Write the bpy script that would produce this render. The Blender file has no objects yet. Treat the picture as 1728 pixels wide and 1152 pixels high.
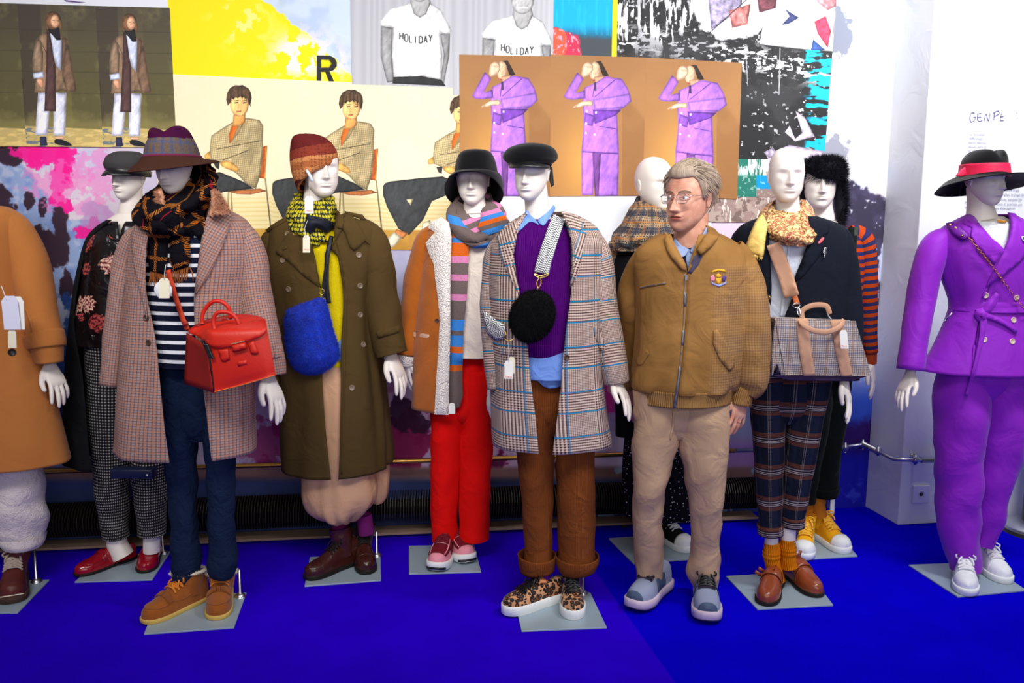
import bpy, math, random
import numpy as np
from mathutils import Vector, Matrix, noise
from mathutils.bvhtree import BVHTree
from mathutils.geometry import delaunay_2d_cdt

# ------------------------------------------------------------------ camera, world, lights, exposure
SC = bpy.context.scene
COL = SC.collection
FPX = 1440.0
CAM = Vector((0, 0, 1.6))
YAW, PITCH, ROLL = math.radians(8.0), math.radians(8.0), math.radians(0.35)
ROT = Matrix.Rotation(-YAW, 3, 'Z') @ Matrix.Rotation(math.radians(90) - PITCH, 3, 'X') @ Matrix.Rotation(ROLL, 3, 'Z')
FWD = Vector((math.sin(YAW), math.cos(YAW), 0))
N = -FWD                                   # towards the viewer
A = Vector((math.cos(YAW), -math.sin(YAW), 0))
UP = Vector((0, 0, 1))

cd = bpy.data.cameras.new('camera')
cam = bpy.data.objects.new('camera', cd)
COL.objects.link(cam)
cd.sensor_width = 36.0
cd.lens = FPX * 36.0 / 1728.0
cd.clip_start = 0.05
cam.matrix_world = Matrix.Translation(CAM) @ ROT.to_4x4()
SC.camera = cam

w = bpy.data.worlds.new('world')
SC.world = w
w.use_nodes = True
w.node_tree.nodes['Background'].inputs[0].default_value = (0.98, 0.97, 0.97, 1)
w.node_tree.nodes['Background'].inputs[1].default_value = 0.16

def area(name, loc, target, sx, sy, power, col=(1, 1, 1), spread=180):
    l = bpy.data.lights.new(name, 'AREA')
    l.shape = 'RECTANGLE'; l.size = sx; l.size_y = sy; l.energy = power; l.color = col; l.spread = math.radians(spread)
    o = bpy.data.objects.new(name, l); COL.objects.link(o)
    o.location = loc
    o.rotation_euler = (Vector(target) - Vector(loc)).to_track_quat('-Z', 'Y').to_euler()
    return o

area('ceiling_lamp', (-1.5, 0.9, 3.7), (-0.9, 4.0, 1.75), 1.7, 0.8, 19, (1, 0.97, 0.93), 75)
area('ceiling_lamp', (1.0, 0.9, 3.7), (0.9, 4.0, 1.75), 1.7, 0.8, 21, (1, 0.98, 0.95), 75)
area('wall_washer_lamp', (2.6, 2.2, 3.6), (3.1, 4.0, 1.7), 0.8, 0.4, 74, (0.97, 0.98, 1.0))
area('spot_lamp', (2.62, 3.55, 2.85), (2.86, 4.2, 2.35), 0.25, 0.25, 11, (1, 0.99, 0.97))
area('front_fill', (0.8, -2.4, 2.2), (0.3, 3.0, 0.8), 4.0, 1.6, 82, (1.0, 0.97, 0.94))  # added front fill that lifts faces under the hats; no window there

SC.view_settings.view_transform = 'Standard'
SC.view_settings.look = 'None'
SC.view_settings.exposure = 0.0
SC.view_settings.gamma = 1.0
SC.view_settings.use_curve_mapping = False

# ------------------------------------------------------------------ pixel <-> world
def ray(x, y):
    return ROT @ Vector(((x - 864) / FPX, (576 - y) / FPX, -1))
def floor_pt(x, y, z=0.0):
    r = ray(x, y)
    return CAM + r * ((z - CAM.z) / r.z)
def wall_pt(x, y, Y):
    r = ray(x, y)
    return CAM + r * (Y / r.y)
WY = floor_pt(1439, 856).y                  # the printed wall stands here
def to_px_np(X, Y, Z):
    R = np.array(ROT)
    p = np.stack([X - CAM.x, Y - CAM.y, Z - CAM.z], -1) @ R     # R^T * p
    return 864 + FPX * p[..., 0] / -p[..., 2], 576 - FPX * p[..., 1] / -p[..., 2]
def to_px(P):
    p = ROT.transposed() @ (Vector(P) - CAM)
    return 864 + FPX * p.x / -p.z, 576 - FPX * p.y / -p.z

# ------------------------------------------------------------------ node materials
def C(r, g, b):
    f = lambda c: (c / 255 / 12.92) if c / 255 <= 0.04045 else ((c / 255 + 0.055) / 1.055) ** 2.4
    return (f(r), f(g), f(b), 1.0)

class S:                                    # a socket with arithmetic
    def __init__(s, t, k): s.t = t; s.k = k
    def _m(s, op, *a): return s.t.m(op, s, *a)
    def __add__(s, o): return s._m('ADD', o)
    def __radd__(s, o): return s._m('ADD', o)
    def __sub__(s, o): return s._m('SUBTRACT', o)
    def __rsub__(s, o): return s.t.m('SUBTRACT', o, s)
    def __mul__(s, o): return s._m('MULTIPLY', o)
    def __rmul__(s, o): return s._m('MULTIPLY', o)
    def __truediv__(s, o): return s._m('DIVIDE', o)
    def lt(s, o): return s._m('LESS_THAN', o)
    def gt(s, o): return s._m('GREATER_THAN', o)
    def fr(s): return s._m('FRACT')
    def abs(s): return s._m('ABSOLUTE')
    def sin(s): return s._m('SINE')
    def max(s, o): return s._m('MAXIMUM', o)
    def min(s, o): return s._m('MINIMUM', o)
    def ss(s, a, b):
        n = s.t.n('ShaderNodeMapRange'); n.interpolation_type = 'SMOOTHSTEP'
        s.t.inp(n.inputs[0], s); n.inputs[1].default_value = a; n.inputs[2].default_value = b
        return S(s.t, n.outputs[0])

class T:
    def __init__(t, mat):
        t.mat = mat; t.tree = mat.node_tree; t._c = {}
    def n(t, kind): return t.tree.nodes.new(kind)
    def inp(t, sock, v):
        if isinstance(v, S): t.tree.links.new(v.k, sock)
        else: sock.default_value = v
    def m(t, op, a, b=None, c=None):
        n = t.n('ShaderNodeMath'); n.operation = op
        for i, v in enumerate((a, b, c)):
            if v is not None: t.inp(n.inputs[i], v)
        return S(t, n.outputs[0])
    def uv(t):
        if 'uv' not in t._c:
            n = t.n('ShaderNodeUVMap'); s = t.n('ShaderNodeSeparateXYZ')
            t.tree.links.new(n.outputs[0], s.inputs[0])
            t._c['uv'] = (S(t, s.outputs[0]), S(t, s.outputs[1])); t._c['uvv'] = S(t, n.outputs[0])
        return t._c['uv']
    def uvv(t): t.uv(); return t._c['uvv']
    def ob(t):
        if 'ob' not in t._c:
            n = t.n('ShaderNodeTexCoord'); t._c['ob'] = S(t, n.outputs['Object'])
        return t._c['ob']
    def xyz(t):
        s = t.n('ShaderNodeSeparateXYZ'); t.inp(s.inputs[0], t.ob())
        return [S(t, s.outputs[i]) for i in range(3)]
    def stretch(t, vec, sx, sy, sz):
        n = t.n('ShaderNodeVectorMath'); n.operation = 'MULTIPLY'
        t.inp(n.inputs[0], vec); n.inputs[1].default_value = (sx, sy, sz)
        return S(t, n.outputs[0])
    def noise(t, scale, detail=2, vec=None, rough=0.5, dist=0.0):
        n = t.n('ShaderNodeTexNoise'); t.inp(n.inputs['Vector'], vec or t.ob())
        n.inputs['Scale'].default_value = scale; n.inputs['Detail'].default_value = detail
        n.inputs['Roughness'].default_value = rough; n.inputs['Distortion'].default_value = dist
        return S(t, n.outputs[0])
    def vor(t, scale, vec=None, feature='F1', rnd=1.0):
        n = t.n('ShaderNodeTexVoronoi'); n.feature = feature; t.inp(n.inputs['Vector'], vec or t.ob())
        n.inputs['Scale'].default_value = scale; n.inputs['Randomness'].default_value = rnd
        return S(t, n.outputs['Distance'])
    def mix(t, f, a, b):
        n = t.n('ShaderNodeMix'); n.data_type = 'RGBA'
        t.inp(n.inputs[0], f); t.inp(n.inputs[6], a); t.inp(n.inputs[7], b)
        return S(t, n.outputs[2])
    def sq(t, x, p, duty=0.5): return (x / p).fr().lt(duty)      # square wave

MATS = {}
def mat(name, col, rough=0.85, spec=0.3, weave=None, wrinkle=None, metal=0.0, sheen=0.0, coat=0.0, alpha=1.0, trans=0.0, height=None, mottle=0.0):
    """col: colour tuple or function(T) -> colour socket (or (colour, height))."""
    m = bpy.data.materials.new(name); m.use_nodes = True
    t = T(m); b = m.node_tree.nodes['Principled BSDF']
    h = None
    c = col(t) if callable(col) else col
    if isinstance(c, tuple) and len(c) == 2: c, h = c
    if mottle and not isinstance(c, S):
        dark = tuple(x * (1 - mottle) for x in c[:3]) + (1,)
        c = t.mix(t.noise(9, 4), dark, c)
    t.inp(b.inputs['Base Color'], c)
    b.inputs['Roughness'].default_value = rough; b.inputs['Metallic'].default_value = metal
    b.inputs['Specular IOR Level'].default_value = spec
    if sheen: b.inputs['Sheen Weight'].default_value = sheen
    if coat: b.inputs['Coat Weight'].default_value = coat; b.inputs['Coat Roughness'].default_value = 0.15
    if alpha < 1: b.inputs['Alpha'].default_value = alpha
    if trans: b.inputs['Transmission Weight'].default_value = trans
    prev = None
    def bump(hs, dist, strength=1.0):
        nonlocal prev
        n = t.n('ShaderNodeBump'); n.inputs['Distance'].default_value = dist; n.inputs['Strength'].default_value = strength
        t.inp(n.inputs['Height'], hs)
        if prev: t.tree.links.new(prev, n.inputs['Normal'])
        prev = n.outputs[0]
    if wrinkle: bump(t.noise(wrinkle[0], 3, dist=1.2), wrinkle[1])
    if weave: bump(t.noise(weave[0], 2), weave[1])
    if h is not None: bump(h, height or 0.002)
    if prev: t.tree.links.new(prev, b.inputs['Normal'])
    MATS[name] = m
    return m

# ------------------------------------------------------------------ mesh collecting
class M:
    def __init__(s): s.v = []; s.f = []; s.uv = []
    def add(s, o):
        k = len(s.v); s.v += o.v; s.uv += o.uv; s.f += [tuple(i + k for i in f) for f in o.f]
        return s
    def bvh(s): return BVHTree.FromPolygons([tuple(p) for p in s.v], s.f)

def grid(P, UV, close=False):
    m = M(); R = len(P); K = len(P[0])
    for r in range(R):
        m.v += P[r]; m.uv += UV[r]
    for r in range(R - 1):
        for k in range(K - 1):
            m.f.append((r * K + k, r * K + k + 1, (r + 1) * K + k + 1, (r + 1) * K + k))
    return m

def cap(m, idx):
    c = sum((m.v[i] for i in idx), Vector()) / len(idx)
    m.v.append(c); m.uv.append(m.uv[idx[0]]); k = len(m.v) - 1
    for i in range(len(idx) - 1): m.f.append((idx[i], idx[i + 1], k))
    m.f.append((idx[-1], idx[0], k))

def emit(root, name, m, mt, parent=None, thick=0.0, label=None, smooth=True, sub=0, kind=None, off=1.0, bevel=0.0):
    """link one mesh; vertices are stored relative to the root's base point."""
    me = bpy.data.meshes.new(name)
    base = root.location if root is not None else Vector()
    me.from_pydata([tuple(p - base) for p in m.v], [], m.f)
    if m.uv:
        uvl = me.uv_layers.new(name='UVMap')
        li = np.empty(len(me.loops), dtype=np.int32); me.loops.foreach_get('vertex_index', li)
        uvl.data.foreach_set('uv', np.array(m.uv, dtype=np.float32)[li].ravel())
    for q in (mt if isinstance(mt, (list, tuple)) else [mt]): me.materials.append(q)
    if smooth: me.polygons.foreach_set('use_smooth', [True] * len(me.polygons))
    me.update()
    o = bpy.data.objects.new(name, me); COL.objects.link(o)
    if parent is not None: o.parent = parent
    elif root is not None: o.parent = root
    if thick:
        s = o.modifiers.new('thickness', 'SOLIDIFY'); s.thickness = thick; s.offset = off; s.use_even_offset = False
    if bevel:
        s = o.modifiers.new('bevel', 'BEVEL'); s.width = bevel; s.segments = 2; s.limit_method = 'ANGLE'
    if sub:
        s = o.modifiers.new('smooth', 'SUBSURF'); s.levels = sub; s.render_levels = sub
    if label: o['label'] = label
    if kind: o['kind'] = kind
    o_m[o.name] = m
    return o
o_m = {}
def MO(*objs):                              # merged world mesh of emitted objects
    m = M()
    for o in objs: m.add(o_m[o.name] if not isinstance(o, M) else o)
    return m

def catmull(rows, sub):
    P = np.array(rows, dtype=float); out = []
    n = len(P)
    for i in range(n - 1):
        p0 = P[max(i - 1, 0)]; p1 = P[i]; p2 = P[i + 1]; p3 = P[min(i + 2, n - 1)]
        for k in range(sub):
            t = k / sub
            out.append(0.5 * (2 * p1 + (p2 - p0) * t + (2 * p0 - 5 * p1 + 4 * p2 - p3) * t * t + (3 * p1 - p0 - 3 * p2 + p3) * t ** 3))
    out.append(P[-1])
    return out

# ------------------------------------------------------------------ figures: everything is placed at a real depth
class Fig:
    def __init__(s, x, y, name, label, cat, group=None, z=0.0):
        s.base = floor_pt(x, y, z)
        r = bpy.data.objects.new(name, None); COL.objects.link(r)
        r.empty_display_size = 0.1
        r.location = s.base; r['label'] = label; r['category'] = cat
        if group: r['group'] = group
        s.root = r
    def pt(s, x, y, d=0.0):
        r = ray(x, y)
        t = ((s.base + N * d - CAM).dot(N)) / r.dot(N)
        return CAM + r * t
    def k(s, d=0.0):                        # metres per pixel at that depth
        return (s.pt(900, 400, d) - s.pt(800, 400, d)).length / 100
    def emit(s, name, m, mt, **kw): return emit(s.root, name, m, mt, **kw)

def Hr(y, xl, xr, dep, d=0.0, fd=0.0, yr=None):            # a closed ring
    return (y, xl, y if yr is None else yr, xr, dep, d, fd, 0, 0)
def O(y, xl, xr, ol, orr, dep, d=0.0, fd=0.0, yr=None):    # a ring open at the front between ol and orr
    return (y, xl, y if yr is None else yr, xr, dep, d, fd, ol, orr)

def loft(F, rows, seg=56, sub=5, fold=None, expo=1.0, opened=False, ccap=(False, False), diag=0.0):
    rows = catmull(rows, sub)
    P = []; UV = []
    n = len(rows)
    for r, (yl, xl, yr, xr, dep, d, fd, ol, orr) in enumerate(rows):
        t = r / (n - 1)
        pl = F.pt(xl, yl, d); pr = F.pt(xr, yr, d)
        c = (pl + pr) / 2; ax = (pr - pl) / 2; rx = max(ax.length, 1e-5); ax = ax / rx
        zf = F.pt((xl + xr) / 2, (yl + yr) / 2, d + dep * 0.75).z - c.z
        c = c + UP * zf
        nv = N - UP * (fd / max(dep, 1e-4))
        if opened:
            xo = lambda px: max(-0.999, min(0.999, (F.pt(px, (yl + yr) / 2, d + dep * 0.9) - c).dot(ax) / rx))
            a0 = math.acos(xo(ol)); a1 = math.acos(xo(orr)) + 2 * math.pi
        else:
            a0 = -math.pi / 2; a1 = 1.5 * math.pi
        row = []; uvr = []
        for k in range(seg + 1):
            a = a0 + (a1 - a0) * k / seg
            ca, sa = math.cos(a), math.sin(a)
            if expo != 1.0:
                ca = math.copysign(abs(ca) ** expo, ca); sa = math.copysign(abs(sa) ** expo, sa)
            q = 0.0
            if fold:
                am = fold[0] + (fold[1] - fold[0]) * t
                zz = t * fold[3] if len(fold) > 3 else t * 2
                sd = fold[4] if len(fold) > 4 else 0
                a2 = a + diag * t
                q = am * (noise.noise(Vector((math.cos(a2) * fold[2], math.sin(a2) * fold[2], zz + sd))) * 1.4)
            p = c + ax * (ca * (rx + q)) + nv * (sa * (dep + q))
            row.append(p); uvr.append((a * 0.16, p.z))
        P.append(row); UV.append(uvr)
    m = grid(P, UV)
    K = seg + 1
    if ccap[0]: cap(m, list(range(K)))
    if ccap[1]: cap(m, list(range((n - 1) * K, n * K)))
    return m

def limb(F, pts, seg=26, sub=5, ratio=1.0, wr=(0.0, 6, 0), caps=(False, False), world=False, ref=None, hem=0.0):
    """pts: (x, y, width px, depth[, ratio]) along the limb."""
    pts = [tuple(p) + (0.0,) * (4 - len(p)) for p in pts]
    rows = catmull([tuple(F.pt(p[0], p[1], p[3])) + (p[2] / 2 * F.k(p[3]),) for p in pts], sub)
    return sweep([Vector(r[:3]) for r in rows], [r[3] for r in rows], seg, ratio, wr, caps, ref)

def sweep(cs, rs, seg=12, ratio=1.0, wr=(0.0, 6, 0), caps=(False, False), ref=None, closed=False, flat=None):
    n = len(cs); P = []; UV = []; acc = 0.0; ref = ref or N
    e_prev = None
    for i in range(n):
        if closed: tg = cs[(i + 1) % n] - cs[i - 1]
        else: tg = cs[min(i + 1, n - 1)] - cs[max(i - 1, 0)]
        if tg.length < 1e-9: tg = Vector((0, 0, -1))
        tg.normalize()
        e2 = ref - tg * ref.dot(tg)
        if e2.length < 0.05: e2 = e_prev.copy() if e_prev else UP - tg * UP.dot(tg)
        e2.normalize(); e1 = e2.cross(tg); e_prev = e2
        if i: acc += (cs[i] - cs[i - 1]).length
        row = []; uvr = []
        rr = ratio[i] if isinstance(ratio, list) else ratio
        for k in range(seg + 1):
            a = -math.pi / 2 + 2 * math.pi * k / seg
            ca, sa = math.cos(a), math.sin(a)
            q = 0.0
            if wr[0]:
                q = wr[0] * 1.5 * noise.noise(Vector((ca * 0.9 + wr[2], sa * 0.9 + acc * 3, acc * wr[1])))
            row.append(cs[i] + e1 * (ca * (rs[i] + q)) + e2 * (sa * (rs[i] * rr + q)))
            uvr.append((a * max(rs), -acc))
        P.append(row); UV.append(uvr)
    if closed: P.append(P[0]); UV.append(UV[0])
    m = grid(P, UV)
    K = seg + 1; R = len(P)
    if caps[0]: cap(m, list(range(K)))
    if caps[1]: cap(m, list(range((R - 1) * K, R * K)))
    return m

def tube(pts, r, seg=8, sub=4, caps=(True, True), closed=False, ratio=1.0, ref=None):
    if closed:
        pts = list(pts)
        L = catmull([tuple(p) for p in (pts[-1:] + pts + pts[:2])], sub)[sub:-sub - 1]
        L = [Vector(p) for p in L]
        return sweep(L, [r] * len(L), seg, ratio, closed=True, ref=ref)
    L = [Vector(p) for p in catmull([tuple(p) for p in pts], sub)] if sub > 1 else [Vector(p) for p in pts]
    rr = r if isinstance(r, list) else [r] * len(L)
    if len(rr) != len(L): rr = list(np.interp(np.linspace(0, 1, len(L)), np.linspace(0, 1, len(r)), r))
    return sweep(L, rr, seg, ratio, caps=caps, ref=ref)

def resample(poly, step):
    out = []
    for i in range(len(poly)):
        a = poly[i]; b = poly[(i + 1) % len(poly)]
        n = max(1, int(math.hypot(b[0] - a[0], b[1] - a[1]) / step))
        for k in range(n): out.append((a[0] + (b[0] - a[0]) * k / n, a[1] + (b[1] - a[1]) * k / n))
    return out
def inside(p, poly):
    c = False; n = len(poly)
    for i in range(n):
        x1, y1 = poly[i]; x2, y2 = poly[i - 1]
        if (y1 > p[1]) != (y2 > p[1]) and p[0] < (x2 - x1) * (p[1] - y1) / (y2 - y1) + x1: c = not c
    return c
def dist_b(p, poly):
    d = 1e9
    for i in range(len(poly)):
        ax, ay = poly[i - 1]; bx, by = poly[i]
        vx, vy = bx - ax, by - ay; l2 = vx * vx + vy * vy or 1e-9
        t = max(0, min(1, ((p[0] - ax) * vx + (p[1] - ay) * vy) / l2))
        d = min(d, math.hypot(p[0] - ax - t * vx, p[1] - ay - t * vy))
    return d
def smooth_poly(poly, it=2):                # Chaikin corner cutting
    for _ in range(it):
        q = []
        for i in range(len(poly)):
            a = poly[i]; b = poly[(i + 1) % len(poly)]
            q += [(a[0] * .75 + b[0] * .25, a[1] * .75 + b[1] * .25), (a[0] * .25 + b[0] * .75, a[1] * .25 + b[1] * .75)]
        poly = q
    return poly

def drape(F, poly, target, off=0.004, step=6, puff=0.0, pr=10.0, smooth=4, rot=0.0, wr=(0, 8), flat=None, rnd=0, cut=None):
    """a piece of cloth cut to an outline and laid on the surfaces of target (world mesh)."""
    if rnd: poly = smooth_poly(poly, rnd)
    bd = resample(poly, step)
    pts = list(bd)
    xs = [p[0] for p in poly]; ys = [p[1] for p in poly]
    y = min(ys) + step * 0.5; j = 0
    while y < max(ys):
        x = min(xs) + step * (0.5 + 0.5 * (j % 2))
        while x < max(xs):
            if inside((x, y), poly) and dist_b((x, y), poly) > step * 0.45: pts.append((x, y))
            x += step
        y += step * 0.87; j += 1
    nb = len(bd)
    vs, es, fs, *_ = delaunay_2d_cdt([Vector(p) for p in pts], [], [list(range(nb))], 1, 1e-4)
    bv = target.bvh() if isinstance(target, M) else target
    dep = []
    for p in vs:
        r = ray(p.x, p.y)
        hit = bv.ray_cast(CAM, r) if bv and flat is None else (None,)
        if hit[0] is not None: dep.append((hit[0] - CAM).dot(N))
        else: dep.append(None)
    if flat is not None: dep = [(F.base + N * flat - CAM).dot(N)] * len(vs)
    if cut:
        mx = max([d for d in dep if d is not None] or [0]); dep = [d if d is not None and d > mx - cut else None for d in dep]
    known = [(p, d) for p, d in zip(vs, dep) if d is not None]
    if not known: known = [(vs[0], (F.base - CAM).dot(N))]
    if any(d is None for d in dep):
        kx = np.array([(p.x, p.y) for p, _ in known]); kd = np.array([d for _, d in known])
        for i, p in enumerate(vs):
            if dep[i] is None:
                dep[i] = float(kd[np.argmin((kx[:, 0] - p.x) ** 2 + (kx[:, 1] - p.y) ** 2)])
    nb_ = [set() for _ in vs]
    for f in fs:
        for i in range(len(f)):
            nb_[f[i]].add(f[i - 1]); nb_[f[i - 1]].add(f[i])
    raw = list(dep)
    for _ in range(smooth):                 # cloth bridges the hollows
        dep = [max(raw[i], (dep[i] + sum(dep[j] for j in nb_[i]) / len(nb_[i])) / 2) if nb_[i] else dep[i] for i in range(len(vs))]
    m = M(); cr, sr = math.cos(rot), math.sin(rot)
    for p, d in zip(vs, dep):
        o = off
        if puff: o += puff * math.sqrt(min(1.0, dist_b((p.x, p.y), poly) / pr))
        if wr[0]: o += wr[0] * noise.noise(Vector((p.x, p.y, 0)) / wr[1])
        r = ray(p.x, p.y)
        q = CAM + r * ((d + o) / r.dot(N))
        m.v.append(q); u, v = q.dot(A), q.z
        m.uv.append((u * cr - v * sr, u * sr + v * cr))
    for f in fs:
        f = list(f)
        a, b, c = (m.v[f[0]], m.v[f[1]], m.v[f[2]])
        if (b - a).cross(c - a).dot(N) < 0: f.reverse()
        m.f.append(tuple(f))
    return m

def surf(target, x, y, off=0.0):
    hit = target.ray_cast(CAM, ray(x, y))
    if hit[0] is None: return None, N.copy()
    n = hit[1]
    if n.dot(CAM - hit[0]) < 0: n = -n
    return hit[0] + n * off, n

def lathe(c, axis, prof, seg=16):
    axis = axis.normalized()
    e1 = axis.cross(UP if abs(axis.z) < 0.9 else Vector((1, 0, 0))).normalized(); e2 = axis.cross(e1)
    P = [];  UV = []
    for r, h in prof:
        P.append([c + axis * h + (e1 * math.cos(2 * math.pi * k / seg) + e2 * math.sin(2 * math.pi * k / seg)) * max(r, 1e-5) for k in range(seg + 1)])
        UV.append([(k / seg, h) for k in range(seg + 1)])
    m = grid(P, UV)
    cap(m, list(range(seg))); cap(m, list(range((len(prof) - 1) * (seg + 1), len(prof) * (seg + 1) - 1)))
    return m

def button(F, x, y, rpx, bv, mt, parent, name='button'):
    p, n = surf(bv, x, y, 0.0)
    if p is None: return
    r = rpx * F.k(0.1)
    m = lathe(p, n, [(r * .9, 0.0), (r, 0.004), (r, 0.007), (r * .8, 0.008), (r * .7, 0.0062), (r * .2, 0.0062)], 14)
    return F.emit(name, m, mt, parent=parent)

def box(c, sx, sy, sz, ax=None, ay=None, az=None):
    ax = ax or Vector((1, 0, 0)); ay = ay or Vector((0, 1, 0)); az = az or Vector((0, 0, 1))
    m = M(); c = Vector(c)
    for i in (-1, 1):
        for j in (-1, 1):
            for k in (-1, 1):
                m.v.append(c + ax * (i * sx / 2) + ay * (j * sy / 2) + az * (k * sz / 2)); m.uv.append((i * sx / 2, k * sz / 2))
    m.f = [(0, 1, 3, 2), (4, 6, 7, 5), (0, 4, 5, 1), (2, 3, 7, 6), (0, 2, 6, 4), (1, 5, 7, 3)]
    return m
def prism(bottom, h):
    m = M(); k = len(bottom)
    m.v = [Vector(p) for p in bottom] + [Vector(p) + UP * h for p in bottom]; m.uv = [(p.x, p.y) for p in m.v]
    m.f = [tuple(range(k))[::-1], tuple(range(k, 2 * k))] + [(i, (i + 1) % k, k + (i + 1) % k, k + i) for i in range(k)]
    return m

def fur(m, n, length, width, seed=1, lean=(0, 0, -0.5), jit=0.5):
    rnd = random.Random(seed); out = M()
    tri = []
    for f in m.f:
        for i in range(1, len(f) - 1): tri.append((f[0], f[i], f[i + 1]))
    V = np.array([tuple(p) for p in m.v]); Tn = np.array(tri)
    a, b, c = V[Tn[:, 0]], V[Tn[:, 1]], V[Tn[:, 2]]
    cr = np.cross(b - a, c - a); ar = np.linalg.norm(cr, axis=1) + 1e-12
    rs = np.random.RandomState(seed); idx = rs.choice(len(Tn), n, p=ar / ar.sum())
    u = rs.rand(n, 2); fl = u.sum(1) > 1; u[fl] = 1 - u[fl]
    P = a[idx] + (b - a)[idx] * u[:, :1] + (c - a)[idx] * u[:, 1:]
    nn = cr[idx] / ar[idx][:, None]
    ctr = V.mean(0)
    sgn = np.sign(((P - ctr) * nn).sum(1)); sgn[sgn == 0] = 1; nn *= sgn[:, None]
    d = nn + np.array(lean) + rs.normal(0, jit, (n, 3)); d /= np.linalg.norm(d, axis=1)[:, None]
    side = np.cross(d, rs.normal(0, 1, (n, 3))); side /= np.linalg.norm(side, axis=1)[:, None] + 1e-9
    L = length * (0.6 + 0.6 * rs.rand(n))[:, None]
    for p0, p1, p2 in zip(P - side * width, P + side * width, P + d * L):
        k = len(out.v); out.v += [Vector(p0), Vector(p1), Vector(p2)]; out.f.append((k, k + 1, k + 2)); out.uv += [(0, 0), (1, 0), (.5, 1)]
    return out
# ------------------------------------------------------------------ flat print: pictures drawn in code
_tab = np.random.RandomState(7).rand(256, 256)
def vn(x, y):
    xi = np.floor(x).astype(int); yi = np.floor(y).astype(int); fx = x - xi; fy = y - yi
    fx = fx * fx * (3 - 2 * fx); fy = fy * fy * (3 - 2 * fy)
    g = lambda a, b: _tab[a & 255, b & 255]
    return (g(xi, yi) * (1 - fx) + g(xi + 1, yi) * fx) * (1 - fy) + (g(xi, yi + 1) * (1 - fx) + g(xi + 1, yi + 1) * fx) * fy
def fbm(x, y, s, o=4, seed=0):
    t = 0; a = 0.5; tot = 0
    for i in range(o):
        t = t + a * vn(x / s + seed * 17.3 + i * 31, y / s + seed * 9.1 + i * 57); tot += a; a *= 0.55; s = s / 2.1
    return t / tot
def sst(v, a, b):
    t = np.clip((v - a) / (b - a), 0, 1); return t * t * (3 - 2 * t)

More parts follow.
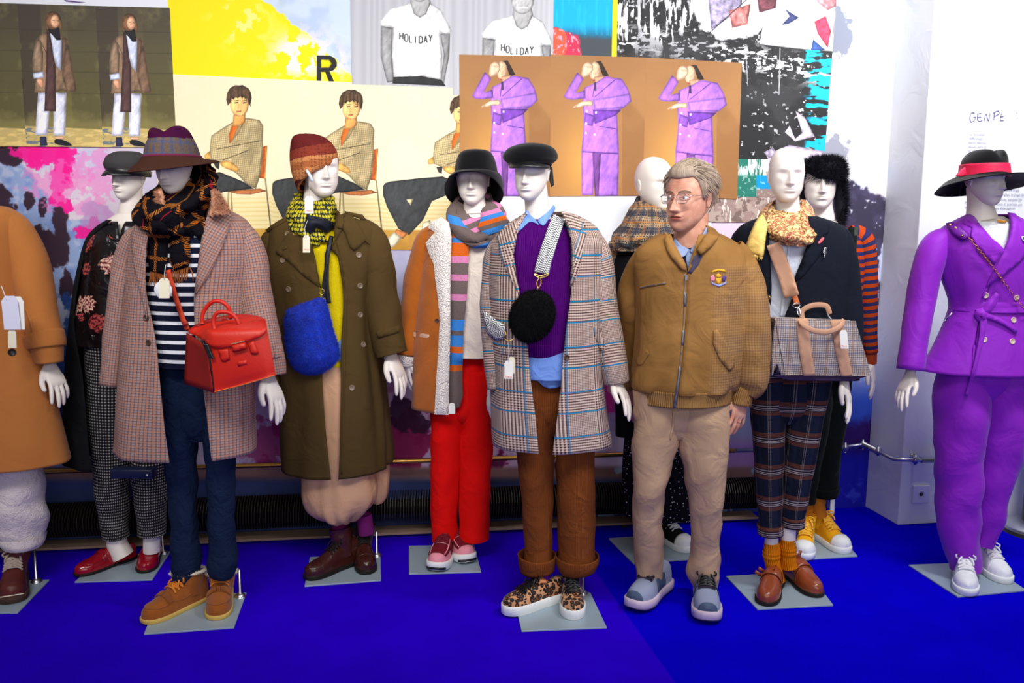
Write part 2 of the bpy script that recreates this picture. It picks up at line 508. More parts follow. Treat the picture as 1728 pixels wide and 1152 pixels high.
class Canvas:
    """a picture addressed in reference points that are mapped to the sheet's unit square."""
    def __init__(s, quad, W, H):
        s.W, s.H = W, H; s.a = np.zeros((H, W, 3))
        src = np.array(quad, float); dst = np.array([(0, 0), (W, 0), (W, H), (0, H)], float)   # TL TR BR BL
        Mx = []
        for (x, y), (u, v) in zip(src, dst):
            Mx.append([x, y, 1, 0, 0, 0, -u * x, -u * y, -u]); Mx.append([0, 0, 0, x, y, 1, -v * x, -v * y, -v])
        _, _, vt = np.linalg.svd(np.array(Mx)); s.Hm = vt[-1].reshape(3, 3)
        yy, xx = np.mgrid[0:H, 0:W] + 0.5
        q = np.stack([xx, yy, np.ones_like(xx)], -1) @ np.linalg.inv(s.Hm).T
        s.px, s.py = q[..., 0] / q[..., 2], q[..., 1] / q[..., 2]
        s.sc = 1.0; s.ox = s.oy = 0.0; s.vol = 0.8
    def view(s, sc, ox, oy): s.sc, s.ox, s.oy = sc, ox, oy
    def mp(s, p):
        q = s.Hm @ np.array([p[0] / s.sc + s.ox, p[1] / s.sc + s.oy, 1.0]); return q[0] / q[2], q[1] / q[2]
    def fill(s, col): s.a[:] = np.array(col) / 255
    def mask(s, m, col): s.a = s.a * (1 - m[..., None]) + np.array(col) / 255 * m[..., None]
    def poly(s, pts, col, var=0, rnd=0):
        if rnd: pts = smooth_poly(pts, rnd)
        P = np.array([s.mp(p) for p in pts])
        x0, y0 = np.floor(P.min(0)).astype(int) - 1; x1, y1 = np.ceil(P.max(0)).astype(int) + 1
        x0 = max(x0, 0); y0 = max(y0, 0); x1 = min(x1, s.W); y1 = min(y1, s.H)
        if x1 <= x0 or y1 <= y0: return
        cov = np.zeros((y1 - y0, x1 - x0))
        for dx in (.17, .5, .83):
            for dy in (.17, .5, .83):
                yy, xx = np.mgrid[y0:y1, x0:x1].astype(float); xx += dx; yy += dy
                c = np.zeros(xx.shape, bool)
                for i in range(len(P)):
                    ax, ay = P[i]; bx, by = P[i - 1]
                    if ay == by: continue
                    c ^= ((ay > yy) != (by > yy)) & (xx < (bx - ax) * (yy - ay) / (by - ay) + ax)
                cov += c
        cov /= 9
        cc = np.array(col)[None, None, :] / 255 * np.ones(cov.shape + (1,))
        if var: cc = cc * (1 + var * (fbm(s.px[y0:y1, x0:x1], s.py[y0:y1, x0:x1], 6, 3) - 0.5))[..., None]
        if s.vol and min(cov.shape) > 9:               # photographed volumes: rounded edges, light from one side, soft folds
            r_ = max(2, min(9, min(cov.shape) // 5)); e = cov
            for ax in (0, 1):
                pd = np.pad(e, [(r_ + 1, r_) if i == ax else (0, 0) for i in (0, 1)]); cs = np.cumsum(pd, ax)
                e = (cs[2 * r_ + 1:] - cs[:-2 * r_ - 1]) / (2 * r_ + 1) if ax == 0 else (cs[:, 2 * r_ + 1:] - cs[:, :-2 * r_ - 1]) / (2 * r_ + 1)
            xn = np.linspace(-.5, .5, cov.shape[1])[None, :]; fo = fbm(s.px[y0:y1, x0:x1] * 1.6 + s.py[y0:y1, x0:x1] * .5, s.py[y0:y1, x0:x1] * .7, 9, 3, 7) - .5
            cc = np.clip(cc * (1 + s.vol * (np.clip(e, .62, 1) - .9) * 1.0 - s.vol * .30 * xn + s.vol * .55 * fo)[..., None], 0, 1)
        s.a[y0:y1, x0:x1] = s.a[y0:y1, x0:x1] * (1 - cov[..., None]) + cc * cov[..., None]
        return cov, (y0, y1, x0, x1)
    def check(s, pts, col, dark, p, amt, rnd=0):
        r = s.poly(pts, col, rnd=rnd)
        if not r: return
        cov, (y0, y1, x0, x1) = r
        u = s.px[y0:y1, x0:x1] + s.py[y0:y1, x0:x1] * .12; v = s.py[y0:y1, x0:x1] - s.px[y0:y1, x0:x1] * .12
        g = np.maximum(sst(np.sin(u * 2 * np.pi / p), .1, .8), sst(np.sin(v * 2 * np.pi / p), .1, .8)) * amt * cov
        s.a[y0:y1, x0:x1] = s.a[y0:y1, x0:x1] * (1 - g[..., None]) + np.array(dark) / 255 * g[..., None]
    def ell(s, cx, cy, rx, ry, col, var=0):
        s.poly([(cx + rx * math.cos(a * .3142), cy + ry * math.sin(a * .3142)) for a in range(20)], col, var)
    def line(s, a, b, wd, col):
        dx, dy = b[0] - a[0], b[1] - a[1]; l = math.hypot(dx, dy) or 1; nx, ny = -dy / l * wd / 2, dx / l * wd / 2
        s.poly([(a[0] + nx, a[1] + ny), (b[0] + nx, b[1] + ny), (b[0] - nx, b[1] - ny), (a[0] - nx, a[1] - ny)], col)
    def text(s, txt, x, y, hgt, adv, wd, col, arc=0.0, slope=0.0):
        G = {'H': [((0, 0), (0, 1)), ((.6, 0), (.6, 1)), ((0, .5), (.6, .5))], 'L': [((0, 0), (0, 1)), ((0, 1), (.5, 1))], 'I': [((.2, 0), (.2, 1))],
             'O': [((.1, 0), (.5, 0)), ((.5, 0), (.6, .2)), ((.6, .2), (.6, .8)), ((.6, .8), (.5, 1)), ((.5, 1), (.1, 1)), ((.1, 1), (0, .8)), ((0, .8), (0, .2)), ((0, .2), (.1, 0))],
             'D': [((0, 0), (0, 1)), ((0, 0), (.4, 0)), ((.4, 0), (.6, .25)), ((.6, .25), (.6, .75)), ((.6, .75), (.4, 1)), ((.4, 1), (0, 1))],
             'A': [((.3, 0), (0, 1)), ((.3, 0), (.6, 1)), ((.12, .65), (.48, .65))], 'Y': [((0, 0), (.3, .5)), ((.6, 0), (.3, .5)), ((.3, .5), (.3, 1))]}
        n = len(txt)
        for i, ch in enumerate(txt):
            t = (i + .5) / n - .5
            bx, by = x + i * adv, y + slope * i * adv + arc * (4 * t * t)
            for a, b in G.get(ch, []):
                s.line((bx + a[0] * hgt * .72, by + a[1] * hgt), (bx + b[0] * hgt * .72, by + b[1] * hgt), wd, col)
    def image(s, name):
        im = bpy.data.images.new(name, s.W, s.H, float_buffer=False)
        px = np.ones((s.H, s.W, 4), dtype=np.float32); px[..., :3] = np.clip(s.a, 0, 1)[::-1]
        im.pixels.foreach_set(px.ravel()); im.update(); im.pack()
        return im

def print_mat(name, im, rough=0.6):
    m = bpy.data.materials.new(name); m.use_nodes = True
    t = T(m); b = m.node_tree.nodes['Principled BSDF']
    n = t.n('ShaderNodeTexImage'); n.image = im; n.extension = 'EXTEND'
    t.inp(n.inputs[0], t.uvv()); m.node_tree.links.new(n.outputs[0], b.inputs['Base Color'])
    b.inputs['Roughness'].default_value = rough; b.inputs['Specular IOR Level'].default_value = 0.25
    return m

def sheet(name, quad, off, mt, label, cat, group=None, th=0.0025, Y=None):
    """a printed sheet pasted flat on the wall: TL TR BR BL."""
    Y = WY if Y is None else Y
    c = [wall_pt(x, y, Y - off) for x, y in quad]
    m = M(); m.v = [p for p in c] + [p + Vector((0, th, 0)) for p in c]
    m.uv = [(0, 1), (1, 1), (1, 0), (0, 0)] * 2
    m.f = [(3, 2, 1, 0), (4, 5, 6, 7)] + [(i, (i + 1) % 4, 4 + (i + 1) % 4, 4 + i) for i in range(4)]
    root = bpy.data.objects.new(name, None); root.location = (c[2] + c[3]) / 2
    me = bpy.data.meshes.new(name); me.from_pydata([tuple(p - root.location) for p in m.v], [], m.f)
    uvl = me.uv_layers.new(name='UVMap'); li = np.empty(len(me.loops), dtype=np.int32); me.loops.foreach_get('vertex_index', li)
    uvl.data.foreach_set('uv', np.array(m.uv, dtype=np.float32)[li].ravel())
    me.materials.append(mt)
    o = bpy.data.objects.new(name, me); COL.objects.link(o); o.location = root.location
    bpy.data.objects.remove(root)
    o['label'] = label; o['category'] = cat
    if group: o['group'] = group
    return o

# ------------------------------------------------------------------ the room
def struct(name, m, mt, **kw):
    o = emit(None, name, m, mt, smooth=False, **kw); o['kind'] = 'structure'; return o

def carpet_col(base):
    def f(t):
        n = t.noise(3.0, 5); n2 = t.noise(420, 2)
        c = t.mix(n.ss(.3, .75), tuple(x * .82 for x in base[:3]) + (1,), base)
        return t.mix(n2 * .35, c, tuple(x * .55 for x in base[:3]) + (1,)), n2
    return f
CARPET = mat('blue_carpet', carpet_col((0.004, 0.0005, 0.80, 1)), rough=1.0, spec=0.0, height=0.003)
CARPET2 = mat('violet_carpet', carpet_col((0.030, 0.0005, 0.84, 1)), rough=1.0, spec=0.0, height=0.003)
WHITE = mat('white_paint', C(233, 235, 240), rough=0.55, wrinkle=(5, 0.006), mottle=0.05)

seam_a, seam_b = floor_pt(952, 890), floor_pt(1140, 1152)
sd = (seam_b - seam_a)
x_at = lambda Y: seam_a.x + sd.x * (Y - seam_a.y) / sd.y
yb, yf = WY, -2.6
quad = lambda xs: [Vector(p) for p in xs]
fl = M(); fl.v = quad([(-5, yf, 0), (x_at(yf), yf, 0), (x_at(yb), yb, 0), (-5, yb, 0)]); fl.f = [(0, 1, 2, 3)]; fl.uv = [(p.x, p.y) for p in fl.v]
fr_ = M(); fr_.v = quad([(x_at(yf), yf, 0), (5.5, yf, 0), (5.5, yb, 0), (x_at(yb), yb, 0)]); fr_.f = [(0, 1, 2, 3)]; fr_.uv = [(p.x, p.y) for p in fr_.v]
floor = struct('floor', fr_, CARPET)
o = emit(None, 'carpet_strip', fl, CARPET2, parent=floor, smooth=False)
o['label'] = 'more violet strip of the blue carpet'

# printed wall, drawn in wall metres
WX0, WX1, WZ1 = wall_pt(-140, 500, WY).x, floor_pt(1462, 855).x, 3.05
WPX = 190
Wc, Hc = int((WX1 - WX0) * WPX), int(WZ1 * WPX)
yy, xx = np.mgrid[0:Hc, 0:Wc] + .5
X_ = WX0 + xx / WPX; Z_ = WZ1 - yy / WPX
PX, PY = to_px_np(X_, np.full_like(X_, WY), Z_)
mu = np.zeros((Hc, Wc, 3)); 
def lay(m, col, amt=1.0):
    global mu
    m = np.clip(m, 0, 1)[..., None] * amt; mu = mu * (1 - m) + np.array(col) / 255 * m
def blob(cx, cy, rx, ry, wob=.55, seed=0, sc=26, edge=.12, o=5):
    d = np.hypot((PX - cx) / rx, (PY - cy) / ry)
    return sst(1 + wob * 2 * (fbm(PX, PY, sc, o, seed) - .5) - d, -edge / 2, edge / 2)
n1 = fbm(PX, PY, 90, 5, 1); n2 = fbm(PX, PY, 22, 4, 2); n3 = fbm(PX, PY, 9, 3, 3)
lay(np.ones_like(PX), (222, 208, 226)); lay(sst(n1, .45, .65), (205, 200, 234), .8); lay(sst(n3, .5, .8), (240, 225, 235), .5)
left = sst(118 + 40 * (n2 - .5) - PX + np.clip(PY - 250, -200, 120) * .75 - 100 * (PY < 370) , -4, 4)
lay(left * (PX < 200), (150, 172, 218)); lay(left * sst(n3, .45, .7) * (PX < 200), (182, 194, 226)); lay(left * sst(n2, .5, .75) * (PX < 200), (112, 140, 205), .7)
for b in [(12, 262, 24, 20), (6, 372, 22, 52), (48, 340, 9, 16), (72, 352, 8, 16), (102, 372, 12, 34), (75, 430, 26, 44), (105, 415, 13, 32), (112, 480, 11, 30), (60, 395, 12, 16), (20, 430, 14, 30)]:
    lay(blob(*b, seed=b[0], sc=14), (58, 38, 56)); 
for b in [(75, 256, 45, 22), (108, 275, 16, 26), (55, 268, 14, 20), (105, 300, 16, 24), (95, 330, 14, 16), (112, 345, 10, 12), (140, 392, 16, 12), (160, 380, 10, 14)]:
    lay(blob(*b, seed=b[1], sc=12, wob=.8), (255, 20, 150), .92)
for b in [(150, 350, 24, 16), (170, 290, 20, 60), (135, 300, 16, 36), (90, 310, 40, 30)]:
    lay(blob(*b, seed=b[1] + 3, sc=10, wob=1.3), (248, 130, 205), .55)
lay(blob(165, 370, 26, 26, seed=8, wob=.9), (190, 150, 205), .7)
lay(blob(90, 570, 40, 90, seed=5, wob=.8), (40, 82, 160), .9); lay(blob(95, 520, 16, 26, seed=6, wob=.9), (220, 225, 240), .85); lay(blob(100, 700, 46, 60, seed=12), (30, 52, 110), .9)
mid = sst(PX, 380, 440) * sst(1040 - PX, 0, 40)
lay(mid * sst(PY, 380, 470), (196, 200, 234)); lay(mid * sst(PY, 380, 470) * sst(n1, .4, .7), (172, 176, 222), .7)
lay(mid * sst(PY + 60 * n1, 590, 690), (206, 176, 208)); lay(mid * sst(n2, .52, .66) * sst(PY, 600, 730), (168, 40, 110), .85)
lay(mid * sst(n2, .55, .7) * sst(PY, 640, 760) * sst(PX, 560, 640), (86, 18, 62), .85); lay(blob(670, 745, 66, 50, seed=4), (140, 20, 78), .9); lay(blob(690, 700, 30, 30, seed=14, wob=.9), (52, 20, 50), .85)
lay(blob(455, 745, 40, 40, seed=31, wob=.9), (160, 40, 110), .7)
lay(blob(1040, 676, 40, 36, seed=2), (238, 34, 146), .95); lay(blob(1026, 712, 40, 16, seed=3), (200, 175, 215), .9); lay(blob(1035, 655, 12, 10, seed=4, wob=.9), (250, 170, 170), .9)
c_ = sst(PX, 1000, 1150)
lay(c_ * sst(PY, 340, 400), (228, 205, 236)); lay(c_ * sst(PY, 600, 690) * (PX < 1400), (168, 178, 212)); lay(c_ * sst(PY, 720, 760) * (PX < 1400), (176, 120, 190), .8)
r_ = sst(PX, 1395, 1403)
lay(r_, (204, 210, 226)); lay(r_ * sst(n1, .4, .62) * sst(PY, 60, 110), (228, 220, 214), .8); lay(r_ * sst(n3, .55, .8), (200, 210, 232), .4)
lay(blob(1418, 56, 18, 46, seed=21, wob=.6, sc=12), (120, 124, 140), .9); lay(blob(1408, 252, 22, 22, seed=22, wob=.8, sc=12), (140, 142, 156), .9)
dk = sst(PY + 70 * (fbm(PX, PY, 34, 5, 23) - .5) - 40 * sst(PX, 1440, 1500), 296, 306)
lay(r_ * dk, (58, 52, 74)); lay(r_ * dk * sst(n2, .4, .7), (80, 72, 104), .7); lay(blob(1468, 292, 34, 26, seed=24, sc=16), (204, 210, 230)); lay(r_ * dk * sst(n3, .72, .78), (220, 222, 238))
lay(blob(1494, 440, 12, 44, seed=25, wob=.7, sc=18), (205, 212, 236)); lay(blob(1452, 505, 34, 60, seed=26, wob=.7), (196, 190, 222), .95)
lay(r_ * sst(PY + 40 * n1, 520, 580), (176, 184, 222)); lay(r_ * sst(PY + 40 * n1, 640, 700), (54, 92, 205)); lay(r_ * sst(PY + 30 * n2, 715, 735), (52, 20, 110)); lay(r_ * sst(PY + 30 * n2, 765, 785), (22, 22, 172)); lay(r_ * sst(n2, .55, .75) * sst(PY, 785, 815), (70, 90, 215), .7)
low = sst(PY, 782, 792)
lay(low * (PX < 1395), (140, 104, 104)); lay(low * sst(PY, 800, 815) * (PX < 1395), (58, 72, 130)); lay(low * (PX > 1000) * (PX < 1395) * sst(n1, .4, .6), (96, 40, 160)); lay(low * (PX > 1000) * (PX < 1395) * sst(n2, .55, .6), (150, 185, 220), .8)
cv = Canvas([(0, 0), (1, 0), (1, 1), (0, 1)], Wc, Hc); cv.a = mu
MURAL = print_mat('mural_print', cv.image('mural_print'), 0.75)
wm = M(); wm.v = quad([(WX0, WY, 0), (WX1 + .6, WY, 0), (WX1 + .6, WY, WZ1), (WX0, WY, WZ1)])
ue = 1 + .6 / (WX1 - WX0)
wm.uv = [(0, 0), (ue, 0), (ue, 1), (0, 1)]; wm.f = [(0, 1, 2, 3)]
wall_back = struct('wall_back', wm, MURAL)

# projecting white wall on the right
p0, p1 = floor_pt(1462, 856), floor_pt(1515, 886)
pl_ = [p0 + Vector((0, .02, 0)), p1, p1 + Vector((3.2, 0.10, 0)), p1 + Vector((3.2, 1.4, 0)), p0 + Vector((0, 1.0, 0))]
wall_right = struct('wall_right', prism([Vector((p.x, p.y, 0)) for p in pl_], 3.05), WHITE, bevel=0.006)
RWY = p1.y

# ------------------------------------------------------------------ posters
# mustard jacket photograph, three times
q2 = [(29, 6), (161, 10), (174, 248), (45, 247)]
c = Canvas(q2, 264, 484); c.fill((100, 92, 66))
g = fbm(c.px, c.py, 30, 4, 4)
lay_ = lambda m, col: c.mask(np.clip(m, 0, 1), col)
lay_(sst(c.py, 10, 200), (112, 103, 56)); lay_(1 - sst(c.py, 0, 90), (82, 74, 60))
lay_((1 - sst(c.px - c.py * .06, 66, 68)) * .8, (70, 60, 52)); lay_(sst(c.px - c.py * .06, 110, 112) * .35, (70, 66, 50))
for yl in (50, 86, 120, 156): lay_((np.abs(c.py - yl - (c.px - 60) * .02) < .6) * .5, (60, 54, 42))
lay_(sst(g, .5, .75) * .4, (140, 130, 84)); lay_(sst(c.py + 10 * g, 200, 215) * .6, (156, 146, 88))
c.view(4.43, 0, 0)
c.poly([(163, 580), (172, 600), (190, 975), (166, 968)], (46, 32, 40))
flr = sst(c.py - (c.px - 45) * .05, 211, 214); lay_(flr, (205, 180, 112)); lay_(flr * sst(fbm(c.px * .5, c.py * 2, 8, 3, 9), .45, .7), (236, 208, 130)); lay_(flr * sst(fbm(c.px, c.py * 3, 9, 3, 5), .5, .62) * sst(90 - c.px, -40, 10), (120, 128, 140))
c.poly([(285, 690), (382, 690), (355, 1012), (264, 1008)], (226, 226, 246), .12); c.poly([(400, 690), (497, 690), (488, 1013), (400, 1013)], (222, 224, 246), .12)
c.poly([(298, 1020), (346, 1020), (353, 1086), (298, 1089)], (44, 46, 78)); c.poly([(410, 1020), (470, 1018), (480, 1040), (410, 1036)], (226, 172, 140)); c.poly([(405, 1036), (480, 1045), (540, 1080), (530, 1093), (408, 1080)], (28, 28, 40), rnd=1)
c.poly([(268, 300), (300, 262), (360, 230), (430, 250), (508, 290), (530, 430), (575, 688), (500, 684), (470, 672), (400, 690), (258, 690), (270, 560)], (140, 112, 88), .3)
c.poly([(505, 300), (530, 430), (575, 688), (495, 682), (462, 560), (480, 420)], (124, 96, 76), .3)
c.poly([(262, 310), (292, 285), (312, 330), (322, 420), (316, 540), (246, 545), (242, 450)], (148, 122, 98), .3); c.line((320, 380), (316, 540), 5, (96, 74, 58))
c.poly([(360, 222), (400, 235), (468, 300), (464, 420), (455, 530), (420, 490), (390, 380)], (216, 224, 252), .08)
c.poly([(462, 280), (500, 292), (488, 420), (456, 540), (462, 420)], (120, 92, 72)); c.line((350, 400), (300, 300), 4, (96, 76, 60))
c.poly([(364, 205), (442, 208), (456, 298), (424, 300), (392, 262), (358, 228)], (36, 32, 38))
c.poly([(350, 222), (372, 232), (402, 430), (416, 490), (418, 832), (332, 830), (346, 480)], (88, 62, 60), .15)
c.poly([(244, 546), (324, 534), (330, 578), (252, 588)], (208, 218, 248)); c.poly([(268, 588), (322, 584), (327, 640), (316, 668), (288, 640)], (226, 166, 132), rnd=1)
c.ell(394, 152, 62, 68, (120, 84, 58), .5); c.poly([(335, 160), (350, 100), (330, 210), (352, 232)], (122, 86, 60)); c.poly([(440, 120), (468, 190), (452, 240), (436, 180)], (124, 88, 58)); c.ell(412, 158, 34, 50, (232, 176, 138), .1)
c.line((392, 150), (410, 153), 5, (120, 76, 56)); c.line((424, 154), (438, 156), 5, (120, 76, 56)); c.line((408, 188), (430, 190), 5, (186, 104, 92)); c.line((418, 155), (420, 175), 3, (205, 150, 116))
COATP = print_mat('jacket_photo_print', c.image('jacket_photo_print'))
for i, (q, of, lb) in enumerate([([(-103, 2), (29, 6), (45, 247), (-88, 247)], .0064, 'photo poster cut by the left edge of the picture, stone wall and cobbles'),
                             (q2, .0068, 'photo poster of a woman in a brown jacket and white trousers, left of the fedora'),
                             ([(161, 10), (286, 13), (298, 249), (174, 248)], .0072, 'photo poster of a woman in a brown jacket, behind the brown fedora')]):
    sheet('poster', q, of, COATP, lb, 'poster', 'posters of a woman in a brown jacket')

# seated woman
q1 = [(458, 133), (645, 141), (646, 421), (459, 421)]
c = Canvas(q1, 470, 720); c.fill((252, 236, 198)); g = fbm(c.px, c.py, 60, 4, 6)
lay_ = lambda m, col: c.mask(np.clip(m, 0, 1), col)
lay_(sst(g, .4, .7) * .4, (255, 244, 216)); lay_(sst(c.py, 320, 340) * .7, (250, 232, 170)); lay_(sst(c.py, 325, 340) * (np.sin(c.py * .85) > .3) * .5, (232, 206, 128)); lay_(sst(c.py, 384, 388), (222, 170, 74)); lay_(sst(c.py, 384, 388) * sst(g, .4, .6) * .6, (196, 138, 60))
c.view(3.323, 475.6, 126)
c.poly([(488, 580), (505, 415), (541, 408), (529, 588)], (188, 88, 38), .3); c.line((535, 410), (526, 585), 8, (240, 150, 40))
for a, b in [((530, 585), (562, 885)), ((345, 655), (352, 790)), ((332, 655), (326, 760)), ((500, 930), (560, 934))]: c.line(a, b, 8, (178, 160, 112))
c.poly([(322, 652), (500, 640), (540, 655), (450, 672), (380, 668)], (190, 112, 62))
c.poly([(-54, 630), (-52, 604), (-40, 590), (-10, 580), (165, 556), (285, 545), (365, 580), (410, 600), (470, 640), (305, 655), (225, 690), (175, 800), (95, 892), (35, 855), (-30, 730), (-54, 660)], (58, 60, 62), .15)
c.poly([(80, 682), (120, 676), (105, 718)], (246, 228, 170)); c.poly([(20, 855), (90, 880), (60, 915), (10, 900)], (222, 140, 80)); c.poly([(-35, 920), (10, 875), (52, 905), (20, 950), (-35, 985)], (246, 240, 214))
c.poly([(168, 820), (215, 800), (215, 900), (190, 970), (160, 960)], (250, 240, 206))
c.poly([(200, 455), (232, 430), (238, 472), (206, 476)], (248, 186, 96))
c.check([(240, 350), (300, 310), (350, 280), (400, 255), (440, 255), (500, 268), (520, 300), (516, 460), (505, 560), (480, 642), (425, 612), (380, 560), (300, 500), (235, 472), (232, 410)], (206, 184, 134), (84, 74, 58), 3.2, .42)
c.line((270, 420), (500, 380), 4, (110, 92, 62)); c.line((300, 480), (440, 430), 4, (110, 92, 62))
c.poly([(350, 298), (400, 275), (386, 340), (338, 392), (334, 345)], (228, 112, 34)); c.poly([(400, 262), (428, 256), (392, 330), (340, 396)], (176, 152, 106))
c.poly([(360, 235), (425, 230), (422, 280), (390, 300), (356, 296)], (238, 168, 90)); c.ell(392, 186, 50, 62, (252, 194, 122), .08)
c.poly([(330, 190), (322, 160), (326, 128), (334, 112), (345, 96), (358, 90), (372, 83), (392, 85), (410, 82), (430, 94), (444, 102), (455, 124), (458, 150), (453, 176), (444, 192), (440, 166), (432, 150), (424, 158), (418, 142), (406, 152), (398, 140), (384, 152), (374, 144), (360, 158), (350, 152), (344, 176)], (84, 62, 44), .9)
for hx in range(12): c.line((336 + hx * 10, 100 + 14 * abs(hx - 6) / 3), (330 + hx * 11, 140 + 9 * abs(hx - 5)), 3, (58, 42, 30) if hx % 2 else (112, 84, 58))
for ex in (366, 410): c.line((ex, 176), (ex + 20, 174), 6, (90, 60, 44)); c.line((ex - 2, 166), (ex + 22, 163), 4, (110, 76, 50))
c.line((376, 222), (402, 220), 7, (214, 110, 80)); c.line((388, 180), (384, 204), 3, (226, 160, 96))
c.poly([(280, 490), (340, 482), (398, 532), (376, 549), (300, 520)], (252, 188, 100), rnd=1); c.poly([(250, 490), (285, 488), (280, 530), (262, 520)], (60, 56, 54))
SEATP = print_mat('seated_photo_print', c.image('seated_photo_print'))
for q, of, lb in [([(262, 124), (458, 133), (459, 421), (268, 424)], .0052, 'cream poster of a seated woman in a checked jacket, beside the brown fedora'),
                  (q1, .0056, 'cream poster of a seated woman, directly behind the knitted beanie'),
                  ([(645, 141), (832, 152), (833, 423), (646, 421)], .0060, 'cream poster of a seated woman half covered by a purple suit poster')]:
    sheet('poster', q, of, SEATP, lb, 'poster', 'posters of a seated woman')

# T-shirt photograph, twice
qh = [(590, -2), (741, 0), (746, 145), (596, 139)]
c = Canvas([(590, -60), (741, -60), (746, 148), (594, 142)], 380, 520); c.fill((196, 196, 202)); lay_ = lambda m, col: c.mask(np.clip(m, 0, 1), col)
lay_((.5 + .5 * np.sin(c.px * .55 + 2 * np.sin(c.px * .13))) * .35, (160, 160, 168)); lay_(sst(c.px, 690, 760) * .3, (225, 225, 228))
c.view(2.4, 560, 0)
c.poly([(182, 105), (228, 115), (224, 220), (230, 330), (205, 335), (182, 230)], (150, 150, 152), .1); c.poly([(395, 135), (434, 130), (432, 225), (412, 345), (398, 330), (412, 220)], (146, 146, 148), .1)
c.poly([(228, 312), (330, 300), (402, 320), (420, 348), (224, 338)], (44, 44, 46))
c.poly([(215, 38), (290, 12), (360, 12), (400, 38), (443, 125), (424, 140), (395, 130), (406, 220), (402, 322), (330, 308), (230, 312), (222, 225), (226, 112), (186, 104), (176, 88)], (242, 242, 242), .06)
c.line((395, 120), (402, 220), 4, (205, 205, 205)); c.line((228, 110), (226, 200), 4, (210, 210, 210))
c.poly([(286, 10), (292, -40), (350, -40), (362, 10), (345, 58), (322, 74), (300, 58)], (168, 168, 168), .1)
c.ell(322, -50, 42, 60, (186, 186, 186)); c.poly([(276, -60), (280, -130), (370, -130), (368, -60), (350, -90), (300, -90)], (70, 70, 70)); c.line((300, -18), (345, -16), 9, (236, 236, 236))
c.text('HOLIDAY', 250, 144, 27, 17.6, 4.2, (66, 66, 66), arc=-14, slope=.06)
TEEP = print_mat('shirt_photo_print', c.image('shirt_photo_print'))
for q, of, lb in [([(590, -60), (761, -60), (764, 148), (594, 142)], .0064, 'grey poster of a T-shirt reading HOLIDAY, further left, no face shown'),
                  ([(761, -38), (935, -38), (932, 166), (764, 160)], .0068, 'grey poster of a T-shirt reading HOLIDAY, above the first purple suit poster')]:
    sheet('poster', q, of, TEEP, lb, 'poster', 'black and white T-shirt posters')

# purple suit photograph, three times
qp = [(930, 92), (1090, 97), (1085, 330), (928, 331)]
c = Canvas(qp, 400, 580); c.fill((172, 122, 74)); g = fbm(c.px, c.py, 50, 4, 11); lay_ = lambda m, col: c.mask(np.clip(m, 0, 1), col)
lay_(np.exp(-((c.px - 985) / 34) ** 2 - ((c.py - 275) / 70) ** 2) * .75, (242, 178, 86)); lay_(np.exp(-((c.px - 945) / 30) ** 2 - ((c.py - 300) / 90) ** 2) * .3, (222, 158, 78))
lay_(sst(c.py - 40 - (c.px - 1010) * 1.2, 60, 74) * (c.px > 1050) * .35, (128, 84, 46)); lay_((1 - sst(c.py, 92, 180)) * .35, (146, 102, 62)); lay_(sst(g, .5, .75) * .2, (190, 140, 86))
c.view(2.88, 900, 0)
c.poly([(235, 725), (418, 740), (412, 952), (312, 952), (300, 800), (292, 948), (236, 948)], (172, 112, 226), .12); c.poly([(288, 738), (330, 742), (318, 952), (300, 952)], (122, 70, 150))
c.poly([(292, 300), (330, 296), (368, 366), (340, 372), (322, 320)], (56, 40, 34)); c.ell(300, 345, 27, 46, (236, 188, 152), .06); c.poly([(296, 372), (345, 366), (352, 385), (316, 408), (298, 398)], (214, 158, 122)); c.line((282, 385), (300, 392), 6, (190, 90, 80))
c.poly([(248, 425), (300, 402), (352, 370), (432, 382), (462, 430), (478, 490), (440, 522), (408, 540), (418, 745), (330, 745), (235, 735), (246, 600), (240, 500)], (172, 112, 228), .14)
c.poly([(148, 468), (180, 410), (214, 350), (246, 384), (206, 452), (252, 436), (256, 478), (190, 484), (160, 480)], (168, 108, 224), .12)
c.poly([(252, 545), (300, 560), (290, 612), (248, 600)], (150, 90, 206)); c.poly([(290, 530), (430, 532), (400, 560), (300, 600)], (120, 66, 178))
c.poly([(290, 482), (390, 466), (470, 452), (478, 490), (440, 524), (300, 532)], (180, 122, 234), .1); c.line((300, 402), (290, 470), 4, (132, 80, 190)); c.line((400, 385), (300, 470), 5, (146, 92, 204)); c.line((322, 612), (405, 624), 4, (132, 80, 190)); c.line((238, 736), (416, 746), 4, (120, 70, 170))
c.poly([(295, 400), (306, 398), (308, 440), (298, 440)], (70, 50, 90))
c.poly([(234, 372), (238, 320), (262, 300), (292, 310), (292, 345), (262, 375)], (240, 200, 168), rnd=1)
for k in range(3): c.line((246 + k * 12, 318), (270 + k * 9, 330), 2, (206, 160, 128))
c.poly([(192, 518), (240, 490), (290, 483), (292, 516), (245, 514), (200, 525)], (246, 206, 174), rnd=1)
for bx, by in [(262, 540), (306, 545), (258, 598), (258, 645), (300, 652)]: c.ell(bx, by, 6, 7, (232, 214, 240))
SUITP = print_mat('suit_photo_print', c.image('suit_photo_print'))
for q, of, lb in [([(775, 92), (930, 95), (928, 331), (777, 330)], .0086, 'purple suit poster on brown ground, behind the black peaked cap'),
                  (qp, .0090, 'purple suit poster on brown ground, second of the three'),
                  ([(1090, 97), (1252, 106), (1244, 336), (1085, 327)], .0094, 'purple suit poster on brown ground, above the man')]:
    sheet('poster', q, of, SUITP, lb, 'poster', 'posters of a purple suit')

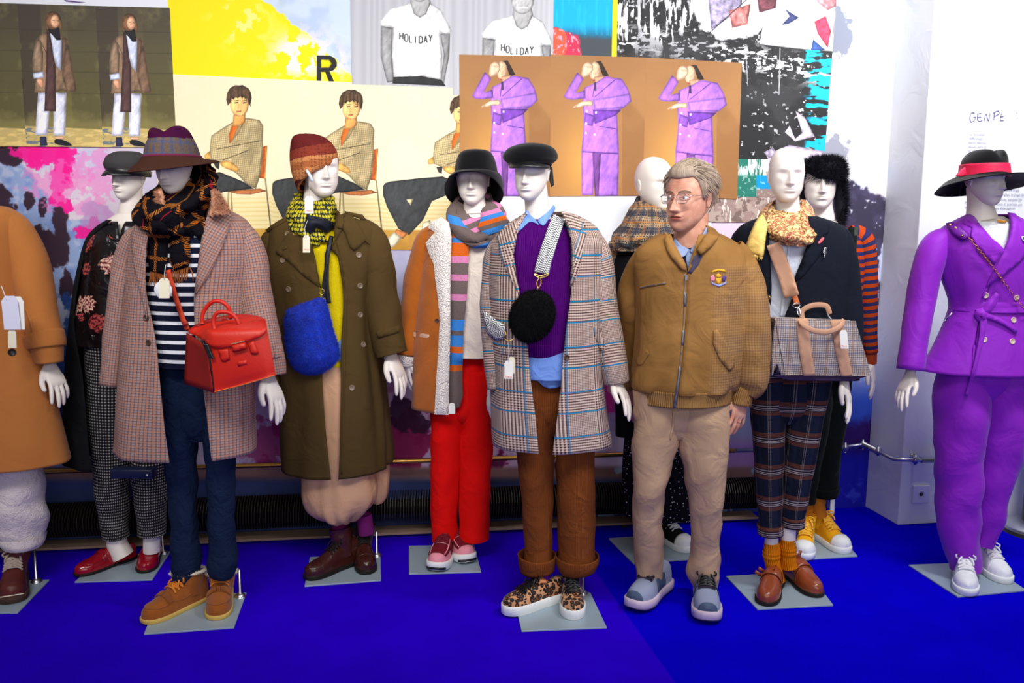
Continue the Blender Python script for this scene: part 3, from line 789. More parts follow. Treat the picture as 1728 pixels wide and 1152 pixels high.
# yellow abstract with the letter R
qy = [(280, -50), (595, -50), (595, 152), (290, 140)]
c = Canvas(qy, 640, 400); c.fill((255, 232, 0)); lay_ = lambda m, col: c.mask(np.clip(m, 0, 1), col)
n_ = fbm(c.px, c.py, 18, 5, 3); ed = (c.px - 436) * .78 - c.py + 40 * (fbm(c.px, c.py, 30, 4, 5) - .5)
lay_(sst(ed, -2, 3), (206, 222, 244)); lay_(sst(ed, 0, 6) * sst(fbm(c.px, c.py, 40, 3, 8), .45, .7), (188, 206, 236))
lay_(np.exp(-((c.px - 500) / 50) ** 2 - ((c.py - 95) / 36) ** 2) * sst(n_, .44, .52) * 1.6, (244, 232, 226)); lay_(np.exp(-((c.px - 400) / 46) ** 2 - ((c.py - 40) / 40) ** 2) * sst(n_, .56, .62) * 1.4, (252, 240, 130)); lay_(np.exp(-((c.px - 560) / 30) ** 2 - ((c.py - 110) / 30) ** 2) * sst(n_, .5, .56), (238, 230, 240))
c.poly([(530, 95), (553, 95), (562, 99), (566, 106), (566, 112), (560, 119), (553, 121), (567, 150), (557, 150), (545, 122), (538, 122), (538, 150), (530, 150)], (36, 38, 40)); c.poly([(538, 102), (552, 102), (557, 108), (552, 115), (538, 115)], (255, 232, 0))
sheet('poster', qy, .0030, print_mat('yellow_print', c.image('yellow_print')), 'yellow abstract poster with torn pale blue corner and black letter R', 'poster')
# white strip above the jacket posters
c = Canvas([(-110, -60), (285, -60), (285, 13), (-110, 6)], 500, 90); c.fill((236, 238, 246)); c.mask(blob.__call__(0, 0, 1, 1)[:1, :1] * 0 + np.zeros((90, 500)), (0, 0, 0))
c.poly([(92, -2), (130, 2), (118, 3), (96, 1)], (90, 70, 120))
sheet('poster', [(-110, -60), (285, -60), (291, 16), (-110, 8)], .0024, print_mat('pale_print', c.image('pale_print')), 'pale sheet along the top edge above the brown jacket posters', 'poster')
# teal sheet with yellow strip
qt = [(932, -60), (1040, -60), (1036, 110), (930, 104)]
c = Canvas(qt, 230, 350); c.fill((0, 176, 226)); lay_ = lambda m, col: c.mask(np.clip(m, 0, 1), col)
lay_(sst(c.py, 40, 62), (20, 120, 160)); lay_(sst(c.py + 6 * fbm(c.px, c.py, 8, 3), 60, 72), (70, 76, 84)); lay_(sst(fbm(c.px * 3, c.py * .4, 14, 3, 2), .5, .7) * .3 * (c.py < 60), (60, 210, 240))
rr = blob.__globals__; d_ = np.hypot((c.px - 938) / 44, (c.py - 96) / 46); lay_(sst(1 + .5 * (fbm(c.px, c.py * .6, 12, 4, 6) - .5) - d_, -.06, .06), (206, 50, 84)); lay_(sst(1 + .6 * (fbm(c.px, c.py, 10, 4, 7) - .5) - np.hypot((c.px - 936) / 20, (c.py - 76) / 28), -.06, .06), (252, 92, 66))
lay_((d_ < 1) * sst(fbm(c.px * 2, c.py, 7, 3, 8), .6, .66), (240, 160, 180))
sheet('poster', qt, .0036, print_mat('teal_print', c.image('teal_print')), 'turquoise sheet with a red shape, left of the yellow strip', 'poster')
YEL = mat('yellow_strip', C(244, 236, 20), rough=.6)
sheet('paper_strip', [(1035, -60), (1044, -60), (1040, 110), (1032, 110)], .0074, YEL, 'thin upright yellow paper strip between turquoise and black sheets', 'paper strip')
# torn black and white sheets
qb = [(1043, -70), (1417, -70), (1390, 282), (1040, 282)]
c = Canvas(qb, 760, 700); c.fill((38, 38, 40)); lay_ = lambda m, col: c.mask(np.clip(m, 0, 1), col); x, y = c.px, c.py
st = fbm(x * 2.6, y * .42, 13, 4, 2); lay_(sst(st, .52, .56) * sst(1175 + 30 * np.sin(y * .05) - x, 0, 40) * sst(110 - y, 0, 40), (232, 232, 234))
lay_(sst(fbm(x, y * 2.2, 12, 4, 9), .56, .6) * np.exp(-((y - 100 - (x - 1240) * .18) / 20) ** 2) * 1.5, (226, 226, 228)); lay_(sst(fbm(x, y, 7, 3, 12), .72, .76), (200, 200, 205)); lay_(sst(fbm(x, y, 60, 4, 13), .5, .7) * .35, (86, 86, 90))
wt = sst(1 + .5 * (fbm(x, y, 20, 4, 15) - .5) - np.hypot((x - 1226) / 66, (y - 22) / 48), -.05, .05); lay_(wt, (246, 246, 248))
c.poly([(1186, -70), (1260, -70), (1245, 20), (1195, 55)], (150, 140, 170), .9); c.poly([(1225, 22), (1262, 10), (1256, 46), (1230, 52)], (205, 120, 116), .7)
c.poly([(1294, -70), (1417, -70), (1412, 90), (1366, 88), (1276, 80), (1284, 30), (1272, 20)], (244, 243, 240), .05); c.poly([(1272, -10), (1310, -20), (1304, 18), (1276, 26)], (110, 60, 70), .8)
c.poly([(1320, 20), (1345, 34), (1326, 45), (1314, 47), (1328, 32)], (60, 70, 120)); c.poly([(1372, 40), (1392, 30), (1402, 55), (1396, 84), (1378, 60)], (226, 60, 90), .6); c.poly([(1370, 70), (1392, 88), (1366, 90)], (52, 84, 150)); c.poly([(1380, -40), (1417, -40), (1415, 10), (1396, 20), (1376, 6)], (206, 130, 136), .8); c.line((1256, 2), (1190, 62), 1.4, (40, 40, 44))
cy = sst(fbm(x * .4, y * 1.6, 12, 3, 18), .46, .52) * sst(x + 24 * fbm(x, y, 14, 3, 19), 1366, 1376) * (y > 88); lay_(cy, (24, 182, 224)); lay_(sst(x, 1396, 1399) * (y > 90) * .0, (24, 182, 224))
c.poly([(1322, 225), (1330, 214), (1340, 236), (1352, 226), (1340, 190), (1356, 200), (1374, 232), (1340, 240)], (226, 214, 236)); c.poly([(1290, 262), (1330, 246), (1392, 256), (1392, 282), (1300, 282)], (226, 208, 236), .1); c.poly([(1286, 258), (1302, 250), (1310, 262), (1296, 268)], (196, 180, 210), .8); c.line((1312, 86), (1311, 164), 1.6, (226, 226, 228)); c.line((1253, 100), (1257, 150), 1.6, (226, 226, 228))
sheet('poster', qb, .0070, print_mat('black_print', c.image('black_print')), 'large black and white torn-paper print with turquoise streaks, left of the corner', 'poster')
# green and blue scraps, rough stone sheet, white sheets under the purple posters
c = Canvas([(1236, 268), (1362, 268), (1362, 332), (1236, 332)], 260, 130); c.fill((40, 120, 104)); lay_ = lambda m, col: c.mask(np.clip(m, 0, 1), col); x, y = c.px, c.py
lay_(sst(x, 1286, 1288) * (y < 295), (238, 238, 226)); lay_(sst(fbm(x * 2.6, y * .4, 8, 3, 4), .5, .56) * (y < 297) * sst(300 - y, 0, 10), (238, 240, 236)); lay_(sst(x, 1275, 1277) * (y >= 295), (10, 150, 214)); lay_(sst(x, 1275, 1277) * (y >= 318), (150, 126, 118)); lay_(sst(fbm(x, y, 5, 3, 4), .66, .7) * .6, (200, 220, 210))
sheet('poster', [(1236, 268), (1362, 270), (1362, 332), (1236, 332)], .0078, print_mat('green_print', c.image('green_print')), 'green and blue paper scraps left of the bald head with a yellow scarf', 'poster')
c = Canvas([(1196, 326), (1360, 326), (1360, 378), (1196, 378)], 300, 110); c.fill((160, 134, 128)); lay_ = lambda m, col: c.mask(np.clip(m, 0, 1), col); x, y = c.px, c.py
lay_(sst(fbm(x, y, 16, 5, 8), .5, .58) * .6, (196, 180, 168)); lay_(sst(fbm(x, y, 10, 4, 28), .58, .62) * .8, (112, 92, 86)); lay_(sst(fbm(x * 2, y * .4, 10, 4, 5), .62, .68), (226, 218, 210))
sheet('poster', [(1180, 326), (1360, 324), (1360, 375), (1180, 375)], .0050, print_mat('stone_print', c.image('stone_print')), 'brown rough stone print between the man and the navy blazer', 'poster')
PALE = mat('pale_paper', C(236, 240, 246), rough=.6)
sheet('poster', [(838, 328), (1202, 324), (1198, 440), (838, 436)], .0046, PALE, 'plain white sheet below the purple suit posters', 'poster')

# ------------------------------------------------------------------ text on the white wall
INK = mat('grey_ink', C(120, 122, 140), rough=.7); INKB = mat('violet_ink', C(70, 60, 130), rough=.7)
def wtext(txt, x, y, hpx, mt, Y):
    cu = bpy.data.curves.new('text', 'FONT'); cu.body = txt; cu.size = 1.0
    o = bpy.data.objects.new('text', cu); COL.objects.link(o)
    me = bpy.data.meshes.new_from_object(o); bpy.data.objects.remove(o)
    p = wall_pt(x, y, Y); k = (wall_pt(x, y + hpx, Y) - p).length / .72
    m = M(); m.v = [p + Vector((v.co.x * k, 0, v.co.y * k)) for v in me.vertices]; m.f = [tuple(f.vertices) for f in me.polygons]; m.uv = [(0, 0)] * len(m.v)
    return m
WT = p1.y + .03
panel_r = bpy.data.objects.new('wall_text', None); COL.objects.link(panel_r)
wy = lambda x, y: RWY + 0.10 / 3.2 * (wall_pt(x, y, RWY).x - p1.x) - .003
panel_r.location = wall_pt(1690, 360, wy(1690, 360)); panel_r['label'] = 'dark lettering on the white wall behind the black hat with red band'; panel_r['category'] = 'wall text'
m = M()
for txt, x, y in [('La Sexualite', 1636, 228), ('differentes', 1636, 235), ('autres libertes', 1634, 242), ('saison, dans le', 1634, 249), ('et plus', 1634, 256), ('comme le pli', 1692, 322), ('du plus, le large de', 1688, 330), ('Portes, lumiere bla', 1684, 338), ('lemaire et premier pas', 1676, 346), ("l'une d'exception.", 1676, 353), ('Ma', 1628, 344), ('les', 1628, 352)]:
    m.add(wtext(txt, x, y, 4.3, INK, wy(x, y)))
emit(panel_r, 'printed_lines', m, INK, smooth=False, kind='stuff')
def stroke(pts, wd):
    P = [wall_pt(x, y, wy(x, y)) for x, y in pts]; return tube(P, wd, 5, 3)
for s in [[(1645, 191), (1640, 190), (1637, 197), (1638, 205), (1643, 204), (1647, 198), (1643, 197)], [(1656, 191), (1650, 193), (1651, 204), (1658, 203)], [(1650, 198), (1656, 197)], [(1661, 204), (1664, 192), (1668, 204), (1671, 191)], [(1677, 203), (1678, 190)], [(1676, 191), (1684, 187), (1686, 192), (1678, 196)], [(1690, 191), (1688, 203), (1695, 202)], [(1689, 197), (1694, 196)], [(1716, 190), (1716, 191.5)], [(1717, 198), (1717, 199.5)]]:
    emit(panel_r, 'pen_stroke', stroke(s, .0016), INKB)

# ------------------------------------------------------------------ socket, rails, radiator, post
PLASTIC = mat('white_plastic', C(236, 238, 244), rough=.35); STEEL = mat('brushed_steel', C(190, 192, 200), rough=.32, metal=1.0); BRASS = mat('brass', C(214, 160, 78), rough=.34, metal=1.0); DARKH = mat('dark_hole', C(60, 60, 70), rough=.6)
so = bpy.data.objects.new('wall_socket', None); COL.objects.link(so); ys = wy(1553, 833); pc = wall_pt(1553, 833, ys); so.location = pc
so['label'] = 'square white power socket low on the white wall'; so['category'] = 'socket'
kx = (wall_pt(1567, 833, ys) - wall_pt(1539, 833, ys)).length
emit(so, 'cover_plate', box(pc - Vector((0, .004, 0)), kx, .010, kx), PLASTIC, bevel=.003, smooth=False)
emit(so, 'outlet_well', lathe(pc - Vector((0, .0090, 0)), Vector((0, -1, 0)), [(.021, 0), (.021, .0022), (.017, .0022), (.015, -.006), (.001, -.006)], 20), MATS['white_plastic'])
emit(so, 'contact_hole', lathe(pc - Vector((0, .0095, 0)), Vector((0, -1, 0)), [(.009, 0), (.009, .002), (.001, .002)], 12), DARKH)

def rail(name, pts, mt, label, r, brk):
    o = bpy.data.objects.new(name, None); COL.objects.link(o); o.location = pts[0]; o['label'] = label; o['category'] = 'rail'
    emit(o, 'bar', tube(pts, r, 10, 1), mt)
    for p, back in brk:
        emit(o, 'bracket', tube([p, p + back * .5, p + back], r * .6, 8, 1).add(lathe(p + back * .96, -back, [(r * 1.7, 0), (r * 1.7, .006), (r, .008)], 12)), mt)
    return o
RD = .10
bp = lambda x, y: wall_pt(x, y, WY - RD)
back = Vector((0, RD, 0))
pts = [bp(x, y) for x, y in [(-60, 799), (112, 794), (440, 785), (690, 777.5), (1005, 768), (1240, 760)]]
z_ = pts[1].z
rail('handrail', pts, BRASS, 'long brass rail along the printed wall above the heater', .012, [(bp(x, y), back) for x, y in [(150, 793), (660, 778.3), (1090, 765)]])
bq = lambda x, y: wall_pt(x, y, RWY - .07 + .10 / 3.2 * (wall_pt(x, y, RWY).x - p1.x))
pr = [bp(1240, 760), bp(1418, 755), bp(1462, 755.5)]
sidev = (Vector((p1.x, p1.y, 0)) - Vector((p0.x, p0.y, 0))).normalized(); sn = Vector((-sidev.y, sidev.x, 0)); sn = sn if sn.x < 0 else -sn
ps = lambda t, z: Vector((p0.x, p0.y, 0)) + (Vector((p1.x, p1.y, 0)) - Vector((p0.x, p0.y, 0))) * t + sn * .07 + UP * z
za = bp(1418, 755).z; zb = bq(1560, 776).z
sr = [bp(1418, 755), ps(.12, za), ps(.62, (za + zb) / 2), ps(1.0, zb) - Vector((0, .03, 0)), bq(1545, 776), bq(1640, 776)]
rail('handrail', [bp(1242, 760)] + sr, STEEL, 'steel rail bent around the white corner, with clamp joints', .0105, [(bp(1424, 754.8), back), (bq(1553, 776), Vector((0, .07, 0)))])
jr = bpy.data.objects[-1] if False else None
for o_ in [o for o in bpy.data.objects if o.name.startswith('handrail') and o.get('label', '').startswith('steel')]:
    for a_, b_ in [(sr[1], sr[2]), (sr[4], sr[5])]:
        L = (b_ - a_)
        emit(o_, 'sleeve', tube([a_ + L * .1, a_ + L * .9], .016, 10, 1), STEEL)
    for q_ in (sr[0] + Vector((.03, 0, 0)), sr[1], sr[2], sr[4]):
        emit(o_, 'clamp', lathe(q_ - UP * .028, UP, [(.006, 0), (.008, .01), (.016, .014), (.016, .042), (.008, .046), (.006, .056)], 10), STEEL)

# finned heating tube along the foot of the wall
IRON = mat('dark_iron', C(40, 33, 28), rough=.5, spec=.4); GALV = mat('heater_ledge', C(150, 124, 108), rough=.7)
hp = lambda x, y, o_: wall_pt(x, y, WY - o_)
ra = bpy.data.objects.new('heater', None); COL.objects.link(ra); ra['label'] = 'dark finned tube heater along the foot of the printed wall'; ra['category'] = 'heater'
zt, zl = .225, .05; x0_, x1_ = WX0, wall_pt(1262, 800, WY).x
ra.location = Vector((0, WY - .14, 0))
cz = (zt + zl) / 2 + .01
fins = M(); xk = x0_ + .02; rr_ = random.Random(3)
while xk < x1_:
    c_p = Vector((xk, WY - .105, cz)); h_ = (zt - zl) / 2; tl = .003
    k0 = len(fins.v)
    for s_ in (-1, 1):
        for a_ in range(10):
            an = 2 * math.pi * (a_ + .5) / 10; fins.v.append(c_p + Vector((s_ * .0016 + tl * math.sin(an), -math.cos(an) * h_, math.sin(an) * h_))); fins.uv.append((0, 0))
    fins.f += [tuple(range(k0 + 9, k0 - 1, -1)), tuple(range(k0 + 10, k0 + 20))] + [(k0 + i, k0 + (i + 1) % 10, k0 + 10 + (i + 1) % 10, k0 + 10 + i) for i in range(10)]
    xk += .0135
emit(ra, 'fins', fins, IRON, smooth=False, kind='stuff')
emit(ra, 'heating_tube', tube([(x0_, WY - .105, cz), (x1_ + .06, WY - .105, cz)], .036, 14, 1), IRON)
emit(ra, 'ledge', box(((x0_ + x1_) / 2, WY - .105, .022), x1_ - x0_, .11, .012), GALV, smooth=False, bevel=.002)
for xx_ in (-2.2, -.9, .35, 1.2):
    emit(ra, 'foot', box((xx_, WY - .105, .009), .03, .1, .018), IRON, smooth=False)
# valve next to the yellow shoes
vp = floor_pt(1405, 868); vv = bpy.data.objects.new('radiator_valve', None); COL.objects.link(vv); vv.location = Vector((vp.x, WY - .09, 0)); vv['label'] = 'white pipe with valve head behind the yellow high-top shoes'; vv['category'] = 'valve'
vb = vv.location
emit(vv, 'pipe', tube([vb + UP * 0, vb + UP * .10], .012, 10, 1), PLASTIC)
emit(vv, 'valve_head', lathe(vb + UP * .09, UP, [(.013, 0), (.018, .01), (.024, .03), (.026, .045), (.020, .055), (.004, .06)], 14), PLASTIC)

# barrier post at the right edge
BLK = mat('black_lacquer', C(16, 16, 20), rough=.35, spec=.5)
bs = floor_pt(1748, 897); st_ = bpy.data.objects.new('barrier_post', None); COL.objects.link(st_); st_.location = bs; st_['label'] = 'thick black barrier post on a round steel base, cut by right picture edge'; st_['category'] = 'post'
emit(st_, 'base', lathe(bs, UP, [(.16, 0), (.16, .03), (.155, .036), (.12, .05), (.085, .06), (.001, .06)], 32), STEEL)
emit(st_, 'rubber_ring', lathe(bs, UP, [(.166, 0), (.166, .018), (.16, .02)], 32), BLK)
emit(st_, 'post', lathe(bs + UP * .058, UP, [(.07, 0), (.07, .86), (.064, .875), (.001, .88)], 28), BLK)
# ------------------------------------------------------------------ body builders
def gauss(x, s): return math.exp(-(x / s) ** 2)

HEADP = [(.505, .012, -.03, .09), (.49, .10, .05, .15), (.46, .17, .125, .225), (.41, .225, .20, .29), (.33, .275, .275, .36), (.22, .305, .33, .41), (.12, .315, .355, .425), (.02, .312, .362, .415),
         (-.08, .305, .365, .38), (-.18, .293, .362, .30), (-.27, .268, .358, .20), (-.35, .228, .352, .11), (-.42, .175, .342, .04), (-.465, .125, .325, -.02), (-.49, .075, .30, -.09), (-.503, .012, .24, -.20)]

def head_mesh(F, cx, top, chin, yaw=0.0, pitch=0.0, roll=0.0, d=0.0, man=False, wide=1.0, ears=True, nz=76, na=96):
    """a face-bearing head; returns mesh and a function local(x, y, z) -> world (units: head heights)."""
    c = F.pt(cx, (top + chin) / 2, d); H = (F.pt(cx, top, d) - F.pt(cx, chin, d)).length
    R = (Matrix.Rotation(math.radians(yaw), 3, UP))
    fr = R @ N; rt = R @ A
    R2 = Matrix.Rotation(math.radians(pitch), 3, rt); fr = R2 @ fr; up = R2 @ UP
    R3 = Matrix.Rotation(math.radians(roll), 3, fr); rt = R3 @ rt; up = R3 @ up
    W = lambda x, y, z: c + (rt * x * wide + fr * y + up * z) * H
    P = np.array(HEADP)[::-1]
    Z = P[:, 0]
    cm = np.array(catmull([tuple(r) for r in P], 10))
    ts = np.linspace(0, 1, nz); ts = ts - .055 * np.sin(2 * np.pi * ts) * 0
    zs = -.503 + 1.008 * ts
    order = np.argsort(cm[:, 0]); cz = cm[order]
    wv = np.interp(zs, cz[:, 0], cz[:, 1]); fv = np.interp(zs, cz[:, 0], cz[:, 2]); bv = np.interp(zs, cz[:, 0], cz[:, 3])
    m_ = 1.0
    rows = []; UVs = []
    for z, wx, f, b in zip(zs, wv, fv, bv):
        row = []
        cy = (f - b) / 2; dy = (f + b) / 2
        for k in range(na + 1):
            u = k / na * 2 - 1                                 # -1..1, 0 = face front
            a = math.pi * (u * .55 + .45 * u ** 3)             # denser at the front
            sx = math.sin(a); cs = math.cos(a)
            e = .86 if cs > 0 else 1.0
            x = wx * math.copysign(abs(sx) ** e, sx); y = cy + dy * math.copysign(abs(cs) ** (.9 if cs > 0 else 1), cs)
            if cs > 0:
                ax = abs(x); ff = min(1, cs * 2.2)
                q = 0
                # brow, sockets, nose, cheek, mouth, chin
                q += .014 * gauss(z - .085, .035) * gauss(ax - .11, .10)
                q -= (.052 if not man else .046) * gauss(z - .015, .052) * gauss(ax - .135, .075)
                q += .008 * gauss(z + .02, .05) * gauss(ax - .14, .06) if not man else .020 * gauss(z - .004, .030) * gauss(ax - .135, .050)
                q += .014 * gauss(z + .10, .06) * gauss(ax - .18, .07)
                t = (z - .055) / (-.175 - .055)
                if -.2 < t < 1.25:
                    amp = (.03 + (.115 if not man else .135) * max(0, min(1, t)) ** 1.1); sg = .030 + .022 * max(0, min(1, t)) ** 2
                    fall = 1 if 0 <= t <= 1 else (max(0, 1 + t * 5) if t < 0 else max(0, 1 - (t - 1) * 7))
                    q += amp * fall * gauss(x, sg)
                q += .028 * gauss(z + .165, .022) * gauss(ax - .045, .024)
                q += .030 * gauss(z + .27, .055) * gauss(x, .13)
                lw = .085 if not man else .10
                lp = max(0, 1 - (ax / (lw * 1.25)) ** 2)
                la = 1.0 if not man else .55
                q += la * .026 * gauss(z + .252 + .02 * (ax / lw) ** 2 * .3, .015) * lp + la * .029 * gauss(z + .300, .018) * lp
                q -= .020 * gauss(z + .276, .008) * max(0, 1 - (ax / (lw * 1.35)) ** 2)
                q -= .010 * gauss(z + .345, .02) * gauss(x, .08)
                q += .022 * gauss(z + .425, .05) * gauss(x, .08)
                if man:
                    q -= .012 * gauss(z + .235 - ax * .35, .016) * gauss(ax - .13, .05)      # folds beside the mouth
                    q -= .006 * gauss(z - .03 - .06 * ax, .006) * gauss(ax - .13, .07)
                    q -= .004 * (gauss(z - .20, .006) + gauss(z - .235, .006) + gauss(z - .27, .006)) * gauss(x, .2)
                    q += .010 * gauss(z + .055, .02) * gauss(ax - .13, .06)
                y += q * ff
            row.append(W(x, y, z))
        rows.append(row); UVs.append([(p.dot(A), p.z) for p in row])
    m = grid(rows, UVs)
    cap(m, list(range(na + 1))); cap(m, list(range((nz - 1) * (na + 1), nz * (na + 1))))
    if ears:
        for s in (-1, 1):
            rw = []; uv = []
            for i in range(13):
                v = i / 12; zz = .075 - .215 * v; wid = (.075 if man else .060) * math.sin(math.pi * (v * .94 + .03)) ** .6 * (1 - .35 * v)
                r_ = []
                for k in range(13):
                    a = 2 * math.pi * k / 12
                    dent = -.022 * gauss(math.cos(a) + .1, .5) * math.sin(math.pi * v) if math.sin(a) > 0 else 0
                    r_.append(W(s * ((.322 if man else .300) + .030 * (1 - v) + .026 * math.sin(a) + dent), (-.02 if man else -.055) - .03 * (1 - v) + wid * math.cos(a), zz))
                rw.append(r_); uv.append([(0, 0)] * 13)
            g_ = grid(rw, uv); cap(g_, list(range(13))); cap(g_, list(range(12 * 13, 13 * 13))); m.add(g_)
    return m, W, H

def make_hand():
    """one hand, pointing down -z, palm towards +x, thumb on the +y side; grown together by a voxel remesh."""
    m = M(); V = Vector
    ref = V((1, 0, 0))
    m.add(sweep([V(p) for p in catmull([(0, 0, .05), (0, 0, .0), (.000, .002, -.022), (.001, .003, -.05), (0, .001, -.078), (.001, 0, -.094)], 4)],
                list(np.interp(np.linspace(0, 1, 21), [0, .25, .45, .65, .85, 1], [.0235, .0225, .030, .037, .039, .034])), 18,
                ratio=list(np.interp(np.linspace(0, 1, 21), [0, .25, .45, .65, .85, 1], [.85, .78, .50, .36, .29, .24])), caps=(True, True), ref=ref))
    for y, z0, L, r, sp, bend in [(.0285, -.085, .074, .0086, .010, .010), (.0095, -.092, .084, .0090, .002, .016), (-.0095, -.090, .077, .0086, -.004, .022), (-.0275, -.082, .060, .0076, -.014, .026)]:
        pts = [V((0, y, z0 + .03)), V((.001, y, z0)), V((.004 + bend * .15, y + sp * .5, z0 - L * .42)), V((.008 + bend * .55, y + sp * .85, z0 - L * .74)), V((.012 + bend, y + sp, z0 - L))]
        P = [V(p) for p in catmull([tuple(p) for p in pts], 4)]
        rr = list(np.interp(np.linspace(0, 1, len(P)), [0, .25, .45, .5, .72, .9, 1], [r, r * 1.08, r * .95, r * 1.02, r * .92, r * .75, r * .3]))
        m.add(sweep(P, rr, 12, caps=(True, True), ref=ref))
    pts = [V((.004, .014, -.012)), V((.012, .034, -.038)), V((.018, .046, -.064)), V((.020, .048, -.088)), V((.021, .045, -.106))]
    P = [V(p) for p in catmull([tuple(p) for p in pts], 4)]
    m.add(sweep(P, list(np.interp(np.linspace(0, 1, len(P)), [0, .3, .6, .9, 1], [.014, .0135, .0105, .0082, .003])), 12, caps=(True, True), ref=ref))
    me = bpy.data.meshes.new('hand'); me.from_pydata([tuple(p) for p in m.v], [], m.f)
    o = bpy.data.objects.new('hand', me); COL.objects.link(o)
    r = o.modifiers.new('r', 'REMESH'); r.mode = 'VOXEL'; r.voxel_size = .0026; r.use_smooth_shade = True
    s = o.modifiers.new('s', 'SMOOTH'); s.iterations = 3; s.factor = .5
    dg = bpy.context.evaluated_depsgraph_get(); ev = o.evaluated_get(dg); em = ev.to_mesh()
    V_ = np.array([tuple(v.co) for v in em.vertices]); Fs = [tuple(p.vertices) for p in em.polygons]
    ev.to_mesh_clear(); bpy.data.objects.remove(o); bpy.data.meshes.remove(me)
    return V_, Fs
HAND_V, HAND_F = make_hand()

def hand_at(F, wx, wy, tx, ty, d=0.0, dt=0.03, palm=90, mirror=False, s=None, V=None):
    """wrist pixel to finger-tip pixel; palm = degrees the palm is turned about the hand's own axis (0 = palm to image right)."""
    a = F.pt(wx, wy, d); b = F.pt(tx, ty, d + dt); ax = (a - b); L = ax.length; ax.normalize()
    sc = s or L / .178
    x0 = A - ax * A.dot(ax); x0.normalize(); y0 = ax.cross(x0)
    cp, sp = math.cos(math.radians(palm)), math.sin(math.radians(palm))
    X = x0 * cp + y0 * sp; Y = ax.cross(X)
    if mirror: Y = -Y
    B = np.array([tuple(X), tuple(Y), tuple(ax)])
    V0 = HAND_V if V is None else V; V = (V0 * sc) @ B + np.array(tuple(a))
    m = M(); m.v = [Vector(p) for p in V]; m.uv = [(0, 0)] * len(m.v)
    m.f = [] if len(V0) != len(HAND_V) else [f[::-1] for f in HAND_F] if mirror else list(HAND_F)
    return m

SKIN_W = mat('mannequin_white', C(236, 227, 219), rough=.42, spec=.45)

def plate(F, corners, mt, rod=None, rh=.12):
    q = [floor_pt(x, y) for x, y in corners]
    o = F.emit('base_plate', prism([Vector((p.x, p.y, .001)) for p in q], .007), mt, smooth=False, bevel=.0015, label='grey steel base plate')
    if rod:
        b = floor_pt(*rod); b.z = .008
        emit(F.root, 'support_rod', lathe(b, UP, [(.024, 0), (.024, .004), (.014, .014), (.006, .018), (.0055, rh), (.001, rh + .001)], 14), STEEL, parent=o)
    return o

def shoe_frame(toe, ang=None, heel=None, L=.275, z0=.009):
    t = floor_pt(*toe, z0)
    if heel is not None: dr = t - floor_pt(*heel, z0)
    else: dr = N * math.cos(math.radians(ang)) + A * math.sin(math.radians(ang))
    dr.z = 0; dr.normalize()
    side = Vector((dr.y, -dr.x, 0))                 # to the wearer's left when seen from the front is not needed
    return t - dr * L, dr, side, L

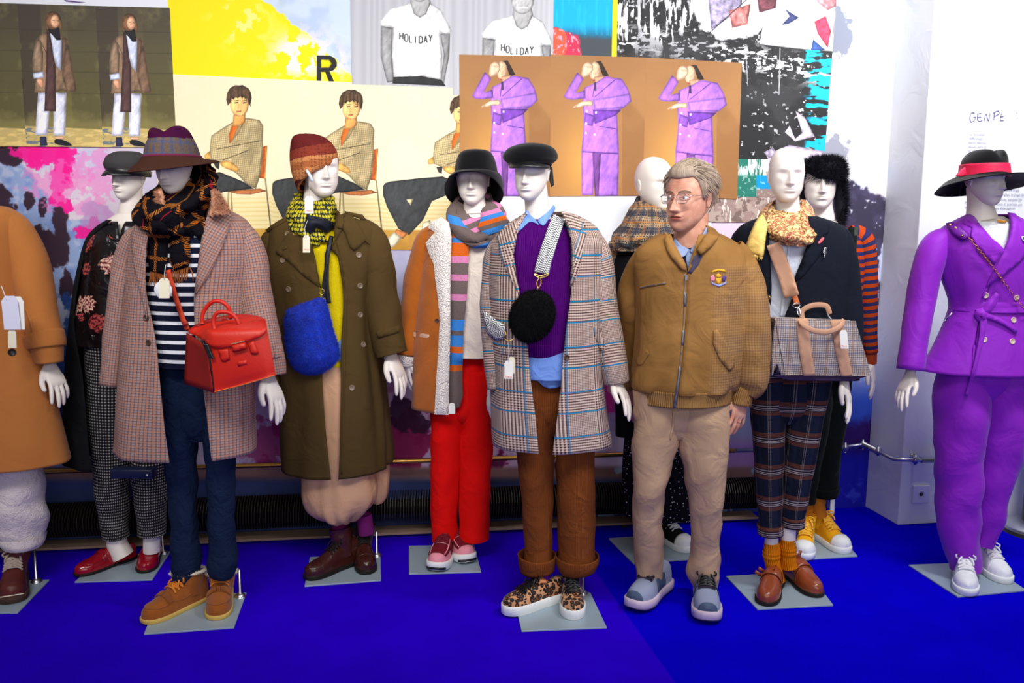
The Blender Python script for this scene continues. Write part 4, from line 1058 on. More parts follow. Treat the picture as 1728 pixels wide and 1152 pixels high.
class Shoe:
    LOW = ([0, .03, .10, .22, .36, .46, .56, .68, .80, .90, .965, 1.0], [.010, .024, .031, .033, .033, .036, .041, .0465, .0465, .039, .026, .008], [.055, .066, .070, .066, .072, .080, .072, .056, .046, .041, .034, .022])
    def __init__(s, F, toe, heel=None, ang=None, L=.275, kind='low', wk=1.0, hk=1.0, sole=.022, z0=.009, prof=None, zlift=0.0):
        s.F = F; s.c, s.d, s.s, s.L = shoe_frame(toe, ang, heel, L, z0); s.z0 = z0; s.sole = sole
        p = prof or s.LOW
        s.S = p[0]; s.W = [w_ * wk for w_ in p[1]]; s.H = [h * hk for h in p[2]]
    def w(s, t): return float(np.interp(t, s.S, s.W))
    def h(s, t): return float(np.interp(t, s.S, s.H))
    def at(s, t, v, off=0.0):
        """point on the upper: t heel..toe, v -1..1 across."""
        a = (1 - v) * math.pi / 2; zs = s.z0 + s.sole
        ww = s.w(t) + off; hh = s.h(t) + off
        cx = math.copysign(abs(math.cos(a)) ** .8, math.cos(a)); sz = max(0, math.sin(a)) ** .75
        bend = .006 * math.sin(t * math.pi) 
        return s.c + s.d * (t * s.L) + s.s * (cx * ww) + UP * (zs + hh * sz - s.z0) + UP * s.z0 * 0
    def upper(s, t0=0.0, t1=1.0, off=0.0, v0=-1.0, v1=1.0, n=34, k=18):
        ts = np.linspace(t0, t1, n)
        if t0 == 0 and t1 == 1: ts = .5 - .5 * np.cos(np.linspace(0, math.pi, n)); 
        P = [[s.at(t, v0 + (v1 - v0) * j / k, off) for j in range(k + 1)] for t in ts]
        UV = [[(t * s.L, (v0 + (v1 - v0) * j / k) * .07) for j in range(k + 1)] for t in ts]
        m = grid(P, UV)
        if t0 == 0 and t1 == 1: cap(m, list(range(k + 1)))
        if t1 == 1: cap(m, list(range((n - 1) * (k + 1), n * (k + 1))))
        return m
    def sole_mesh(s, extra=.004, h=None, toe_spring=0.0, flare=0.0, n=30, t0=0.0, t1=1.0, z=0.0):
        h = h or s.sole + .004
        ts = list(t0 + (t1 - t0) * (.5 - .5 * np.cos(np.linspace(0, math.pi, n))))
        loop = [(t, 1) for t in ts] + [(t, -1) for t in ts[::-1]]
        lay = []
        for zz, ex in [(0, extra * .3 + flare), (.004, extra + flare), (h * .6, extra + flare * .5), (h - .002, extra), (h, extra * .5)]:
            r = []
            for t, sd in loop:
                e = ex if 0.02 < t < .98 else ex
                lon = (t - .5) * 2 * ex * 1.2
                lift = toe_spring * max(0, (t - .72) / .28) ** 2
                r.append(s.c + s.d * (t * s.L + lon) + s.s * (sd * (s.w(t) + ex)) + UP * (s.z0 * 0 + zz + z + lift))
            r.append(r[0]); lay.append(r)
        base = Vector((0, 0, 0))
        m = grid(lay, [[(0, 0)] * len(lay[0])] * len(lay)); K = len(lay[0])
        cap(m, list(range(K))); cap(m, list(range(4 * K, 5 * K)))
        return m
    def shaft(s, F, top_px, top_w, t=.20, w0=.040, ratio=1.12, d=0.0, n=5, caps=False):
        """tube from the ankle to a top point."""
        p0 = s.c + s.d * (s.L * (t + .05)) + UP * (s.sole + .030); p2 = F.pt(top_px[0], top_px[1], 0)
        b = s.c + s.d * (s.L * t); q = ((b - CAM).dot(N)); r = ray(*top_px); p2 = CAM + r * (q / r.dot(N))
        k = F.k(0)
        p1 = p0.lerp(p2, .5)
        P = [Vector(x) for x in catmull([tuple(p0), tuple(p1), tuple(p2)], 6)]
        rr = list(np.interp(np.linspace(0, 1, len(P)), [0, .45, 1], [w0, (w0 + top_w * k / 2) / 2 * .97, top_w * k / 2]))
        return sweep(P, rr, 22, ratio, ref=s.d, wr=(.0025, 30, random.random() * 5), caps=(False, caps))
    def laces(s, t0, t1, n, v=.34, r=.0022, off=.003, bow=True, sag=.05):
        m = M(); ts = np.linspace(t0, t1, n); r = r * 1.45
        for i in range(n):
            m.add(tube([s.at(ts[i], -v, off), s.at(ts[i], -v * .4, off + .003), s.at(ts[i] , v * .4, off + .003), s.at(ts[i], v, off)], r, 6, 3))
            if i < n - 1:
                m.add(tube([s.at(ts[i], -v, off), s.at((ts[i] + ts[i + 1]) / 2, 0, off + .004), s.at(ts[i + 1], v, off)], r, 6, 3))
                m.add(tube([s.at(ts[i], v, off), s.at((ts[i] + ts[i + 1]) / 2, 0, off + .006), s.at(ts[i + 1], -v, off)], r, 6, 3))
        if bow:
            c = s.at(t0, 0, off + .008); sp = s.s; f = s.d
            for sg in (-1, 1):
                m.add(tube([c, c + sp * sg * .018 + UP * .010 + f * .006, c + sp * sg * .038 + UP * .004 + f * .016, c + sp * sg * .034 - UP * .010 + f * .014, c + sp * sg * .014 - UP * .002 + f * .006, c], r, 6, 4))
                m.add(tube([c, c + sp * sg * .014 + f * .018, c + sp * sg * .028 - UP * .012 + f * .034, c + sp * sg * .030 - UP * .026 + f * .042], r, 6, 4))
        return m

def tag_on(F, root, parent_obj, x0, y0, w_, h_, d, mt, string=None, word=None, wmat=None, name='price_tag', tilt=0.0):
    """a card tag with clipped corners hanging on a string (pixel box top-left x0,y0)."""
    c = .22
    poly = [(x0 + w_ * c, y0), (x0 + w_ * (1 - c), y0), (x0 + w_, y0 + h_ * .16), (x0 + w_ + tilt, y0 + h_), (x0 + tilt, y0 + h_), (x0, y0 + h_ * .16)]
    m = M(); k = len(poly)
    m.v = [F.pt(x, y, d) for x, y in poly] + [F.pt(x, y, d) - N * .0015 for x, y in poly]; m.uv = [(0, 0)] * (2 * k)
    m.f = [tuple(range(k))[::-1], tuple(range(k, 2 * k))] + [(i, (i + 1) % k, k + (i + 1) % k, k + i) for i in range(k)]
    o = emit(root, name, m, mt, parent=parent_obj, smooth=False)
    return o

def word_mesh(F, txt, x, y, wpx, d, rot=0.0):
    cu = bpy.data.curves.new('t', 'FONT'); cu.body = txt
    o = bpy.data.objects.new('t', cu); COL.objects.link(o); me = bpy.data.meshes.new_from_object(o); bpy.data.objects.remove(o)
    xs = [v.co.x for v in me.vertices]; k = wpx / (max(xs) - min(xs))
    m = M(); cr, sr = math.cos(rot), math.sin(rot)
    for v in me.vertices:
        u, w_ = (v.co.x - min(xs)) * k, -v.co.y * k
        m.v.append(F.pt(x + u * cr - w_ * sr, y + u * sr + w_ * cr, d)); m.uv.append((0, 0))
    m.f = [tuple(f.vertices) for f in me.polygons]
    return m

def legs(F, L, R, top, ratio=1.12, wr=(.004, 9, 1), sub=6):
    y0 = top[0][0]
    L = [(L[0][0], y0, L[0][2] * 1.02)] + L; R = [(R[0][0], y0, R[0][2] * 1.02)] + R
    m = limb(F, L, 30, sub, ratio, wr).add(limb(F, R, 30, sub, ratio, (wr[0], wr[1], wr[2] + 3)))
    dm = min(L[0][2], R[0][2]) / 2 * F.k() * ratio
    m.add(loft(F, [r[:4] + (min(r[4], dm * .93) if i < len(top) - 1 else dm * .5,) + r[5:] for i, r in enumerate(top)], 44, 4))
    return m
def neck(F, pts, chest=None, ratio=1.05):
    m = limb(F, pts, 28, 5, ratio)
    if chest: m.add(loft(F, chest, 40, 4, ccap=(True, True)))
    return m

# ------------------------------------------------------------------ cloth, leather and other materials
GLASSP = mat('plate_steel', C(166, 184, 198), rough=.4, metal=.2, spec=.5, mottle=.12)
TAGW = mat('tag_card', C(244, 243, 236), rough=.6); TAGY = mat('tag_ivory', C(238, 232, 205), rough=.6); REDINK = mat('red_ink', C(226, 90, 80), rough=.7); TINK = mat('tag_ink', C(90, 90, 110), rough=.7); STRING = mat('string', C(238, 238, 240), rough=.8)
GOLD = mat('gold_metal', C(226, 186, 110), rough=.25, metal=1.0); SILVER = mat('silver_metal', C(205, 205, 215), rough=.22, metal=1.0); COPPER = mat('copper_chain', C(206, 130, 96), rough=.3, metal=1.0)
wv = (700, .0006)
def cloth(name, col, rough=.9, wr=(16, .008), **k): return mat(name, col, rough=rough, weave=wv, wrinkle=wr, spec=.15, **k)
CAMEL = cloth('camel_wool', C(186, 116, 58), sheen=.1, wr=(6, .006)); FLEECE = mat('cream_fleece', C(226, 214, 214), rough=1, spec=.05, weave=(180, .004), wrinkle=(9, .015))
BLACKC = cloth('black_wool', C(17, 17, 21)); BLACKS = cloth('black_soft', C(14, 14, 18)); NAVYC = cloth('navy_blazer_cloth', C(20, 24, 36), wr=(9, .006)); JEAN = cloth('dark_denim', lambda t: t.mix(t.noise(260, 2) * .6, C(10, 20, 42), C(28, 50, 86)), wr=(15, .014))
OLIVE = cloth('olive_gabardine', C(80, 62, 32), wr=(7, .010)); YELK = mat('yellow_knit', lambda t: (t.mix(t.noise(120, 3), C(206, 180, 10), C(232, 210, 20)), t.noise(240, 2)), rough=.95, spec=.1, height=.003); SATIN = mat('beige_satin', C(206, 160, 124), rough=.42, spec=.35, wrinkle=(8, .010))
CHERRY = cloth('cherry_trousers', C(232, 12, 8), wr=(10, .010)); CREAM = cloth('cream_jersey', C(240, 226, 212), wr=(12, .010)); SUEDE = mat('tan_suede', lambda t: t.mix(t.noise(14, 5), C(150, 78, 22), C(188, 104, 34)), rough=.95, spec=.05, sheen=.3, wrinkle=(10, .006), weave=(500, .0008)); SHEARL = mat('shearling', lambda t: (t.mix(t.noise(160, 3), C(240, 228, 220), C(255, 250, 244)), t.vor(170)), rough=1, spec=.02, height=.006)
PURK = mat('purple_knit', lambda t: (t.mix(t.noise(90, 3), C(74, 6, 104), C(92, 12, 128)), t.uv()[0].__mul__(900).sin() + t.noise(200)), rough=.95, spec=.08, height=.0012); SHIRTB = cloth('blue_shirt_cotton', C(120, 158, 236), rough=.7); RUST = cloth('rust_corduroy', lambda t: t.mix((t.uv()[0] * 900).sin() * .2 + .3, C(98, 50, 18), C(152, 82, 36)), wr=(11, .012)); VIOLETSUIT = mat('violet_suiting', C(146, 26, 196), rough=.6, spec=.35, sheen=.1, weave=wv, wrinkle=(5, .012)); WHITET = cloth('white_tee', C(244, 246, 250)); SHIRTW = cloth('white_shirt', C(224, 230, 246), rough=.7)
VELV = mat('black_green_velvet', C(8, 14, 13), rough=.9, spec=.1, sheen=.04, wrinkle=(12, .010)); SKINM = None
LEATHB = mat('black_leather', C(22, 22, 25), rough=.38, spec=.5, wrinkle=(60, .001)); FELTB = mat('black_felt', C(13, 13, 17), rough=.95, spec=.1, sheen=.15)
def stripes(p, duty, a, b, axis=1, ofs=0.0):
    return lambda t: t.mix(t.sq(t.uv()[axis] + (10 + ofs), p, duty), a, b)
BRETON = cloth('breton_stripe', stripes(.0372, .36, C(16, 20, 44), C(236, 238, 244)), wr=(12, .008)); KNITST = mat('rust_navy_stripe', lambda t: (t.mix((((t.uv()[1] + 10) / .036).fr() + (t.noise(60) - .5) * .12).lt(.5), C(190, 70, 26), C(48, 48, 92)), t.noise(260)), rough=1, spec=.05, height=.003)
def tweed(t):
    u, v = t.uv(); p = .0105
    a = t.sq(u + 10, p, .30); b = t.sq(v + 10, p, .30); c2 = t.sq(u + 10.004, p * 2, .2); d2 = t.sq(v + 10.004, p * 2, .2)
    c = t.mix(t.noise(300, 2), C(150, 122, 112), C(188, 160, 152))
    c = t.mix(a * .55, c, C(60, 56, 84)); c = t.mix(b * .55, c, C(66, 58, 84)); c = t.mix(c2 * .5, c, C(196, 120, 80)); c = t.mix(d2 * .45, c, C(196, 122, 84))
    return c
TWEED = cloth('check_tweed', tweed, wr=(7, .006))
def gingham(t):
    u, v = t.uv(); p = .014
    a = t.sq(u + 10, p, .36); b = t.sq(v + 10, p, .36)
    return t.mix(t.m('MULTIPLY', a, b) * .85 + (a + b) * .08, C(14, 14, 20), C(190, 184, 178))
GING = cloth('micro_check', gingham, wr=(9, .010))
def glen(t, fine=.0062, coarse=.0105, P=.178, light=C(222, 198, 184), dark=C(66, 38, 44), line=C(24, 122, 172)):
    u, v = t.uv(); u = u + 10; v = v + 10
    bu = t.sq(u, P, .46); bv = t.sq(v, P, .46)
    def hound(p):
        a = t.sq(u, p); b = t.sq(v, p); tw = t.sq(u + v, p * .5)
        return a * b + (a + b - 2 * (a * b)) * tw
    both = bu * bv
    col = t.mix(hound(coarse), light, dark)
    stripe_h = t.mix(t.sq(v, coarse, .5) * .7 + hound(fine) * .3, light, dark); stripe_v = t.mix(t.sq(u, coarse, .5) * .7 + hound(fine) * .3, light, dark)
    finec = t.mix(hound(fine) * .8 + .1, light, dark)
    c = t.mix(bu, finec, stripe_v); c = t.mix(bv, c, stripe_h); c = t.mix(both, c, col)
    ln = t.sq(v + .004, P, .030).max(t.sq(v + .004 + P * .54, P, .030)); lu = t.sq(u + .004, P, .026) * .75
    return t.mix(ln.max(lu), c, line)
GLEN = cloth('glen_check', glen, wr=(6, .005))
def tartan_scarf(t):
    u, v = t.uv(); u = u + 10 + (t.noise(25) - .5) * .02; v = v + 10 + (t.noise(22) - .5) * .02
    tw = t.sq(u + v, .009, .5); a = t.sq(u, .085, .15) * tw; b = t.sq(v, .085, .15) * tw
    c = t.mix(a.max(b), C(20, 18, 24), C(178, 104, 40)); r = t.sq(u + .05, .17, .02)
    return t.mix(r * .8, c, C(170, 20, 50)), t.noise(90, 3)
TARTAN = mat('black_amber_tartan', tartan_scarf, rough=1, spec=.05, height=.006)
def shawl(t):
    u, v = t.uv(); u = u + 10 + (t.noise(14) - .5) * .03; v = v + 10 + (t.noise(15) - .5) * .03
    h = t.sq(u, .012) * t.sq(v, .012); c = t.mix(h * .9 + t.sq(u + v, .008) * .5, C(186, 160, 130), C(44, 44, 54))
    c = t.mix(t.sq(v, .075, .36) * .75, c, C(34, 46, 68)); c = t.mix(t.sq(u, .075, .22) * .6, c, C(44, 54, 74)); c = t.mix(t.sq(v + .03, .075, .12) * .6, c, C(186, 116, 40))
    return t.mix(t.sq(u + .03, .075, .10) * .45, c, C(180, 112, 46))
SHAWL = cloth('blue_amber_shawl', shawl, wr=(14, .010))
def plaidtr(t):
    u, v = t.uv(); u = u + 10; v = v + 10; P = .142
    c = t.mix(t.noise(200, 2), C(14, 18, 34), C(24, 30, 50))
    f = ((v) / P).fr()
    band = f.lt(.46); c = t.mix(t.sq(u, .10, .5) * .35, c, C(34, 42, 70)); 
    rust = (f.lt(.12)).max(f.gt(.33) * f.lt(.46)); c = t.mix(rust * .75, c, C(104, 58, 44)); navy = f.gt(.12) * f.lt(.33); c = t.mix(navy * .6, c, C(18, 22, 44))
    wl = (f.gt(.15) * f.lt(.175)).max(f.gt(.20) * f.lt(.225)).max(f.gt(.27) * f.lt(.295)); c = t.mix(wl * .8, c, C(196, 176, 170))
    g = (u / .10).fr(); vl = (g.gt(.48) * g.lt(.515)).max(g.gt(.58) * g.lt(.61)); c = t.mix(vl * .55 * t.sq(v, .006), c, C(196, 180, 176))
    return t.mix(t.sq(u + v, .005) * .25, c, C(10, 12, 24))
PLAIDT = cloth('navy_rust_plaid', plaidtr, wr=(9, .010))
def striped_scarf(t):
    v = t.uv()[1]
    rmp = t.n('ShaderNodeValToRGB'); cr = rmp.color_ramp; cr.interpolation = 'CONSTANT'
    return rmp
def floral(t):
    u, v = t.uv(); vv = t.uvv()
    a = t.n('ShaderNodeTexVoronoi'); a.inputs['Scale'].default_value = 10; t.inp(a.inputs['Vector'], vv)
    d = S(t, a.outputs['Distance']); g = S(t, a.outputs['Color'])
    sp = t.n('ShaderNodeSeparateColor'); t.inp(sp.inputs[0], g); r1 = S(t, sp.outputs[0]); r2 = S(t, sp.outputs[1])
    nz = t.noise(75, 4, vv); pet = ((d + (nz - .5) * .5).lt(.40)) * r1.gt(.38)
    c = t.mix(t.noise(110, 3, vv).ss(.42, .58), C(112, 18, 38), C(232, 190, 168)); c2 = t.mix(r2.gt(.5), c, t.mix(t.noise(95, 3, vv).ss(.4, .6), C(60, 14, 32), C(190, 80, 74)))
    return t.mix(pet, C(14, 10, 14), c2)
FLORAL = mat('black_floral_satin', floral, rough=.30, spec=.5, wrinkle=(11, .010))
def dots(t):
    vv = t.uvv(); d = t.vor(62, vv, rnd=.75)
    return t.mix(d.lt(.20), C(12, 11, 14), C(228, 222, 226))
DOTS = cloth('black_dotted_viscose', dots, rough=.7, wr=(8, .012))
def leopard(t):
    vv = t.ob(); d = t.vor(62, vv); n = t.noise(60, 2, vv)
    c = t.mix(t.noise(20, 2), C(176, 98, 44), C(226, 176, 130)); ring = (d + (n - .5) * .35); c = t.mix(ring.lt(.60), c, C(22, 16, 16)); return t.mix(ring.lt(.24), c, C(150, 78, 34))
LEOP = mat('leopard_calf_hair', leopard, rough=.6, sheen=.2)
def zebra(t):
    u, v = t.uv(); return t.mix(((v * 760 + ((u * 210).sin()) * 3.6 + t.noise(40) * 3).sin()).gt(-.2), C(20, 20, 26), C(236, 236, 238))
ZEBRA = mat('zebra_webbing', zebra, rough=.7)
def honeyscarf(t):
    vv = t.uvv(); d = t.vor(52, vv, rnd=.3); c = t.mix(d.lt(.42), C(24, 36, 34), C(214, 198, 20)); return t.mix(d.gt(.26) * d.lt(.32), c, C(120, 120, 20))
HONEY = mat('yellow_circle_silk', honeyscarf, rough=.6, wrinkle=(20, .008))
def paisley(t):
    vv = t.ob(); d = t.vor(30, vv); n = t.noise(40, 2, vv, dist=2.4); c = t.mix(n.ss(.47, .50), C(250, 224, 152), C(148, 20, 44)); c = t.mix((d * 70).sin().gt(.72), c, C(248, 216, 140)); return t.mix(n.ss(.46, .48) * (1 - n.ss(.49, .51)), c, C(110, 50, 30))
PAIS = mat('yellow_crimson_paisley', paisley, rough=.5, wrinkle=(18, .010)); YSCARF = mat('plain_yellow_scarf', C(248, 214, 122), rough=.6, wrinkle=(20, .008))
def fairisle(t):
    x, y, z = t.xyz(); v = z + (t.noise(30) - .5) * .006
    rp = t.n('ShaderNodeValToRGB'); t.inp(rp.inputs[0], (v * 1.0)); return rp
RIBN = {}
def ramp(t, val, stops, interp='CONSTANT'):
    n = t.n('ShaderNodeValToRGB'); t.inp(n.inputs[0], val); r = n.color_ramp; r.interpolation = interp
    while len(r.elements) < len(stops): r.elements.new(0.5)
    for e, (p, c) in zip(r.elements, stops): e.position = p
    for e, (p, c) in zip(r.elements, stops): e.color = c
    return S(t, n.outputs[0])
def visor(F, cx, y, rx, dep, ln, drop, yaw, d=0.0, span=1.15):
    c = F.pt(cx, y, d); R = Matrix.Rotation(math.radians(yaw), 3, UP); fr = R @ N; rt = R @ A; rxm = rx * F.k()
    P = []
    for r in range(5):
        s = r / 4; row = []
        for k in range(25):
            th = (k / 24 * 2 - 1) * span; cc = math.cos(th / span * math.pi / 2) ** .6
            row.append(c + rt * (rxm * math.sin(th) * (1 + .10 * s)) + fr * (dep * math.cos(th) + ln * s * cc) - UP * (drop * s * s * .5 + drop * .5 * s * cc + .012 * s * abs(math.sin(th))))
        P.append(row)
    return grid(P, [[(0, 0)] * 25] * 5)
def collar_stand(F, rows): return loft(F, rows, 40, 4)
def fringe(F, pts, n, ln, mt, parent, d, r=.0022, seed=1, name='fringe'):
    rnd = random.Random(seed); m = M()
    for i in range(n):
        t = i / (n - 1); x = pts[0][0] + (pts[1][0] - pts[0][0]) * t; y = pts[0][1] + (pts[1][1] - pts[0][1]) * t
        a = F.pt(x, y, d + rnd.uniform(-.006, .006)); l = ln * rnd.uniform(.7, 1.2); q = Vector((rnd.uniform(-.2, .2), rnd.uniform(-.1, .1), -1))
        m.add(tube([a, a + q * l * .5 + A * rnd.uniform(-.004, .004), a + q * l], [r, r * 1.3, r * .5], 5, 3))
    return F.emit(name, m, mt, parent=parent, kind='stuff')
def belt_strap(F, pxs, wpx, bv_m, mt, parent, off=.004, thick=.003, name='strap', step=5, **k):
    """a flat strap following pixel centre points over whatever lies beneath."""
    L = []; Rr = []
    P = [np.array(p, float) for p in catmull([tuple(p) for p in pxs], 5)]
    for i, p in enumerate(P):
        tg = P[min(i + 1, len(P) - 1)] - P[max(i - 1, 0)]; tg /= np.linalg.norm(tg); nn = np.array((-tg[1], tg[0])) * (wpx / 2 if not isinstance(wpx, (list, tuple)) else np.interp(i / (len(P) - 1), [0, 1], wpx) / 2)
        L.append(tuple(p + nn)); Rr.append(tuple(p - nn))
    m = drape(F, L + Rr[::-1], bv_m, off=off, step=step, smooth=12, **k)
    return F.emit(name, m, mt, parent=parent, thick=thick)

def hands(F, *L, mt=None):
    for wx, wy_, tx, ty, d, dt, palm, mir in L: F.emit('hand', hand_at(F, wx, wy_, tx, ty, d=d, dt=dt, palm=palm, mirror=mir), mt or SKIN_W)
# ================================================================== M6: glen check coat, black cap
F = Fig(935, 1014, 'mannequin', 'mannequin in a long glen check coat, purple sweater and black peaked cap', 'mannequin')
hd, W, H = head_mesh(F, 897, 249, 338, yaw=-20, pitch=2)
body = hd.add(neck(F, [(902, 310, 40, -.02), (905, 335, 40, -.02), (907, 358, 42, -.02), (908, 372, 48, -.02)], [Hr(366, 888, 928, .05, -.02), Hr(380, 862, 960, .075, -.02), Hr(400, 845, 995, .09, -.02)]))
hands(F, (1038, 636, 1074, 706, .05, .08, 150, False), (830, 652, 828, 722, -.05, -.02, 30, True))
F.emit('head', body, SKIN_W, label='glossy white mannequin head and neck')
tr = legs(F, [(900, 690, 72), (904, 770, 66), (907, 850, 55), (908, 925, 49), (908, 948, 52)], [(973, 690, 74), (970, 770, 68), (972, 850, 68), (973, 930, 67), (973, 950, 68)], [Hr(600, 858, 1008, .12), Hr(640, 858, 1012, .13), Hr(700, 862, 1012, .12), Hr(735, 880, 1000, .08)])
tro = F.emit('trousers', tr, RUST)
F.emit('cuff', limb(F, [(906, 935, 66), (906, 947, 64), (907, 961, 58)], 30, 3, 1.15, (.002, 20, 2)), RUST, parent=tro, thick=.004)
F.emit('cuff', limb(F, [(974, 936, 74), (974, 948, 74), (975, 960, 62)], 30, 3, 1.15, (.002, 20, 4)), RUST, parent=tro, thick=.004)
for q in [[(990, 775), (991, 850), (990, 935)], [(918, 790), (924, 860), (926, 930)]]:
    cr_ = [(x - 1.2, y) for x, y in q] + [(x + 1.2, y) for x, y in q[::-1]]
    F.emit('crease', drape(F, cr_, tr, off=.0004, step=4, puff=.004, pr=1.3), RUST, parent=tro)
sw = loft(F, [Hr(371, 884, 930, .062), Hr(378, 868, 950, .09), Hr(395, 850, 972, .105), Hr(430, 846, 984, .118), Hr(500, 848, 990, .118), Hr(575, 850, 992, .128), Hr(592, 850, 992, .13), Hr(601, 853, 990, .125)], 60, 5, (.003, .008, 2.2, 4))
swo = F.emit('sweater', sw, PURK, thick=.004)
F.emit('hem_rib', loft(F, [Hr(580, 851, 991, .131), Hr(590, 850, 992, .134), Hr(602, 853, 990, .129)], 60, 3), PURK, parent=swo, thick=.003)
F.emit('shirt', loft(F, [Hr(590, 856, 1000, .126), Hr(620, 852, 1006, .140), Hr(640, 852, 1004, .142)], 60, 4, (.004, .012, 3, 2)).add(drape(F, [(893, 596), (964, 596), (964, 636), (944, 654), (922, 656), (904, 640), (894, 618)], tr, off=.022, step=6, wr=(.008, 14), rnd=1)), SHIRTB, thick=.002)
cl = drape(F, [(889, 352), (879, 374), (874, 393), (886, 381), (893, 374), (903, 376), (911, 381), (903, 370), (894, 362)], M().add(sw).add(body), off=.010, step=4, rnd=1)
cr = drape(F, [(934, 344), (938, 352), (928, 366), (918, 382), (912, 379), (906, 372), (916, 364), (928, 354)], M().add(sw).add(body), off=.010, step=4, rnd=1)
co = F.emit('shirt_collar', cl.add(cr), SHIRTB, thick=.003)
ct = loft(F, [O(358, 890, 952, 893, 947, .062), O(364, 880, 972, 886, 951, .085), O(375, 862, 994, 880, 956, .115), O(390, 844, 1010, 872, 962, .135), O(412, 832, 1018, 866, 965, .148), O(450, 829, 1020, 866, 965, .155), O(500, 828, 1021, 876, 961, .150), O(575, 829, 1020, 890, 951, .160), O(640, 831, 1019, 896, 946, .172), O(700, 832, 1022, 903, 940, .182), O(762, 833, 1029, 908, 932, .19)], 72, 6, (.003, .016, 2.2, 2.4, 3), opened=True)
ct.add(limb(F, [(866, 402, 34, -.02), (842, 426, 42, -.03), (835, 470, 44, -.04), (833, 540, 42, -.03), (838, 610, 40, -.01), (842, 656, 38, .01)], 28, 5, 1.15, (.004, 9, 1)))
ct.add(limb(F, [(972, 398, 36, -.01), (999, 414, 44, 0), (1009, 450, 50, -.01), (1018, 510, 44, 0), (1028, 570, 42, .03), (1036, 615, 42, .055), (1041, 645, 40, .06)], 28, 5, 1.15, (.004, 9, 5)))
coat = F.emit('coat', ct, GLEN, thick=.004, label='brown white and blue glen check coat')
cb = ct.bvh()
tgt = MO(coat, swo)
F.emit('lapel', drape(F, [(887, 360), (874, 370), (846, 390), (838, 401), (842, 407), (843, 430), (856, 457), (877, 501), (870, 463), (866, 428), (872, 396), (880, 378)], tgt, off=.006, step=6, rot=-.25), GLEN, parent=coat, thick=.004)
F.emit('lapel', drape(F, [(949, 360), (958, 361), (974, 366), (984, 376), (988, 384), (977, 389), (989, 393), (985, 414), (978, 453), (963, 489), (965, 440), (964, 402), (957, 384), (950, 372)], tgt, off=.006, step=6, rot=.3), GLEN, parent=coat, thick=.004)
F.emit('pocket_flap', drape(F, [(1001, 553), (1007, 552), (1021, 577), (1021, 593), (1012, 588), (1003, 568)], tgt, off=.007, step=4), GLEN, parent=coat, thick=.004)
F.emit('pocket_flap', drape(F, [(842, 586), (868, 590), (868, 600), (843, 597)], tgt, off=.006, step=4), GLEN, parent=coat, thick=.004)
HORN = mat('horn_button', C(72, 50, 40), rough=.35, spec=.5)
button(F, 956, 603, 5, cb, HORN, coat)
F.emit('pin', lathe(surf(cb, 846, 394, .004)[0], surf(cb, 846, 394)[1], [(.010, 0), (.008, .006), (.001, .008)], 10), mat('dark_teal_enamel', C(30, 62, 72), rough=.3), parent=coat)
capm = loft(F, [Hr(241, 888, 904, .02), Hr(242.5, 872, 922, .07), Hr(248, 857, 935, .105), Hr(258, 849, 941, .118), Hr(267, 850, 940, .115), Hr(274, 858, 932, .102), Hr(279, 860, 930, .098)], 56, 5, ccap=(True, False))
hat = F.emit('hat', capm, FELTB, label='black wool mariner cap with leather band and peak')
F.emit('hat_band', loft(F, [Hr(268, 857, 933, .103), Hr(277, 859, 931, .101)], 48, 2), LEATHB, parent=hat, thick=.002)
F.emit('visor', visor(F, 895, 275, 34, .096, .030, .020, -6), LEATHB, parent=hat, thick=.003)
F.emit('back_strap', drape(F, [(928, 282), (932, 281), (935, 312), (930, 316), (927, 304)], None, flat=-.06, step=4), LEATHB, parent=hat, thick=.004)
for toe, heel, sx in [((850, 1036), (938, 1012), 1), ((968, 1046), (962, 1003), -1)]:
    s = Shoe(F, toe, heel=heel, L=.30, sole=.030, hk=1.08, wk=1.06)
    so = F.emit('sneaker', s.upper(), LEOP, label='leopard print sneaker')
    F.emit('sole', s.sole_mesh(h=.040), mat('white_rubber', C(238, 240, 240), rough=.5) if 'white_rubber' not in MATS else MATS['white_rubber'], parent=so, label='thick white rubber sole')
    F.emit('laces', s.laces(.46, .76, 6, off=.005, r=.0026), BLK, parent=so)
    F.emit('tongue', s.upper(.36, .50, .007, -.42, .42, 8, 10), mat('tan_leather', C(206, 132, 88), rough=.6) if 'tan_leather' not in MATS else MATS['tan_leather'], parent=so, thick=.003)
PURSOCK = mat('purple_sock', C(92, 24, 160), rough=.95, spec=.1, weave=wv)
F.emit('sock', limb(F, [(908, 950, 36), (912, 975, 38), (918, 1000, 40)], 20, 4, 1.2, (.002, 30, 1)), PURSOCK)
F.emit('sock', limb(F, [(967, 950, 36), (965, 975, 34), (965, 998, 34)], 20, 4, 1.2, (.002, 30, 2)), PURSOCK)
plate(F, [(866, 1006), (996, 1002), (1024, 1061), (880, 1067)], GLASSP, rod=(983, 1004))
FM6, COAT6 = F, MO(coat, swo)

